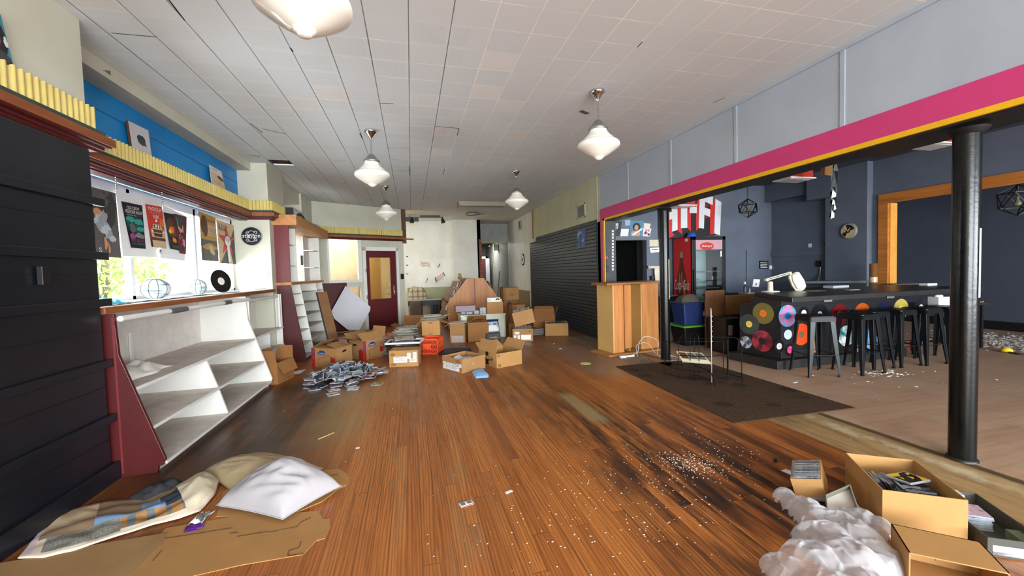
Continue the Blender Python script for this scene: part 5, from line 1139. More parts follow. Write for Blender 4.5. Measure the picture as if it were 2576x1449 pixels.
def lp_row(t,n,x0,x1,y,z,label,group,lean=0.0,axis='x'):
    """sleeves standing on edge in a carton"""
    Mt=Matrix.Translation(t.location)@t.rotation_euler.to_matrix().to_4x4()
    for k in range(n):
        f=x0+(x1-x0)*k/max(1,n-1); dz=rnd.uniform(-.004,.006)
        if axis=='x': M=Mt@Matrix.Translation((f,y,z+.157+dz))@Matrix.Rotation(PI/2+lean,4,'Y')
        else: M=Mt@Matrix.Translation((y,f,z+.157+dz))@Matrix.Rotation(PI/2-lean,4,'X')
        place(_lp,_lpu,M,rnd.choice(PAL),label,group)
CDC=cover('case_print',sc=13,rough=.22); CASE=mat('clear_case_plastic',(150,156,164),.18,var=.25,sc=40,spec=.7)
def cd_mesh():
    mb=MB(); mb.use(CASE).box(-.071,.071,-.0625,.0625,0,.0098); mb.use(INK).box(-.0712,-.058,-.0627,.0627,.001,.0088); mb.use(CDC).add([(-.057,-.0615,.0101),(.0705,-.0615,.0101),(.0705,.0615,.0101),(-.057,.0615,.0101)],[(0,1,2,3)]); return mb.build('disc_case',local=True)
_cd=cd_mesh(); _cd['category']='disc case'; _cdu=[0]
CPAL=[(90,94,104),(30,30,34),(140,142,150),(196,196,200),(60,66,84),(110,44,44),(140,122,90),(44,64,92),(160,116,108),(60,64,72),(70,80,60),(24,26,30),(50,54,64)]
def cd_at(c,rz,rx,ry,col,label,group): return place(_cd,_cdu,Matrix.Translation(c)@Matrix.Rotation(rz,4,'Z')@Matrix.Rotation(rx,4,'X')@Matrix.Rotation(ry,4,'Y'),col,label,group)
# --- 1 brown carton between the shelves and the maroon panel
t=carton('cardboard_box','brown open carton beside the slanted white shelf and the maroon panel',(-1.78,5.96,0),(-1.68,6.34,0),.26,.29,CARD2,[('f',.17,155),('l',.17,8),('b',.16,20),('r',.17,10)])
for k in range(3): stamp(t,'f',.3,.3-.1*k,.9,.36-.1*k,'FRAGILE HANDLE WITH CARE',STAMP)
a=PZ(722,945);b=PZ(757,938); tag(MB().prism([a,b,b+Vector((.02,.22,0)),a+Vector((-.05,.2,0))],(0,0,.004)).build('loose_sheet',PAPER),'white sheet on the floor behind the carton by the slanted shelf','paper')
# --- 2,3 printed moving cartons
def moving(label,A,B,d,h,flaps):
    t=carton('moving_box',label,A,B,d,h,CARD,flaps,group='printed moving cartons')
    shape(t,'f',[(0.0,0),(.14,0),(.14,.99),(0,.99)],REDP,'red_band'); stamp(t,'f',.03,.45,.11,.9,'S',INKBL); shape(t,'l',[(.7,0),(1,0),(1,.5),(.85,.6),(.7,.5)],REDP,'red_band')
    shape(t,'f',[(.26,.80),(.3,.80),(.3,.84),(.42,.90),(.54,.84),(.54,.80),(.56,.80),(.56,.66),(.26,.66)],BLUEL,'blue_badge'); stamp(t,'f',.29,.69,.53,.78,"LOWE'S",INKW)
    out=[(.26,.08),(.26,.42),(.32,.42),(.32,.5),(.47,.5),(.66,.64),(.86,.52),(.95,.52),(.95,.08)]; w=t['w'];h=t['h']
    mb=MB(); 
    for (u0,v0),(u1,v1) in zip(out,out[1:]+out[:1]): mb.bar((u0*w,-.001,v0*h),(u1*w,-.001,v1*h),.002,.006)
    mb.build('red_outline',REDP,t,local=True); shape(t,'f',[(.76,.28),(.93,.28),(.93,.5),(.86,.51),(.76,.56)],REDP,'red_band')
    shape(t,'r',[(.38,.72),(.62,.76),(.62,.86),(.38,.82)],INK,'hand_hole'); shape(t,'l',[(.3,.72),(.55,.72),(.55,.82),(.3,.82)],INK,'hand_hole'); return t
moving('printed moving carton with half-closed flaps at the foot of the tall display',(-1.578,6.949,0),(-1.17,6.70,0),.36,.30,[('b',.18,-70),('l',.2,-60),('r',.2,-72),('f',.16,-84)])
moving('open printed moving carton with raised flap beside the clear bin',(-.831,7.143,0),(-.50,7.46,0),.36,.32,[('r',.2,15),('l',.2,70),('b',.2,60),('f',.2,-55)])
# --- 4 labelled carton before the clear bin
t=carton('cardboard_box','closed carton with white shipping labels in front of the clear bin',(-.376,6.461,0),(.055,6.38,0),.28,.255,CARDG,closed=True)
sticker(t,'f',.15,.25,.62,.62); sticker(t,'f',.62,.46,.75,.84,lines=3); sticker(t,'f',.82,.5,.95,.86,lines=3); sticker(t,'f',.7,.26,.95,.48,lines=0); stamp(t,'f',.72,.32,.93,.43,'QB815',INK)
sticker(t,'f',.05,.66,.2,.84,CARD2,3,'printed_mark',STAMP); sticker(t,'f',.05,.08,.22,.22,CARD2,2,'printed_mark',STAMP)
# --- 5 clear bin with records piled out of it
A=Vector((-.45,6.86,0));B=Vector((.10,6.76,0)); t=thing('storage_bin','clear storage bin with thick white rim overflowing with record sleeves','bin',A,math.atan2(B.y-A.y,B.x-A.x)); w=.55
CLR=glass('clear_plastic',(.86,.87,.9),.22)
def tub(t,w,d,h,m,ins=.03,th=.004,name='body'):
    mb=MB(); 
    o=[(ins,ins),(w-ins,ins),(w-ins,d-ins),(ins,d-ins)]; r=[(0,0),(w,0),(w,d),(0,d)]
    for i in range(4):
        j=(i+1)%4; mb.add([(o[i][0],o[i][1],0),(o[j][0],o[j][1],0),(r[j][0],r[j][1],h),(r[i][0],r[i][1],h)],[(0,1,2,3)])
    mb.add([(*p,.001) for p in o],[(0,1,2,3)]); return mb.build(name,m,t,local=True,solid=th)
tub(t,w,.40,.30,CLR)
mb=MB(); 
for q in ((-.015,w+.015,-.015,.01),(-.015,w+.015,.39,.415),(-.015,.01,-.015,.415),(w-.01,w+.015,-.015,.415)): mb.box(q[0],q[1],q[2],q[3],.285,.315)
mb.build('rim',mat('white_plastic',(226,226,230),.35),t,local=True,bevel=.006)
cx=(A+B)/2+Vector((.02,.2,0)); G1='record sleeves piled in the clear bin'
lp_stack((cx.x,cx.y,.008),48,-.15,'record sleeve inside the clear bin, in the pile under the loose ones',G1,.02)
for i,(dx,dy,z,a,rx) in enumerate(((-.02,-.03,.30,.3,.22),(.03,.0,.33,-.2,.1),(.0,.03,.345,.1,.06))):
    place(_lp,_lpu,Matrix.Translation((cx.x+dx,cx.y+dy,z))@Matrix.Rotation(a,4,'Z')@Matrix.Rotation(rx,4,'X'),[(150,128,106),(90,70,90),(196,186,170)][i],['worn brown sleeve tilted on top of the clear bin','purple grey sleeve second from the top on the clear bin','pale sleeve third from the top on the clear bin'][i],'top sleeves on the clear bin')
lp_stack((cx.x+.03,cx.y+.42,0),66,-.2,'record sleeve in the tall floor stack behind the clear bin','sleeves in the tall floor stack',.045,th=.0074)
lp_stack((cx.x-.28,cx.y+.62,0),42,.35,'record sleeve in the floor stack topped with red behind the clear bin','sleeves in the red-topped stack',.045,th=.0078)
place(_lp,_lpu,Matrix.Translation((cx.x-.27,cx.y+.6,.335))@Matrix.Rotation(.45,4,'Z')@Matrix.Rotation(.06,4,'X'),(206,70,44),'bright red sleeve topping the floor stack before the maroon door','top sleeves on the floor stacks')
# --- 6 orange crate
A=Vector((.10,7.285,0));B=Vector((.41,7.165,0)); t=thing('milk_crate','bright orange lattice crate beside the clear bin','crate',A,math.atan2(B.y-A.y,B.x-A.x)); w=.33;d=.33;h=.28
ORG=mat('orange_plastic',(238,84,44),.4,var=.05); mb=MB(); mb.box(0,w,0,d,0,.006)
for z0,z1 in ((0,.03),(.09,.105),(.175,.19),(.25,.28)):
    for q in ((0,w,0,.008),(0,w,d-.008,d),(0,.008,0,d),(w-.008,w,0,d)): mb.box(*q,z0,z1)
for x in (0,w-.02):
    for y in (0,d-.02): mb.box(x,x+.02,y,y+.02,0,h)
mb.build('frame',ORG,t,local=True); mb=MB()
for z0,z1 in ((.03,.09),(.105,.175),(.19,.25)):
    for k in range(6):
        u0=.02+(w-.04)*k/6;u1=.02+(w-.04)*(k+1)/6
        for a,b in ((u0,u1),(u1,u0)):
            mb.bar((a,.004,z0),(b,.004,z1),.006,.006); mb.bar((a,d-.004,z0),(b,d-.004,z1),.006,.006); mb.bar((.004,a,z0),(.004,b,z1),.006,.006); mb.bar((w-.004,a,z0),(w-.004,b,z1),.006,.006)
mb.build('lattice',ORG,t,local=True); MB().box(.06,w-.13,-.002,.006,.10,.18).build('name_panel',ORG,t,local=True)
# --- 7 green carton with a tan carton on it
t=carton('cardboard_box','carton with a dark green side under the tan carton of records',(.06,7.71,0),(.40,7.59,0),.42,.275,CARD2,closed=True); shape(t,'r',[(.02,0),(1,0),(1,1),(.02,1)],mm('green_print',(52,84,40)),'green_side'); shape(t,'f',[(.9,0),(1,0),(1,1),(.9,1)],mm('green_print',(52,84,40)),'green_side')
A=PZ(1062,845,.277);B=PZ(1107,843,.277)
t=carton('cardboard_box','tan carton stacked on the green-sided carton, sleeves heaped on top',A,B,.33,.27,CARDG,[('r',.17,112),('l',.17,125)],z0=.277)
sticker(t,'f',.38,.82,.6,.93,CARD2,2,'printed_mark',STAMP); sticker(t,'f',.38,.06,.6,.14,CARD2,1,'printed_mark',STAMP)
M0=t.matrix_basis; G2='sleeves on the tan carton'; cc=(A+B)/2+Vector((.05,.17,0))
for k in range(14): place(_lp,_lpu,Matrix.Translation((cc.x+rnd.uniform(-.04,.04),cc.y+rnd.uniform(-.03,.03),.55+.0065*k))@Matrix.Rotation(.3*rnd.uniform(-1,1)-.2,4,'Z'),rnd.choice([(206,196,180),(150,146,140),(196,180,150),(90,96,96)]),'record sleeve heaped on the tan stacked carton',G2)
place(_lp,_lpu,Matrix.Translation((cc.x+.16,cc.y-.02,.60))@Matrix.Rotation(-.3,4,'Z')@Matrix.Rotation(-.25,4,'Y'),(170,170,160),'pale sleeve sliding off the heap on the tan carton','top sleeves on the tan carton')
# --- 8 flat-flapped carton behind
t=carton('cardboard_box','carton with a wide upright flap between the white post and the tan carton',(-.30,8.75,0),(.30,8.6,0),.4,.27,CARD2,[('b',.26,-8),('r',.2,55),('l',.2,60)])
# small things at the foot of the glazed wall
t=carton('cardboard_box','low carton pushed against the glazed wall behind the moving cartons',(-1.25,8.35,0),(-.75,8.15,0),.3,.2,CARD,[('f',.12,80),('b',.15,40)])
tag(MB().box(-1.75,-1.4,8.0,8.25,0,.22).build('black_case',BLK,bevel=.02),'black carrying case on the floor under the cut-corner board','case'); tag(MB().hexa([(-1.15,8.0,0),(-1.0,7.95,0),(-1.0,8.1,0),(-1.15,8.15,0)],[(-1.15,8.0,.16),(-1.0,7.95,.16),(-1.0,8.1,.16),(-1.15,8.15,.16)]).build('small_box',mat('pale_blue_box',(170,186,206),.5)),'small pale blue box beside the black carrying case','box')
# --- 9,10 open cartons before the white cabinet
t=carton('cardboard_box','carton with a pale printed panel and sleeves on top before the white cabinet',(.721,8.256,0),(1.011,8.181,0),.34,.385,CARD,[('r',.06,150),('l',.14,115)])
shape(t,'f',[(.1,.02),(.9,.02),(.9,.38),(.1,.38)],mm('pale_printed_panel',(176,164,152)),'printed_panel'); stamp(t,'f',.25,.42,.75,.46,'THIS SIDE UP',STAMP)
c=Vector((.87,8.38,.39)); 
for k in range(4): place(_lp,_lpu,Matrix.Translation((c.x+.02*k,c.y,.388+.006*k))@Matrix.Rotation(.1*k-.2,4,'Z'),[(196,186,170),(150,130,100),(206,200,190),(176,160,140)][k],'record sleeve lying across the carton with the pale panel','sleeves on the pale-panel carton')
t=carton('cardboard_box','large plain carton with folded flaps beside the pale-panel carton',(1.085,8.249,0),(1.511,8.217,0),.36,.385,CARD2,[('l',.17,-58),('b',.2,-50),('r',.15,-75),('f',.2,-82)])
# --- 11,12 foreground cartons
t=carton('cardboard_box','open carton holding booklets, nearest the pale blue cloth',(.40,6.06,0),(.646,5.668,0),.44,.20,CARD)
t2=t
sticker(t,'f',.05,.1,.2,.6,lines=4); sticker(t,'f',.22,.1,.36,.6,lines=4); sticker(t,'f',.38,.08,.86,.58,lines=5); sticker(t,'f',.72,.4,.97,.62,lines=2); sticker(t,'f',.7,.68,.92,.9,CARD2,3,'printed_mark',STAMP); sticker(t,'f',.88,.08,.96,.3,CARD2,2,'printed_mark',STAMP)
Mt=Matrix.Translation(t.location)@t.rotation_euler.to_matrix().to_4x4()
for i,(x,y,a,l,wd,col,lb) in enumerate(((.12,.12,.4,.2,.14,PAPER,'white booklet standing out of the carton with labels'),(.24,.2,-.5,.2,.12,mm('grey_booklet',(190,190,196)),'grey booklet stack leaning in the carton with labels'))):
    M=Mt@Matrix.Translation((x,y,.15))@Matrix.Rotation(a,4,'Z')@Matrix.Rotation(.35,4,'Y'); tag(MB(M).box(0,l,0,wd,0,.03).build('booklet',col,bevel=.002),lb,'booklet','booklets in the labelled carton')
tag(MB(Mt).box(.2,.36,.02,.3,.0066,.1).build('dark_case',INK,bevel=.003),'dark flat case under the booklets in the labelled carton','case')
for k in range(9): cd_at(Mt@Vector((.08+.03*(k%3),.27+.05*(k//3),.009+.011*(k%3))),t.rotation_euler.z+rnd.random(),0,0,rnd.choice(CPAL),'disc case lying in the labelled carton','cases in the labelled carton')
t=carton('cardboard_box','open carton with a black tape strip and a curved arrow, one flap upright',(.985,6.27,0),(1.17,5.79,0),.46,.215,CARDG,[('f',.18,-14),('b',.16,35),('l',.16,60)])
for v0,v1 in ((.70,.98),(.06,.42)): shape(t,'f',[(.4,v0),(.56,v0),(.56,v1),(.4,v1)],INK,'black_tape'); 
w=t['w'];h=t['h']
pts=[(.30+.0*0,.56)]; arc=[]
P=[Vector(((.28+.5*k/10)*w,-.002,(.60-.16*math.sin(PI*(.15+.7*k/10)))*h)) for k in range(11)]
MB().tube(P,[.003+.0045*math.sin(PI*k/11) for k in range(11)],6).build('arrow_mark',INK,t,local=True); MB().tube([P[-1]+Vector((-.05,0,.02)),P[-1]+Vector((.005,0,.02)),P[-1]+Vector((.006,0,-.022))],.0045,6).build('arrow_mark',INK,t,local=True)
sticker(t,'r',.05,.05,.16,.28,CARD2,3,'printed_mark',STAMP); sticker(t,'r',.04,.75,.12,.92,CARD2,2,'printed_mark',STAMP)
Mt=Matrix.Translation(t.location)@t.rotation_euler.to_matrix().to_4x4()
for k in range(10): cd_at(Mt@Vector((.2+.08*rnd.random(),.1+.25*rnd.random(),.008+.013*k)),t.rotation_euler.z+rnd.random()*.6,0,0,rnd.choice(CPAL),'disc case lying in the carton with the curved arrow','cases in the arrow carton')
# pale blue cloth, navy sheet, green coaster
def mound(name,pts,h,m,label,cat,seed=0,n=18,k=1.,fold=6,z0=.001,pw=.5):
    """soft thing lying on the floor inside an outline"""
    P=[Vector((p[0],p[1],0)) for p in pts]; c=sum(P,Vector((0,0,0)))/len(P); N=len(P)
    def edge(a):
        f=a*N; i=int(f)%N; q=f-int(f); return P[i].lerp(P[(i+1)%N],q)
    mb=MB(); rings=9; seg=n*3; vs=[c+Vector((0,0,z0+h))]
    for r in range(1,rings+1):
        for s in range(seg):
            e=edge(s/seg); p=c.lerp(e,r/rings); q=r/rings
            hz=h*(1-q**2.2)**pw; nz=noise.noise(Vector((p.x*fold,p.y*fold,seed)))+.5*noise.noise(Vector((p.x*fold*2.3,p.y*fold*2.3,seed+7)))
            vs.append(Vector((p.x,p.y,z0+max(0,hz*(1+.8*k*nz))+ (h*.12*k*abs(nz) if q<.98 else 0))))
    fs=[(0,1+s,1+(s+1)%seg) for s in range(seg)]+[(1+r*seg+s,1+(r+1)*seg+s,1+(r+1)*seg+(s+1)%seg,1+r*seg+(s+1)%seg) for r in range(rings-1) for s in range(seg)]
    base=[Vector((v.x,v.y,z0)) for v in vs[-seg:]]; mb.add(vs,fs,True); k0=len(vs)
    mb.add(vs[-seg:]+base,[(s,seg+s,seg+(s+1)%seg,(s+1)%seg) for s in range(seg)]); mb.add(base,[tuple(range(seg-1,-1,-1))])
    o=mb.build(name,m); return tag(o,label,cat)
mound('folded_cloth',[PZ(*p) for p in ((1187,936),(1196,931),(1216,930),(1230,945),(1229,950),(1197,952),(1192,945))],.035,mat('pale_blue_cloth',(140,188,232),.8),'pale blue folded cloth on the boards beside the labelled carton','cloth',3,pw=.35,k=.5)
tag(MB().prism([PZ(*p) for p in ((1103,892),(1110,882),(1140,878),(1184,879),(1186,883),(1160,886),(1128,892))],(0,0,.025)).build('folded_tarp',mat('navy_sheet',(20,26,62),.5),bevel=.008),'navy folded plastic sheet behind the labelled carton','plastic sheet')
c=PZ(1473,914.5); tag(MB().prism([c+Vector(((.075+.008*math.cos(9*a))*math.cos(a),(.075+.008*math.cos(9*a))*math.sin(a),0)) for a in [2*PI*k/45 for k in range(45)]],(0,0,.003)).build('paper_star',mat('lime_paper',(206,216,120),.7)),'lime green scalloped paper disc on the boards before the podium','paper')
# --- 13 white cabinet and what stands on it
CABW=mat('pale_green_white_cabinet',(206,208,186),.5,var=.1,sc=3)
t=thing('low_cabinet','low pale cabinet at the end of the wooden record browser','cabinet',(1.5,8.8,0)); cy=8.60
cx0=PY(1160,800,cy).x; cx1=PY(1271,800,cy).x; ch=PY(1215,791,cy).z
MB().box(cx0,cx1,cy,cy+.55,0,ch-.03).build('body',CABW,t); MB().box(cx0-.015,cx1+.015,cy-.015,cy+.56,ch-.03,ch).build('top',CABW,t,bevel=.004); MB().box(cx0,cx0+.04,cy-.008,cy,0,ch-.03).build('corner_strip',CREAM,t); MB().box(cx1-.03,cx1,cy-.008,cy,0,ch-.03).build('corner_strip',CREAM,t)
A=PZ(1226,789,ch);B=PZ(1266,788,ch); t=carton('cardboard_box','small carton with one tall white sleeve standing on the low cabinet',A,B,.26,.255,CARD,z0=ch+.001)
Mt=Matrix.Translation(t.location)@t.rotation_euler.to_matrix().to_4x4(); wv=t['w']
s=Sheet(Mt@Vector((.0+.006,.03,.34)),Mt@Vector((wv-.06,.03,.345)),Mt@Vector((wv-.06,.03,.01)),Mt@Vector((.006,.03,.01)),PAPER,.006); s.ell(INKLB,.14,.85,.07,.06); s.rect(INKLB,.24,.83,.42,.86); s.ell(INK,.8,.84,.16,.12,16,0,PI); s.ell(INKW,.78,.83,.05,.04); s.build('record_sleeve','white sleeve with a pale blue dot standing in the small carton','record sleeve')
for k in range(12): place(_lp,_lpu,Mt@Matrix.Translation((wv/2,.06+.013*k,.165))@Matrix.Rotation(PI/2,4,'X')@Matrix.Rotation(PI/2,4,'Z')@Matrix.Scale(.9,4),rnd.choice(PAL),'record sleeve standing behind the white one in the small carton','sleeves in the small carton on the cabinet')
def cd_stack(px,py,n,z,label,group,rz=.1,cols=CPAL):
    c=PZ(px,py,z)
    for k in range(n): cd_at((c.x+rnd.uniform(-.006,.006),c.y+.07+rnd.uniform(-.006,.006),z+.0015+.0106*k),rz+rnd.uniform(-.08,.08),0,0,rnd.choice(cols),label,group)
WP=[(214,214,216),(196,196,200),(150,150,156),(226,226,226)]
cd_stack(1200,790,7,ch,'disc case in the shorter stack on the low cabinet','shorter stack of cases on the cabinet',0,WP); cd_stack(1214,790,13,ch,'disc case in the taller stack beside the small carton','taller stack of cases on the cabinet',.1,WP)
cd_stack(1168,790,4,ch,'disc case in the low pile under the purple lid','cases under the purple lid',0,WP); cd_stack(1181,790,4,ch,'disc case in the low pile beside the one under the purple lid','second pile under the purple lid',0,WP)
a=PY(1146,780,8.72);b=PY(1196,777,8.72); t=thing('purple_lid','long purple grey tray tipped over the disc piles on the low cabinet','tray',((a.x+b.x)/2,8.75,ch+.06)); m_=mat('purple_grey_plastic',(136,112,126),.5)
mb=MB(); zt=PY(1170,769,8.72).z; zb=ch+.07; mb.box(a.x,b.x,8.70,8.71,zb,zt); mb.box(a.x,b.x,8.71,8.95,zt-.01,zt); mb.box(a.x,a.x+.01,8.71,8.95,zb,zt); mb.box(b.x-.01,b.x,8.71,8.95,zb,zt); mb.build('tray_shell',m_,t,bevel=.005); MB().box(a.x+.2,b.x+.08,8.8,9.0,ch+.05,zb).build('dark_base',INK,t)
# --- 14 record cartons by the slat wall
t=carton('cardboard_box','carton of records with white labels below the tilted carton',(1.947,7.926,0),(2.34,7.806,0),.36,.25,CARD)
sticker(t,'f',.1,.56,.34,.78,lines=2); sticker(t,'f',.06,.1,.18,.5,lines=2); sticker(t,'f',.24,.1,.36,.5,lines=2); sticker(t,'f',.42,.12,.9,.52,lines=0); sticker(t,'f',.78,.72,.92,.86,CARD2,1,'printed_mark',INKMR)
lp_row(t,26,.03,.37,.18,.006,'record sleeve standing in the carton under the tilted one','sleeves in the white-labelled carton')
t=carton('cardboard_box','tilted carton packed with records on top of the labelled one',(2.05,7.93,0),(2.43,7.80,0),.33,.27,CARD,z0=.36,tilt=(R(-4),R(-13)))
t.location=PZ(1300,826,.325)+Vector((.0,.12,0)); t.location.z=.335
lp_row(t,24,.03,.35,0.165,.004,'record sleeve packed in the tilted carton','sleeves in the tilted carton')
lp_row(carton('cardboard_box','low open carton of dark sleeves behind the labelled record carton',(1.99,8.42,0),(2.32,8.36,0),.34,.3,CARD2),16,.05,.27,.17,.006,'dark record sleeve in the low carton behind','sleeves in the low carton')
t=carton('cardboard_box','orange brown carton nearest the slatted wall with a grey lid of sleeves',(2.775,8.318,0),(3.247,8.163,0),.42,.265,CARDG)
shape(t,'l',[(.35,.55),(.65,.55),(.65,.75),(.35,.75)],INK,'hand_hole')
Mt=Matrix.Translation(t.location)@t.rotation_euler.to_matrix().to_4x4()
for k in range(6): place(_lp,_lpu,Mt@Matrix.Translation((.2+.02*k,.2,.235+.0055*k))@Matrix.Rotation(.1*k,4,'Z'),rnd.choice([(90,100,104),(120,124,124),(60,62,66)]),'grey record sleeve lying in the orange brown carton','sleeves on the orange brown carton')
t=carton('cardboard_box','open carton with two pale flaps up behind the orange brown one',(2.72,9.0,0),(3.2,8.85,0),.4,.36,CARD2,[('f',.2,-35),('r',.22,18),('l',.2,30),('b',.2,20)])
for k in range(20): place(_lp,_lpu,Matrix.Translation((2.62+.01*rnd.random(),8.62,.006+.0065*k))@Matrix.Rotation(.3*rnd.random(),4,'Z'),rnd.choice([(40,44,48),(60,64,70),(90,90,90)]),'dark record sleeve in the floor stack beside the orange brown carton','sleeves stacked by the orange brown carton')
# stacked cartons behind the cabinet
Yk=10.2
def back(lab,px0,px1,pyt,z0,y,d,m,fl=()):
    a=PY(px0,760,y);b=PY(px1,760,y); zt=PY((px0+px1)/2,pyt,y).z; return carton('cardboard_box',lab,(a.x,y,0),(b.x,y,0),d,zt-z0,m,fl,closed=not fl,z0=z0),zt
t,z1=back('tall printed carton at the bottom of the stack behind the low cabinet',1268,1302,754,0,Yk,.42,CARD2)
shape(t,'f',[(.38+.16*math.cos(a),.86+.07*math.sin(a)) for a in [2*PI*k/16 for k in range(16)]],INK,'printed_mark'); stamp(t,'f',.25,.62,.62,.76,'U P',INK)
t,z2=back('plain brown carton on top of the stack behind the low cabinet',1267,1306,723,z1+.002,Yk-.05,.45,CARD); shape(t,'f',[(.55+.1*math.cos(a),.42+.12*math.sin(a)) for a in [2*PI*k/14 for k in range(14)]],STAMP,'printed_mark'); shape(t,'f',[(0,0),(.16,0),(.16,1),(0,1)],CARD2,'tape_strip')
t,_=back('small two-tone carton in front of the tall printed one',1288,1320,766,0.0,9.4,.3,CARD)
shape(t,'f',[(0,0),(.37,0),(.37,1),(0,1)],CARD2,'shaded_panel'); sticker(t,'f',.26,.74,.36,.84,lines=0)
t,_=back('dark carton at the foot of the pale wall beyond the slats',1322,1338,774,0,10.6,.5,CARD2)
# --- 15 bag and dark case
a=PZ(1225,858);b=PZ(1262,858); t=thing('hard_case','dark grey carrying case with upside-down yellow lettering before the cabinet','case',((a.x+b.x)/2,a.y+.1,0),-.08); w=(b-a).length
MB().box(-w/2,w/2,-.1,.16,0,.155).build('shell',mat('dark_grey_case',(52,48,46),.5,var=.2),t,local=True,bevel=.02); MB().box(-w/2+.02,w/2-.02,-.105,-.1,.1,.108).build('seam',INK,t,local=True)
vs,fs=letters('uoxip'); mb=MB(); mb.use(INKY); mb.add([Vector((-.07+x*.15,-.1035,.045+y*.042)) for x,y in vs],fs); mb.build('lettering',parent=t,local=True,recalc=False)
t=thing('plastic_bag','navy and white printed plastic package standing behind the dark case','bag',((a.x+b.x)/2+.01,a.y+.33,0),-.08); W=.36
def bg(u,v): 
    e=(1-abs(2*u-1)**6)**.5*(1-max(0,v-.85)**2*10); return Vector(((u-.5)*W*(1+.06*math.sin(v*5)),-.07*e*math.sin(PI*min(1,v*.9+.05))**.5+.01*noise.noise(Vector((u*6,v*6,1))),.40*v))
mb=MB(); mb.use(mat('navy_film',(30,44,76),.25,var=.1)); mb.grid(14,14,bg); mb.grid(14,14,lambda u,v:Vector((bg(u,v).x,-bg(u,v).y,bg(u,v).z))); mb.build('film',parent=t,local=True)
def bagp(m,u0,u1,v0,v1,nm):
    mb=MB(); mb.use(m).grid(6,6,lambda u,v:bg(u0+(u1-u0)*u,v0+(v1-v0)*v)+Vector((0,-.003,0))); mb.build(nm,parent=t,local=True,recalc=False)
bagp(INKW,.36,.96,.3,.72,'white_panel'); bagp(INKLB,.34,.98,.8,.9,'pale_band'); bagp(INKW,.04,.2,.3,.6,'white_panel'); bagp(INK,.06,.2,.62,.7,'dark_band'); bagp(INKPK,.8,.93,.66,.8,'pink_seal'); bagp(INKW,.24,.29,.3,.9,'white_stripe')
# --- 16 wooden record browser seen from its end
Yb=10.4; BW=wood('oak_browser',(190,120,44),(150,88,30),'z',.55,.45)
t=thing('record_browser','tall stepped wooden browser with sloping sides and a grooved plywood end','record browser',(1.6,Yb,0))
def bp_(x,y): return PY(x,y,Yb)
zl=bp_(1128,764).z; xt0,xt1,xb0,xb1,xm=bp_(1174,700).x,bp_(1217,700).x,bp_(1126,780).x,bp_(1260,760).x,bp_(1194.5,740).x; ztp=bp_(1194,700).z
MB().prism([(xb0,Yb,0),(xm-.012,Yb,0),(xm-.012,Yb,ztp),(xt0,Yb,ztp),(xb0,Yb,zl)],(0,.02,0)).build('end_panel',BW,t); MB().prism([(xm+.012,Yb,0),(xb1,Yb,0),(xb1,Yb,zl),(xt1,Yb,ztp),(xm+.012,Yb,ztp)],(0,.02,0)).build('end_panel',BW,t)
BD=wood('brown_browser',(132,78,40),(96,54,26),'y'); MB().box(xm-.15,xm+.15,Yb+.03,Yb+2.0,0,ztp-.02).build('core',BD,t)
nst=5
for sd in (-1,1):
    xa=(xb0 if sd<0 else xb1); xt=(xt0 if sd<0 else xt1)
    for k in range(nst):
        f0=k/nst; f1=(k+1)/nst; z0=.25+(ztp-.3)*f0; x_o=xa+(xt-xa)*max(0,(f0-.12))+sd*-.0
        MB().prism([(x_o+sd*.05,Yb+.02,z0+.0),(x_o+sd*.05+sd*.02,Yb+.02,z0+.0),(x_o+sd*.02-sd*.02,Yb+.02,z0+.16),(x_o-sd*.04,Yb+.02,z0+.16)],(0,1.95,0)).build('tray_front',BD,t)
        MB().box(min(x_o+sd*.05,xm),max(x_o+sd*.05,xm),Yb+.02,Yb+1.97,z0-.012,z0).build('tray_floor',BD,t)
        if sd<0 and k>0:
            for yy in (Yb+.08,): MB().prism([(x_o-.066,yy,z0+.02),(x_o-.03,yy,z0+.14),(x_o-.03,yy+.3,z0+.14),(x_o-.066,yy+.3,z0+.02)],(-.004,0,0)).build('price_card',PAPER,t)
MB().box(xb0,xb1,Yb+1.97,Yb+1.99,0,zl).build('far_end',BD,t)
c=Vector((xt0-.12,Yb+.5,ztp-.02)); tag(MB().lathe([(.001,0),(.05,.01),(.06,.05),(.03,.1),(.05,.14),(.001,.16)],12,c).build('ornament',mat('gold_black_ornament',(150,116,30),.4,var=.6,sc=20)),'small gold and black ornament on the top of the wooden browser','ornament')
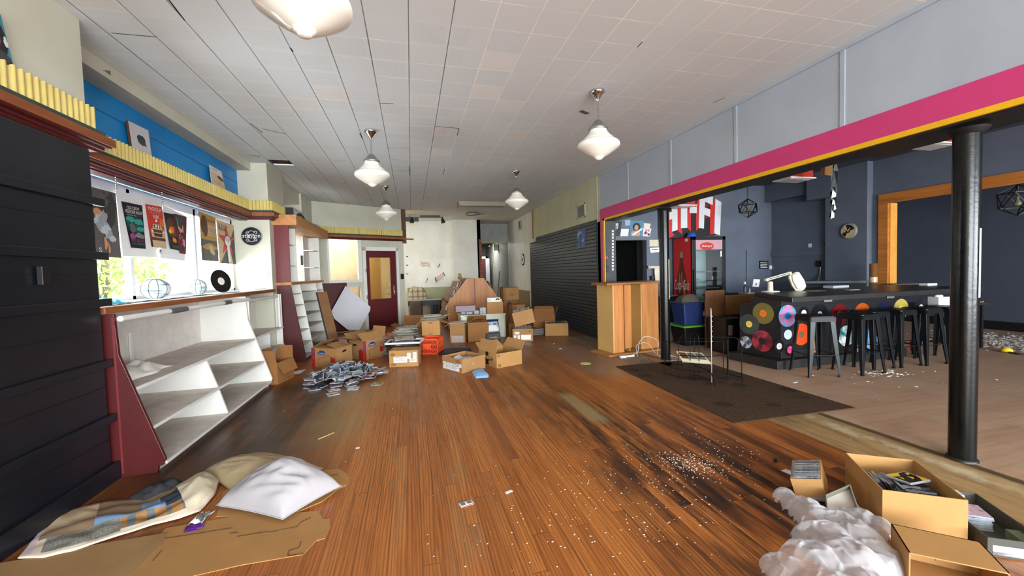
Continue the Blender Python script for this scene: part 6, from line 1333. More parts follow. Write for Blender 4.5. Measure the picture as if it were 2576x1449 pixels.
# --- 17 back stage corner
t=thing('work_bench','pale table with dark legs against the mural wall','table',(.6,13.6,0)); 
zt=PY(1090,752,13.4).z; xa=PY(1026,755,13.4).x; xb=PY(1112,755,13.4).x
MB().box(xa,xb,13.4,14.2,zt-.04,zt).build('table_top',mat('grey_table',(150,148,130),.6),t)
for x in (xa+.1,xa+.75,xb-.1): MB().box(x-.03,x+.03,13.44,13.5,0,zt-.04).build('leg',INK,t)
MB().box(xa,xb,13.41,13.44,zt-.2,zt-.04).build('apron',INK,t)
struct(MB().box(xa,xb+.6,14.3,14.38,0,.95).build('trim_stage_dado',mat('drab_green_dado',(150,150,118),.7)))
struct(MB().box(xb-.3,xb+.6,14.28,14.3,0,.55).build('trim_stage_dark',INK))
P=[(xa,13.45),(xa+.62,13.45),(xa+.62,14.1),(xa,14.1)]
m_=NT('plaid_blanket'); o_=m_.n('ShaderNodeSeparateXYZ'); m_.l(m_.pos(),o_.inputs[0]); f1=m_.math('FRACT',m_.math('MULTIPLY',o_.outputs[0],6.)); f2=m_.math('FRACT',m_.math('MULTIPLY',o_.outputs[2],6.)); c_=m_.mix(m_.math('MULTIPLY',m_.math('LESS_THAN',f1,.3),.6),lin((160,150,124)),lin((78,66,52))); c_=m_.mix(m_.math('MULTIPLY',m_.math('LESS_THAN',f2,.3),.6),c_,lin((84,72,56))); m_.l(c_,m_.b.inputs['Base Color']); m_.b.inputs['Roughness'].default_value=.9
mound('plaid_blanket',P,.40,m_.m,'plaid blanket heaped on the table in the stage corner','blanket',2,fold=3,z0=zt+.002,k=.35)
mound('dark_clutter',[(xa+.9,13.3),(xa+1.7,13.3),(xa+1.7,13.7),(xa+.9,13.7)],.2,INKDG,'dark heap of clothes under the table in the stage corner','clothes',5,k=.8)
tag(MB().box(xa+.05,xa+.45,13.2,13.38,0,.55).build('brown_bag',mat('dark_brown_bag',(70,52,40),.7),bevel=.06),'dark brown bag on the floor beside the stage table','bag')
tag(MB().prism([(PY(1104,733,14.2).x,14.2,.95),(PY(1117,724,14.2).x,14.2,1.04),(PY(1116,733,14.2).x,14.2,.95)],(0,.05,0)).build('dark_shoe',INK),'small dark shoe-like thing on the ledge under the mural','object') if False else None
# mural of notes
def mur(lab,strokes):
    t=thing('wall_mural',lab,'mural',PY(strokes[0][0][0][0],strokes[0][0][0][1],MY-.004),group='note drawings on the back wall')
    for pts,m,r in strokes: MB().tube([PY(x,y,MY-.004) for x,y in pts],r,5).build('painted_line',m,t)
def stf(x0,y0,x1,y1,n,gap,cols,wob):
    return [([(x0+(x1-x0)*k/8,y0+(y1-y0)*k/8+gap*i+wob*math.sin(k*.8)) for k in range(9)],cols[i%len(cols)],.008) for i in range(n)]
mur('grey and orange staff lines painted high on the back wall',stf(1057,657,1082,663,4,3.6,[INKO,INKG,INKG,INKC],1.6))
mur('tilted staff with clefs painted lower on the back wall',stf(1095,699,1117,687,4,4,[INKO,INKC,INKO,INKC],1.5)+[([(1094,697),(1096,705),(1099,707),(1097,701),(1096,709)],INKBL,.014),([(1114,685),(1119,694)],INKBL,.016)])
mur('two small dark notes painted beside the upper staff',[([(1101,671),(1102.5,671)],INK,.03),([(1105,670),(1106,663),(1107.5,664)],INK,.014)])
mur('two small red notes painted below the upper staff',[([(1070.5,708.5),(1071.5,709)],INKR,.03),([(1074,706),(1075,700),(1076,701)],INKR,.014)])
mur('row of dark notes down the near edge of the back wall',[([(1022,y),(1026,y+.5)],INK,.016) for y in (645,667,689)])
# ceiling fittings at the back
t=thing('track_light','black track light with two spot heads under the rear ceiling','track light',PY(1080,545,13.2)); y=13.0
a=PY(1057,541,y);b=PY(1107,541,y); MB().box(a.x,b.x,y,y+.12,PY(1080,547,y).z,PY(1080,537,y).z).build('control_box',BLK,t); a=PY(1018,551,y);b=PY(1053,551,y); MB().box(a.x,b.x,y,y+.12,PY(1030,556.5,y).z,PY(1030,548,y).z).build('control_box',BLK,t); MB().bar(PY(1018,546.5,y+.06),PY(1114,546.5,y+.06),.03,.03).build('track',BLK,t)
for x,y_,dx in ((1036,558,0),(1113,556,3)): MB().tube([PY(x-.5,547,y),PY(x,553,y),PY(x+dx,561,y)],[.015,.05,.07],10).build('spot_head',BLK,t)
for px in (1030,1080): MB().tube([PY(px,545,y+.06),Vector((PY(px,545,y+.06).x,y+.06,CE))],.012,6).build('hanger',BLK,t)
t=thing('strip_light','long grey strip light across the ceiling before the corridor','ceiling light',PZ(1215,510,CE)); a=PZ(1155,516,CE-.1);b=PZ(1277,513,CE-.1)
MB().box(a.x,b.x,a.y,a.y+.22,CE-.11,CE).build('housing',mat('tan_grey_housing',(150,140,122),.5),t); MB().box(a.x-.02,a.x,a.y-.01,a.y+.23,CE-.13,CE).build('end_cap',CARD,t)
tag(MB().tube([PZ(1195,538,CE-.03)+Vector((.28*math.cos(a),.28*math.sin(a),.02*math.sin(2*a))) for a in [2*PI*k/20 for k in range(17)]],.012,6).build('loose_cable',INKDG),'loop of loose cable hanging from the ceiling before the corridor','cable')
# corridor: exit sign, doors, broom
t=thing('exit_sign','green lettered exit sign with two lamps in the corridor','sign',PY(1251,622,17)); a=PY(1241,614,17);b=PY(1262,630,17)
MB().box(a.x,b.x,17,17.05,b.z,a.z).build('housing',mat('sign_housing',(190,196,170),.5),t); s=flat_text('EXIT',mm('exit_green',(40,150,60)),Vector((a.x+.05,16.998,b.z+.1)),Vector((b.x-a.x-.1,0,0)),Vector((0,0,.13)),t)
for px in (1233,1266): 
    c=PY(px,620,17); MB().lathe([(.01,-.03),(.05,0),(.05,.03),(.001,.035)],12,c,Matrix.Rotation(PI/2,4,'X')).build('lamp_head',CHROME,t)
MB().tube([Vector(((a.x+b.x)/2,17.02,a.z)),Vector(((a.x+b.x)/2,17.02,2.75))],.015,6).build('hanger',GREYM,t)
def dr(n,x0,x1,yt,y,m,frm): 
    a=PY(x0,yt,y);b=PY(x1,yt,y); d=struct(MB().box(a.x,b.x,y-.02,y+.02,0,a.z).build('door_%d'%n,m)); mb=MB(); mb.box(a.x-.09,a.x,y-.04,y,0,a.z+.1); mb.box(b.x,b.x+.09,y-.04,y,0,a.z+.1); mb.box(a.x-.09,b.x+.09,y-.04,y,a.z,a.z+.1); mb.build('door_frame',frm,d); return d
dr(2,1206,1221,651,18.5,mat('dark_red_door',(70,10,12),.5),WHITE); dr(3,1263,1274,650,17.4,mat('brown_void_door',(52,42,34),.6),WHITE)
a=PY(1222,650,18.2);b=PY(1231,650,18.2); struct(MB().box(a.x,b.x,18.2,18.24,0,a.z).build('door_4',mat('steel_grey_door',(150,156,166),.4)))
a=PY(1243,660,18.0);b=PY(1251,700,18.0); struct(MB().box(a.x,b.x,17.98,18.02,b.z,a.z).build('window_4',mat('tan_panel',(190,150,112),.6)))
t=thing('broom','black handled broom leaning in the corridor','broom',PY(1249,760,13.9)); MB().tube([Vector((PY(1248,740,13.8).x,13.8,.12)),PY(1257,682,13.9)],.014,8).build('handle',BLK,t); MB().box(PY(1248,740,13.8).x-.15,PY(1248,740,13.8).x+.15,13.77,13.83,0,.13).build('bristle_head',BLK,t)
L=bpy.data.lights.new('corridor_fill_lamp','AREA'); L.size=.5; L.energy=45; L.color=(1,.96,.88); o=bpy.data.objects.new('corridor_fill_lamp',L); COL.objects.link(o); o.location=(3.0,17.6,2.7)  # unseen lamp added to brighten the corridor and its exit sign
# ================================================================ heap of disc cases
rr=random.Random(11); G='loose heap of disc cases'
C0=PZ(868,952); k=0; lay=[]
while k<118:
    u=rr.gauss(0,.42); v=rr.gauss(0,.42)
    if u*u+v*v>1: continue
    lay.append((u,v)); k+=1
lay.sort(key=lambda p:-(p[0]**2+p[1]**2))
for i,(u,v) in enumerate(lay):
    rad=math.hypot(u,v); hgt=.20*(1-rad)**.8
    z=.012+hgt*rr.uniform(.35,1); ti=.12 if rad>.75 else .45
    x=C0.x+u*.54+.0; y=C0.y+v*.46
    cd_at((x,y,z+.01),rr.uniform(0,2*PI),rr.gauss(0,ti),rr.gauss(0,ti),rr.choice(CPAL),'disc case in the loose heap on the dark boards before the moving carton',G)
edge=[(790,980,(60,50,50),'dark brown disc case lying flat at the edge of the heap nearest the shelf'),(806,973,(44,86,130),'blue disc case lying at the shelf side of the heap'),(838,982,(206,120,70),'orange flecked booklet at the near edge of the heap'),(836,993,(214,186,176),'pale pink booklet nearest the camera below the heap'),(848,963,(150,70,84),'maroon covered disc case at the near middle of the heap'),(880,971,(206,200,204),'pale grey disc case at the near side of the heap'),(888,979,(222,218,222),'white booklet sticking out of the near side of the heap'),(948,967,(110,120,40),'yellow and dark disc case lying apart from the heap'),(965,937,(222,196,130),'cream card lying apart beside the heap'),(955,926,(70,76,96),'dark blue disc case at the far side of the heap'),(780,975,(40,30,30),'black disc case at the outer end of the heap')]
for px,py,col,lb in edge:
    c=PZ(px,py); cd_at((c.x,c.y,.002),rr.uniform(-.5,.5),0,0,col,lb,None) 
for o in list(_cd.users_collection[0].objects):
    if o.get('group') is None and o.get('category')=='disc case' and 'group' in o.keys(): del o['group']
for i,(px,py,rx,rz,col) in enumerate(((801,960,1.0,.2,(206,206,196)),(822,947,.9,-.3,(60,64,70)),(884,938,.8,.5,(150,160,140)),(922,958,.25,-.3,(130,70,70)),(862,918,.3,.3,(206,210,214)))):
    c=PZ(px,py); cd_at((c.x,c.y,.06),rz,rx,0,col,['white case tilted up at the shelf side of the heap','dark case tilted up near the top of the heap','green and white case tilted up in the middle of the heap','reddish open case at the right end of the heap','white case crowning the far side of the heap'][i],'tilted cases in the heap')
# ================================================================ middle of the floor
# podium
t=thing('podium','tall wooden podium with two pedestals standing before the far column','podium',(3.17,6.0,0),R(9),None)
PN_=wood('orange_pine_boards',(206,138,74),(176,106,50),'z',.7,.5); PLY2=mat('pale_plywood_side',(206,164,96),.6,var=.06)
def pb(x0,x1,y0,y1,z0,z1,m,n): return MB().box(x0,x1,y0,y1,z0,z1).build(n,m,t,local=True,bevel=.002)
pb(-.16,.98,-.10,.42,0,.03,wood('base_board',(176,122,66),(150,98,48),'x'),'base_board'); 
pb(-.001,.02,.0,.44,.03,1.15,PLY2,'side_panel'); pb(.02,.215,.0,.02,.03,1.15,PN_,'front_board'); pb(.215,.225,.012,.02,.03,1.15,INKB,'board_gap'); pb(.225,.36,-.012,.01,.09,1.14,PN_,'front_board'); pb(.34,.36,.02,.40,.03,1.15,PLY2,'inner_side')
pb(.60,.62,.03,.42,.03,1.15,PLY2,'inner_side'); pb(.62,.80,.02,.04,.03,1.15,PN_,'front_board'); pb(.803,.97,.022,.042,.03,1.15,PN_,'front_board'); pb(.95,.97,.04,.44,.03,1.15,PLY2,'side_panel'); pb(.02,.95,.42,.44,.03,1.15,PLY2,'back_panel')
MB().hexa([(-.18,-.10,1.15),(.99,-.07,1.15),(1.02,.46,1.15),(-.10,.46,1.15)],[(-.18,-.10,1.185),(.99,-.07,1.185),(1.02,.46,1.185),(-.10,.46,1.185)]).build('top_board',wood('podium_top',(166,112,60),(138,88,42),'x'),t,local=True,bevel=.003)
# rug
def m_rug():
    k=NT('brown_patterned_rug'); v=k.n('ShaderNodeTexVoronoi',i_Scale=3.1,i_Randomness=.8); k.l(k.pos(),v.inputs['Vector']); f=k.noise(k.pos(),30,3); g=k.noise(k.pos(),3,4)
    w=k.n('ShaderNodeTexWave',wave_type='RINGS',i_Scale=16,i_Distortion=4.); k.l(k.scl(k.pos(),(1,1,1)),w.inputs[0])
    c=k.mix(k.ramp(v.outputs['Distance'],(.24,(1,1,1)),(.36,(0,0,0))),lin((78,60,46)),lin((54,41,34))); c=k.mix(k.math('MULTIPLY',w.outputs[1],.25),c,lin((54,42,34))); c=k.mix(k.ramp(f,(.4,(.0,.0,.0)),(.8,(.35,.35,.35))),c,lin((108,88,70))); c=k.mix(k.ramp(g,(.45,(0,0,0)),(.75,(.35,.35,.35))),c,lin((60,48,36)))
    k.l(c,k.b.inputs['Base Color']); k.b.inputs['Roughness'].default_value=.95; k.b.inputs['Specular IOR Level'].default_value=.1; k.bump(f,.3,.004); return k.m
tag(MB().hexa([(2.754,3.0,.0005),(4.123,2.96,.0005),(4.14,5.25,.0005),(2.82,5.28,.0005)],[(2.754,3.0,.009),(4.123,2.96,.009),(4.14,5.25,.009),(2.82,5.28,.009)]).build('floor_rug',m_rug(),bevel=.003),'worn dark brown patterned rug lying half on the boards and half in the bar','rug')
# wire magazine rack with newspapers
WR=mat('black_wire',(16,16,17),.4,.6,var=.1); t=thing('wire_rack','folding black wire magazine rack standing on the brown rug','rack',(3.5,4.3,.009))
a=PZ(1708,954,.012);b=PZ(1790,962,.012);c=PZ(1866,955,.012); U=Vector((0,0,1))
def rod(pts,r=.0052,n='wire'): MB().tube(pts,r,6).build(n,WR,t)
pt=MB().tube([b,b+U*.86,b+U*.9],[.008,.008,.004],8).build('center_post',mat('worn_silver_post',(150,150,152),.35,.7,var=.3),t)
for k in range(6): MB().lathe([(.001,-.008),(.009,0),(.001,.008)],8,b+U*(.5+.06*k)+Vector((.01,-.005,0))).build('hook',CHROME,pt)
u=(a-b)/(a-b).length; L_ab=(a-b).length
rod([a,a+U*.44,a+U*.52-u*.02,a+U*.56-u*.06]); rod([a+U*.52,b+U*.53]); rod([a+U*.03,b+U*.03]); rod([a+U*.30,b+U*.31]); rod([a+U*.12,b+U*.12])
for f in (.36,.63): rod([a.lerp(b,f)+U*.03,a.lerp(b,f)+U*.52])
rod([a.lerp(b,.36)+U*.52,a.lerp(b,.40)+U*.57,a.lerp(b,.5)+U*.585,a.lerp(b,.6)+U*.57,a.lerp(b,.63)+U*.52])
u2=(c-b)/(c-b).length
rod([c,c+U*.42,c+U*.5-u2*.04,c+U*.53-u2*.12]); rod([b+U*.55,c-u2*.12+U*.53]); rod([b+U*.32,c+U*.32]); rod([b+U*.03,c+U*.03]); rod([c+U*.08,c-u2*.2+U*.10,c-u2*.2+U*.5])
rod([b.lerp(c,.55)+U*.03,b.lerp(c,.55)+U*.53])
for p,q in ((a,Vector((.02,.3,0))),(b,Vector((.05,.35,0))),(c,Vector((.04,.3,0))),(b,Vector((-.06,-.12,0))),(c,Vector((-.09,-.1,0)))): rod([p+U*.03 if q.y>0 else p+U*.12,p+q+U*.003])
fr=Vector((0,.3,0))
rod([a+fr,a+fr+U*.42]); rod([b+fr,b+fr+U*.5]); rod([c+fr,c+fr+U*.42]); rod([a+fr+U*.42,b+fr+U*.45,c+fr+U*.42]); rod([a+U*.12,a+fr+U*.12]); rod([b+U*.14,b+fr+U*.14])
s=Sheet(*[q for q in (a+u*-.06+U*.33+fr*.5,b+U*.33+fr*.5+u*.01,b+U*.235-fr*.06+u*.01,a+U*.235-fr*.06-u*.03)],mm('newsprint',(206,194,160)),.02)
for k in range(3): s.rect(INKB if k==0 else INKMG,.06+.31*k,.3,.34+.31*k,.92)
s.rect(mm('newsprint',(206,194,160)),0,0,1,.2); s.build('newspaper','folded yellowed newspapers resting in the wire rack','newspaper')
# totes, bucket, bins behind the second column
def totething(name,label,cx,cy,w,d,h,z,m,rim,rimm,rz=0,group=None):
    t=thing(name,label,'storage tote',(cx,cy,z),rz,group); mb=MB()
    b=[(-w*.42,-d*.42,0),(w*.42,-d*.42,0),(w*.42,d*.42,0),(-w*.42,d*.42,0)]; T=[(-w/2,-d/2,h),(w/2,-d/2,h),(w/2,d/2,h),(-w/2,d/2,h)]
    mb.hexa([Vector(p) for p in b],[Vector(p) for p in T]); mb.build('body',m,t,local=True,bevel=.02)
    for k in range(3): MB().hexa([Vector((-w*.3+w*.25*k,-d*.43-.003,.03)),Vector((-w*.3+w*.25*k+.03,-d*.43-.003,.03)),Vector((-w*.3+w*.25*k+.03,-d*.4,.03)),Vector((-w*.3+w*.25*k,-d*.4,.03))],[Vector((-w*.34+w*.27*k,-d*.5-.004,h*.85)),Vector((-w*.34+w*.27*k+.03,-d*.5-.004,h*.85)),Vector((-w*.34+w*.27*k+.03,-d*.46,h*.85)),Vector((-w*.34+w*.27*k,-d*.46,h*.85))]).build('rib',m,t,local=True)
    MB().box(-w/2-.02,w/2+.02,-d/2-.02,d/2+.02,h-.02,h+.015).build(rim,rimm,t,local=True,bevel=.012); return t
BTM=mat('black_tote_plastic',(18,19,22),.35)
c=(PZ(1725,870)+PZ(1795,870))/2; yb=c.y+.22; w0=(PY(1796,840,yb-.2).x-PY(1719,840,yb-.2).x)
zt=PY(1757,818,yb-.2).z; xc=(PY(1796,840,yb-.2).x+PY(1719,840,yb-.2).x)/2
totething('black_tote','black tote with a lime green lid under the blue one behind the second column',xc,yb,w0-.03,.42,zt-.015,0,BTM,'lid',mat('lime_green_lid',(96,170,40),.35))
zt2=PY(1757,762,yb-.2).z; t=totething('blue_tote','dark blue ribbed tote stacked on the lime-lidded black one',xc-.02,yb+.0,w0-.09,.38,zt2-zt-.002,zt+.001,mat('dark_blue_tote',(44,58,112),.35),'rim',mat('dark_blue_tote',(44,58,112),.35))
t.location.z=zt+.002; MB().box(.11,.19,-.205,-.2,.16,.24).build('price_label',PAPER,t,local=True)
mound('folded_blanket',[(xc-.28,yb-.12),(xc+.1,yb-.16),(xc+.12,yb+.14),(xc-.26,yb+.12)],.15,mat('olive_grey_fabric',(92,84,72),.9),'olive grey fabric heaped in the blue tote','fabric',4,z0=zt2+.005,k=.4)
c=PZ(1703,858); t=thing('paint_bucket','scuffed white paint bucket beside the second column','bucket',(c.x,c.y+.15,0)); MB().lathe([(.13,0),(.155,.30),(.16,.32),(.15,.32),(.145,.02)],24,(c.x,c.y+.15,0)).build('body',mat('scuffed_white_plastic',(188,188,180),.5,var=.25,sc=12),t); MB().lathe([(.158,.26),(.163,.27),(.158,.28)],24,(c.x,c.y+.15,0),caps=False).build('rim_band',mat('scuffed_white_plastic',(188,188,180),.5),t); MB().tube([(c.x+.155*math.cos(a),c.y+.15-.16*abs(math.sin(a))-.0,.28-.12*math.sin(a)) for a in [PI*k/10 for k in range(11)]],.003,5).build('handle',GREYM,t); MB().box(c.x-.05,c.x+.06,c.y-.012,c.y+.0,.1,.2).build('paper_label',PAPER,t)
c=PZ(1842,890); t=thing('trash_bin','black trash bin beside the wire rack and the bar end','bin',(c.x,c.y+.18,0),.1); MB().hexa([Vector((-.13,-.15,0)),Vector((.13,-.15,0)),Vector((.13,.15,0)),Vector((-.13,.15,0))],[Vector((-.16,-.18,.56)),Vector((.16,-.18,.56)),Vector((.16,.18,.56)),Vector((-.16,.18,.56))]).build('body',BTM,t,local=True,bevel=.02); MB().box(-.17,.17,-.19,.19,.53,.57).build('rim',BTM,t,local=True,bevel=.01); MB().box(-.09,-.01,-.186,-.175,.3,.46).build('label',mm('worn_label',(120,90,84)),t,local=True)
tag(MB().box(4.62,4.80,6.85,7.3,.62,.66).build('wall_shelf_board',mat('pinkish_board',(120,90,84),.5)),'narrow pinkish shelf board on the hall wall behind the column','shelf') if False else None
# wall basin behind the second column
c=PY(1697,745,6.9); t=thing('wall_basin','small steel basin on the wall behind the second column','basin',(c.x,7.1,c.z)); mb=MB(); mb.lathe([(.001,-.12),(.1,-.11),(.16,-.02),(.19,.0),(.19,.015),(.15,.0),(.09,-.09),(.001,-.1)],24,(c.x-.03,7.05,c.z)); mb.build('bowl',CHROME,t); MB().tube([(c.x-.08,7.05,c.z-.1),(c.x-.08,7.05,c.z-.45),(c.x-.08,7.3,c.z-.5)],.015,8).build('drain_pipe',CHROME,t); MB().tube([(c.x-.05,7.25,c.z+.02),(c.x-.05,7.25,c.z+.14),(c.x-.05,7.12,c.z+.16),(c.x-.05,7.1,c.z+.12)],.012,8).build('tap',CHROME,t)
# white cable and sockets by the podium
P=[PZ(1563,902,.01),PZ(1590,892,.01),PZ(1604,886,.03)]; q=PZ(1606,893); P+=[Vector((q.x+.02,q.y,.20)),Vector((q.x+.12,q.y-.03,.30)),Vector((q.x+.3,q.y-.1,.22)),PZ(1655,893,.03),PZ(1690,895,.01),PZ(1715,902,.01),PZ(1735,896,.01),PZ(1745,891,.01)]
def smooth(P,n=6):
    out=[]
    for i in range(len(P)-1):
        p0,p1,p2,p3=P[max(i-1,0)],P[i],P[i+1],P[min(i+2,len(P)-1)]
        for k in range(n):
            t_=k/n; out.append(.5*((2*p1)+(p2-p0)*t_+(2*p0-5*p1+4*p2-p3)*t_*t_+(3*p1-p0-3*p2+p3)*t_**3))
    return out+[P[-1]]
t=thing('extension_cable','white extension cable looped across the floor between the podium and the column','cable',(P[0].x,P[0].y,0)); MB().tube(smooth(P),.005,6).build('cable',PAPER,t); P2=[PZ(1607,897,.005),PZ(1612,875,.06)]; 
MB().tube(smooth([PZ(1604,896,.006),Vector((q.x+.03,q.y+.1,.14)),Vector((q.x+.2,q.y+.05,.17)),PZ(1650,890,.02),PZ(1666,900,.006),PZ(1700,908,.006),PZ(1712,906,.006)]),.004,6).build('second_cable',PAPER,t)
c=PZ(1568,900); MB().box(c.x-.06,c.x+.04,c.y-.03,c.y+.02,.001,.035).build('socket_block',PAPER,t,bevel=.004); c=PZ(1578,898); MB().box(c.x-.02,c.x+.12,c.y-.02,c.y+.02,.001,.025).build('socket_block',PAPER,t,bevel=.004)
tag(MB().prism([PZ(*p) for p in ((1585,930),(1620,905),(1690,925),(1672,932))],(0,0,.004)).build('floor_board_piece',mat('grey_underlay',(104,100,92),.8)),'flat grey underlay sheet on the floor before the podium','sheet'); tag(MB().prism([PZ(*p)+Vector((0,0,.004)) for p in ((1628,903),(1660,901),(1692,915),(1684,924))],(0,0,.005)).build('loose_board',wood('tan_loose_board',(156,116,70),(128,92,52),'y')),'loose tan board on the floor at the foot of the second column','board')
# table and white box beyond the near column
t=thing('small_table','dark small table partly hidden behind the near column','table',(7.3,4.3,0)); zt=.715; a=PZ(2341,776,zt); a.x=max(a.x,7.08); a.y=max(a.y,4.36)
MB().box(a.x,a.x+1.55,a.y-.02,a.y+.6,zt-.03,zt).build('table_top',mat('dark_table_wood',(52,40,36),.4),t,bevel=.004)
for x in (a.x+.06,a.x+1.5):
    for y in (a.y+.04,a.y+.54): MB().box(x-.02,x+.02,y-.02,y+.02,0,zt-.03).build('leg',BLK,t)
c=PZ(2361,768,zt+.001); t=thing('napkin_box','white open-topped box on the dark table by the far stools','box',c,-.1); mb=MB()
for q_ in ((-.1,.1,-.07,-.065),(-.1,.1,.065,.07),(-.1,-.095,-.065,.065),(.095,.1,-.065,.065)): mb.box(*q_,0,.13)
mb.box(-.1,.1,-.07,.07,0,.004); mb.build('body',PAPER,t,local=True); MB().box(-.06,.07,-.02,.03,.005,.16).build('cloth',mat('white_cloth',(226,222,214),.8),t,local=True,bevel=.02)
for i,(px,py,l,a_) in enumerate(((2490,760,.55,.1),(2484,766,.4,-.2))): 
    c=PZ(px,py,zt+.002+.018*i); c.x=min(c.x,a.x+1.3); c.y=max(c.y,a.y+.08); tag(MB(Matrix.Translation(c)@Matrix.Rotation(a_,4,'Z')).box(-l/2,l/2,-.06,.06,0,.016).build('wood_offcut',wood('offcut_pine',(170,130,96),(140,100,70),'x')),['upper pale board lying on the table beyond the near column','lower pale board lying on the table beyond the near column'][1-i],'board','boards on the far table')
# rubble on the far floor
def chips(name,label,centres,n,seed,m,sz=(.004,.014),flat=.4):
    r=random.Random(seed); mb=MB(); mb.use(m)
    for _ in range(n):
        cx,cy,sx,sy=r.choice(centres); x=r.gauss(cx,sx);y=r.gauss(cy,sy); s=r.uniform(*sz); a=r.random()*6.28; h=s*flat
        mb.add([(x+s*math.cos(a+d)*q,y+s*math.sin(a+d)*q,.0006) for d,q in ((0,1),(1.8,.7),(3.3,.9),(4.9,.6))]+[(x,y,.0006+h)],[(0,1,4),(1,2,4),(2,3,4),(3,0,4),(3,2,1,0)])
    return tag(mb.build(name,m),label,'debris',kind='stuff')
PLS=mat('plaster_crumb',(226,218,200),.8)
a=PZ(1740,1168);b=PZ(1640,1180);c=PZ(1600,1270);d=PZ(1360,1330);e=PZ(1840,1150);f=PZ(1480,1290)
cs=[(a.x,a.y,.10,.10)]*9+[(b.x,b.y,.3,.25)]*3+[(c.x,c.y,.35,.25)]*2+[(d.x,d.y,.35,.25)]+[(e.x,e.y,.25,.3)]*2+[(f.x,f.y,.4,.4)]*2+[(.2,3.4,.8,.8),(2.4,3.4,.5,.8),(-.6,4.6,.5,.6)]
chips('plaster_crumbs','white plaster crumbs scattered over the wooden boards',cs,900,3,PLS,(.002,.0075))
a=PZ(2210,938);b=PZ(2275,942); chips('plaster_flakes','white plaster flakes on the bar floor under the third stool',[(a.x,a.y,.14,.06)]*3+[(b.x,b.y,.14,.04),(5.2,3.3,1,.3)],110,5,PLS,(.006,.03),.3)
a=PZ(2530,868); chips('rubble','white plaster rubble over the far room floor beyond the near column',[(a.x+.1,a.y,.35,.5),(a.x+.8,a.y+.3,.35,.5)],800,6,mat('grey_plaster_rubble',(176,168,160),.85,var=.4,sc=2),(.008,.055),.3)
c=PZ(2532,886); tag(MB().lathe([(.001,0),(.07,.01),(.06,.05),(.02,.075),(.001,.08)],10,c).build('yellow_cap',mat('yellow_plastic',(226,190,40),.4)),'yellow plastic lump in the rubble beyond the near column','plastic'); tag(MB().tube(smooth([PZ(2538,886,.01),PZ(2556,889,.02),PZ(2590,893,.01)]),.012,6).build('black_hose',BLK),'black hose end beside the yellow lump in the rubble','hose')
# ================================================================ foreground, bar side
A=PZ(2220,1232,.222); B=PZ(2436,1259,.222); A.z=B.z=0; Dp=(PZ(2145,1141,.222)-PZ(2220,1232,.222)).length
t=carton('cardboard_box','big open carton full of disc cases at the foot of the near column',A,B,Dp,.222,CARDG)
Mt=Matrix.Translation(t.location)@t.rotation_euler.to_matrix().to_4x4(); W_=t['w']; RZ=t.rotation_euler.z
G='cases in the big carton'
for r_ in range(2):
    for k in range(5): cd_at(Mt@Vector((.09+.15*r_,.08+.0*k,.008+.0106*k)),RZ+rnd.uniform(-.08,.08),0,0,rnd.choice(CPAL),'disc case at the bottom of the big carton',G)
for k in range(11): cd_at(Mt@Vector((W_*.66+rnd.uniform(-.02,.02),.17+rnd.uniform(-.02,.03),.062+.0106*k)),RZ+rnd.uniform(-.35,.35),rnd.uniform(-.03,.03),0,rnd.choice([(30,30,34),(90,94,100),(150,152,156),(60,60,66)]),'disc case in the tall pile inside the big carton',G)
c=Mt@Vector((W_*.64,.25,.186)); M=Matrix.Translation(c)@Matrix.Rotation(RZ+.9-.35,4,'Z')@Matrix.Rotation(-.1,4,'X'); mb=MB(M); mb.use(CASE).box(-.071,.071,-.0625,.0625,0,.010); mb.use(PAPER).box(-.071,.071,-.0625,.0625,.010,.0104)
mb.use(INK).add([(-.066,-.058,.0108),(.066,-.058,.0108),(.066,.058,.0108),(-.066,.058,.0108)],[(0,1,2,3)]); mb.use(INKY)
for P_ in ([(-.066,.03),(-.02,.02),(.0,.045),(.02,.058),(-.066,.058)],[(.02,-.058),(.066,-.058),(.066,.01),(.045,-.03)],[(-.05,-.02),(-.03,.0),(-.045,.015)],[(.0,-.03),(.03,-.01),(.01,.01)],[(.03,.02),(.066,.03),(.05,.05)]): mb.add([(x,y,.0112) for x,y in P_],[tuple(range(len(P_)))])
tag(mb.build('disc_case',recalc=False),'yellow and black disc case lying on top of the pile in the big carton','disc case')
for k in range(12): cd_at(Mt@Vector((.05+.016*k,.27+.012*(k%3),.105)),RZ+PI/2+rnd.uniform(-.1,.1),PI/2-.5,0,rnd.choice([(40,30,28),(90,60,50),(60,64,70),(150,140,136),(30,30,32)]),'disc case leaning in the far end of the big carton','leaning cases in the big carton')
# small case carton
t=carton('cardboard_box','small carton packed with standing disc cases beside the crumpled film',(2.188,1.897,0),(2.283,1.778,0),.255,.13,CARDG)
t.location=(2.188,1.897,.003); t.rotation_euler=Matrix(((.5966,.7758,-.2053),(-.758,.6288,.1734),(.2636,.0522,.9632))).to_euler()
Mt=Matrix.Translation(t.location)@t.rotation_euler.to_matrix().to_4x4()
for k in range(15): place(_cd,_cdu,Mt@Matrix.Translation((t['w']/2,.016+.0155*k,.070))@Matrix.Rotation(PI/2-.12,4,'X'),[(110,160,196),(206,200,204),(206,200,204),(196,190,196),(90,90,96),(206,204,208)][min(k,5)] if k<6 else rnd.choice(CPAL),'disc case standing in the small carton','cases standing in the small carton')
c=PZ(1982,1187); tag(MB(Matrix.Translation(c)@Matrix.Rotation(.2,4,'Z')).box(-.025,.025,-.03,.03,.0005,.002).build('paper_scrap',PAPER),'small white card on the boards beside the small carton','paper')
c=PZ(1951,1163); tag(MB().lathe([(.001,0),(.012,.004),(.016,.014),(.011,.024),(.001,.028)],10,c).build('dark_pebble',INK),'small dark lump on the boards beyond the small carton','pebble')
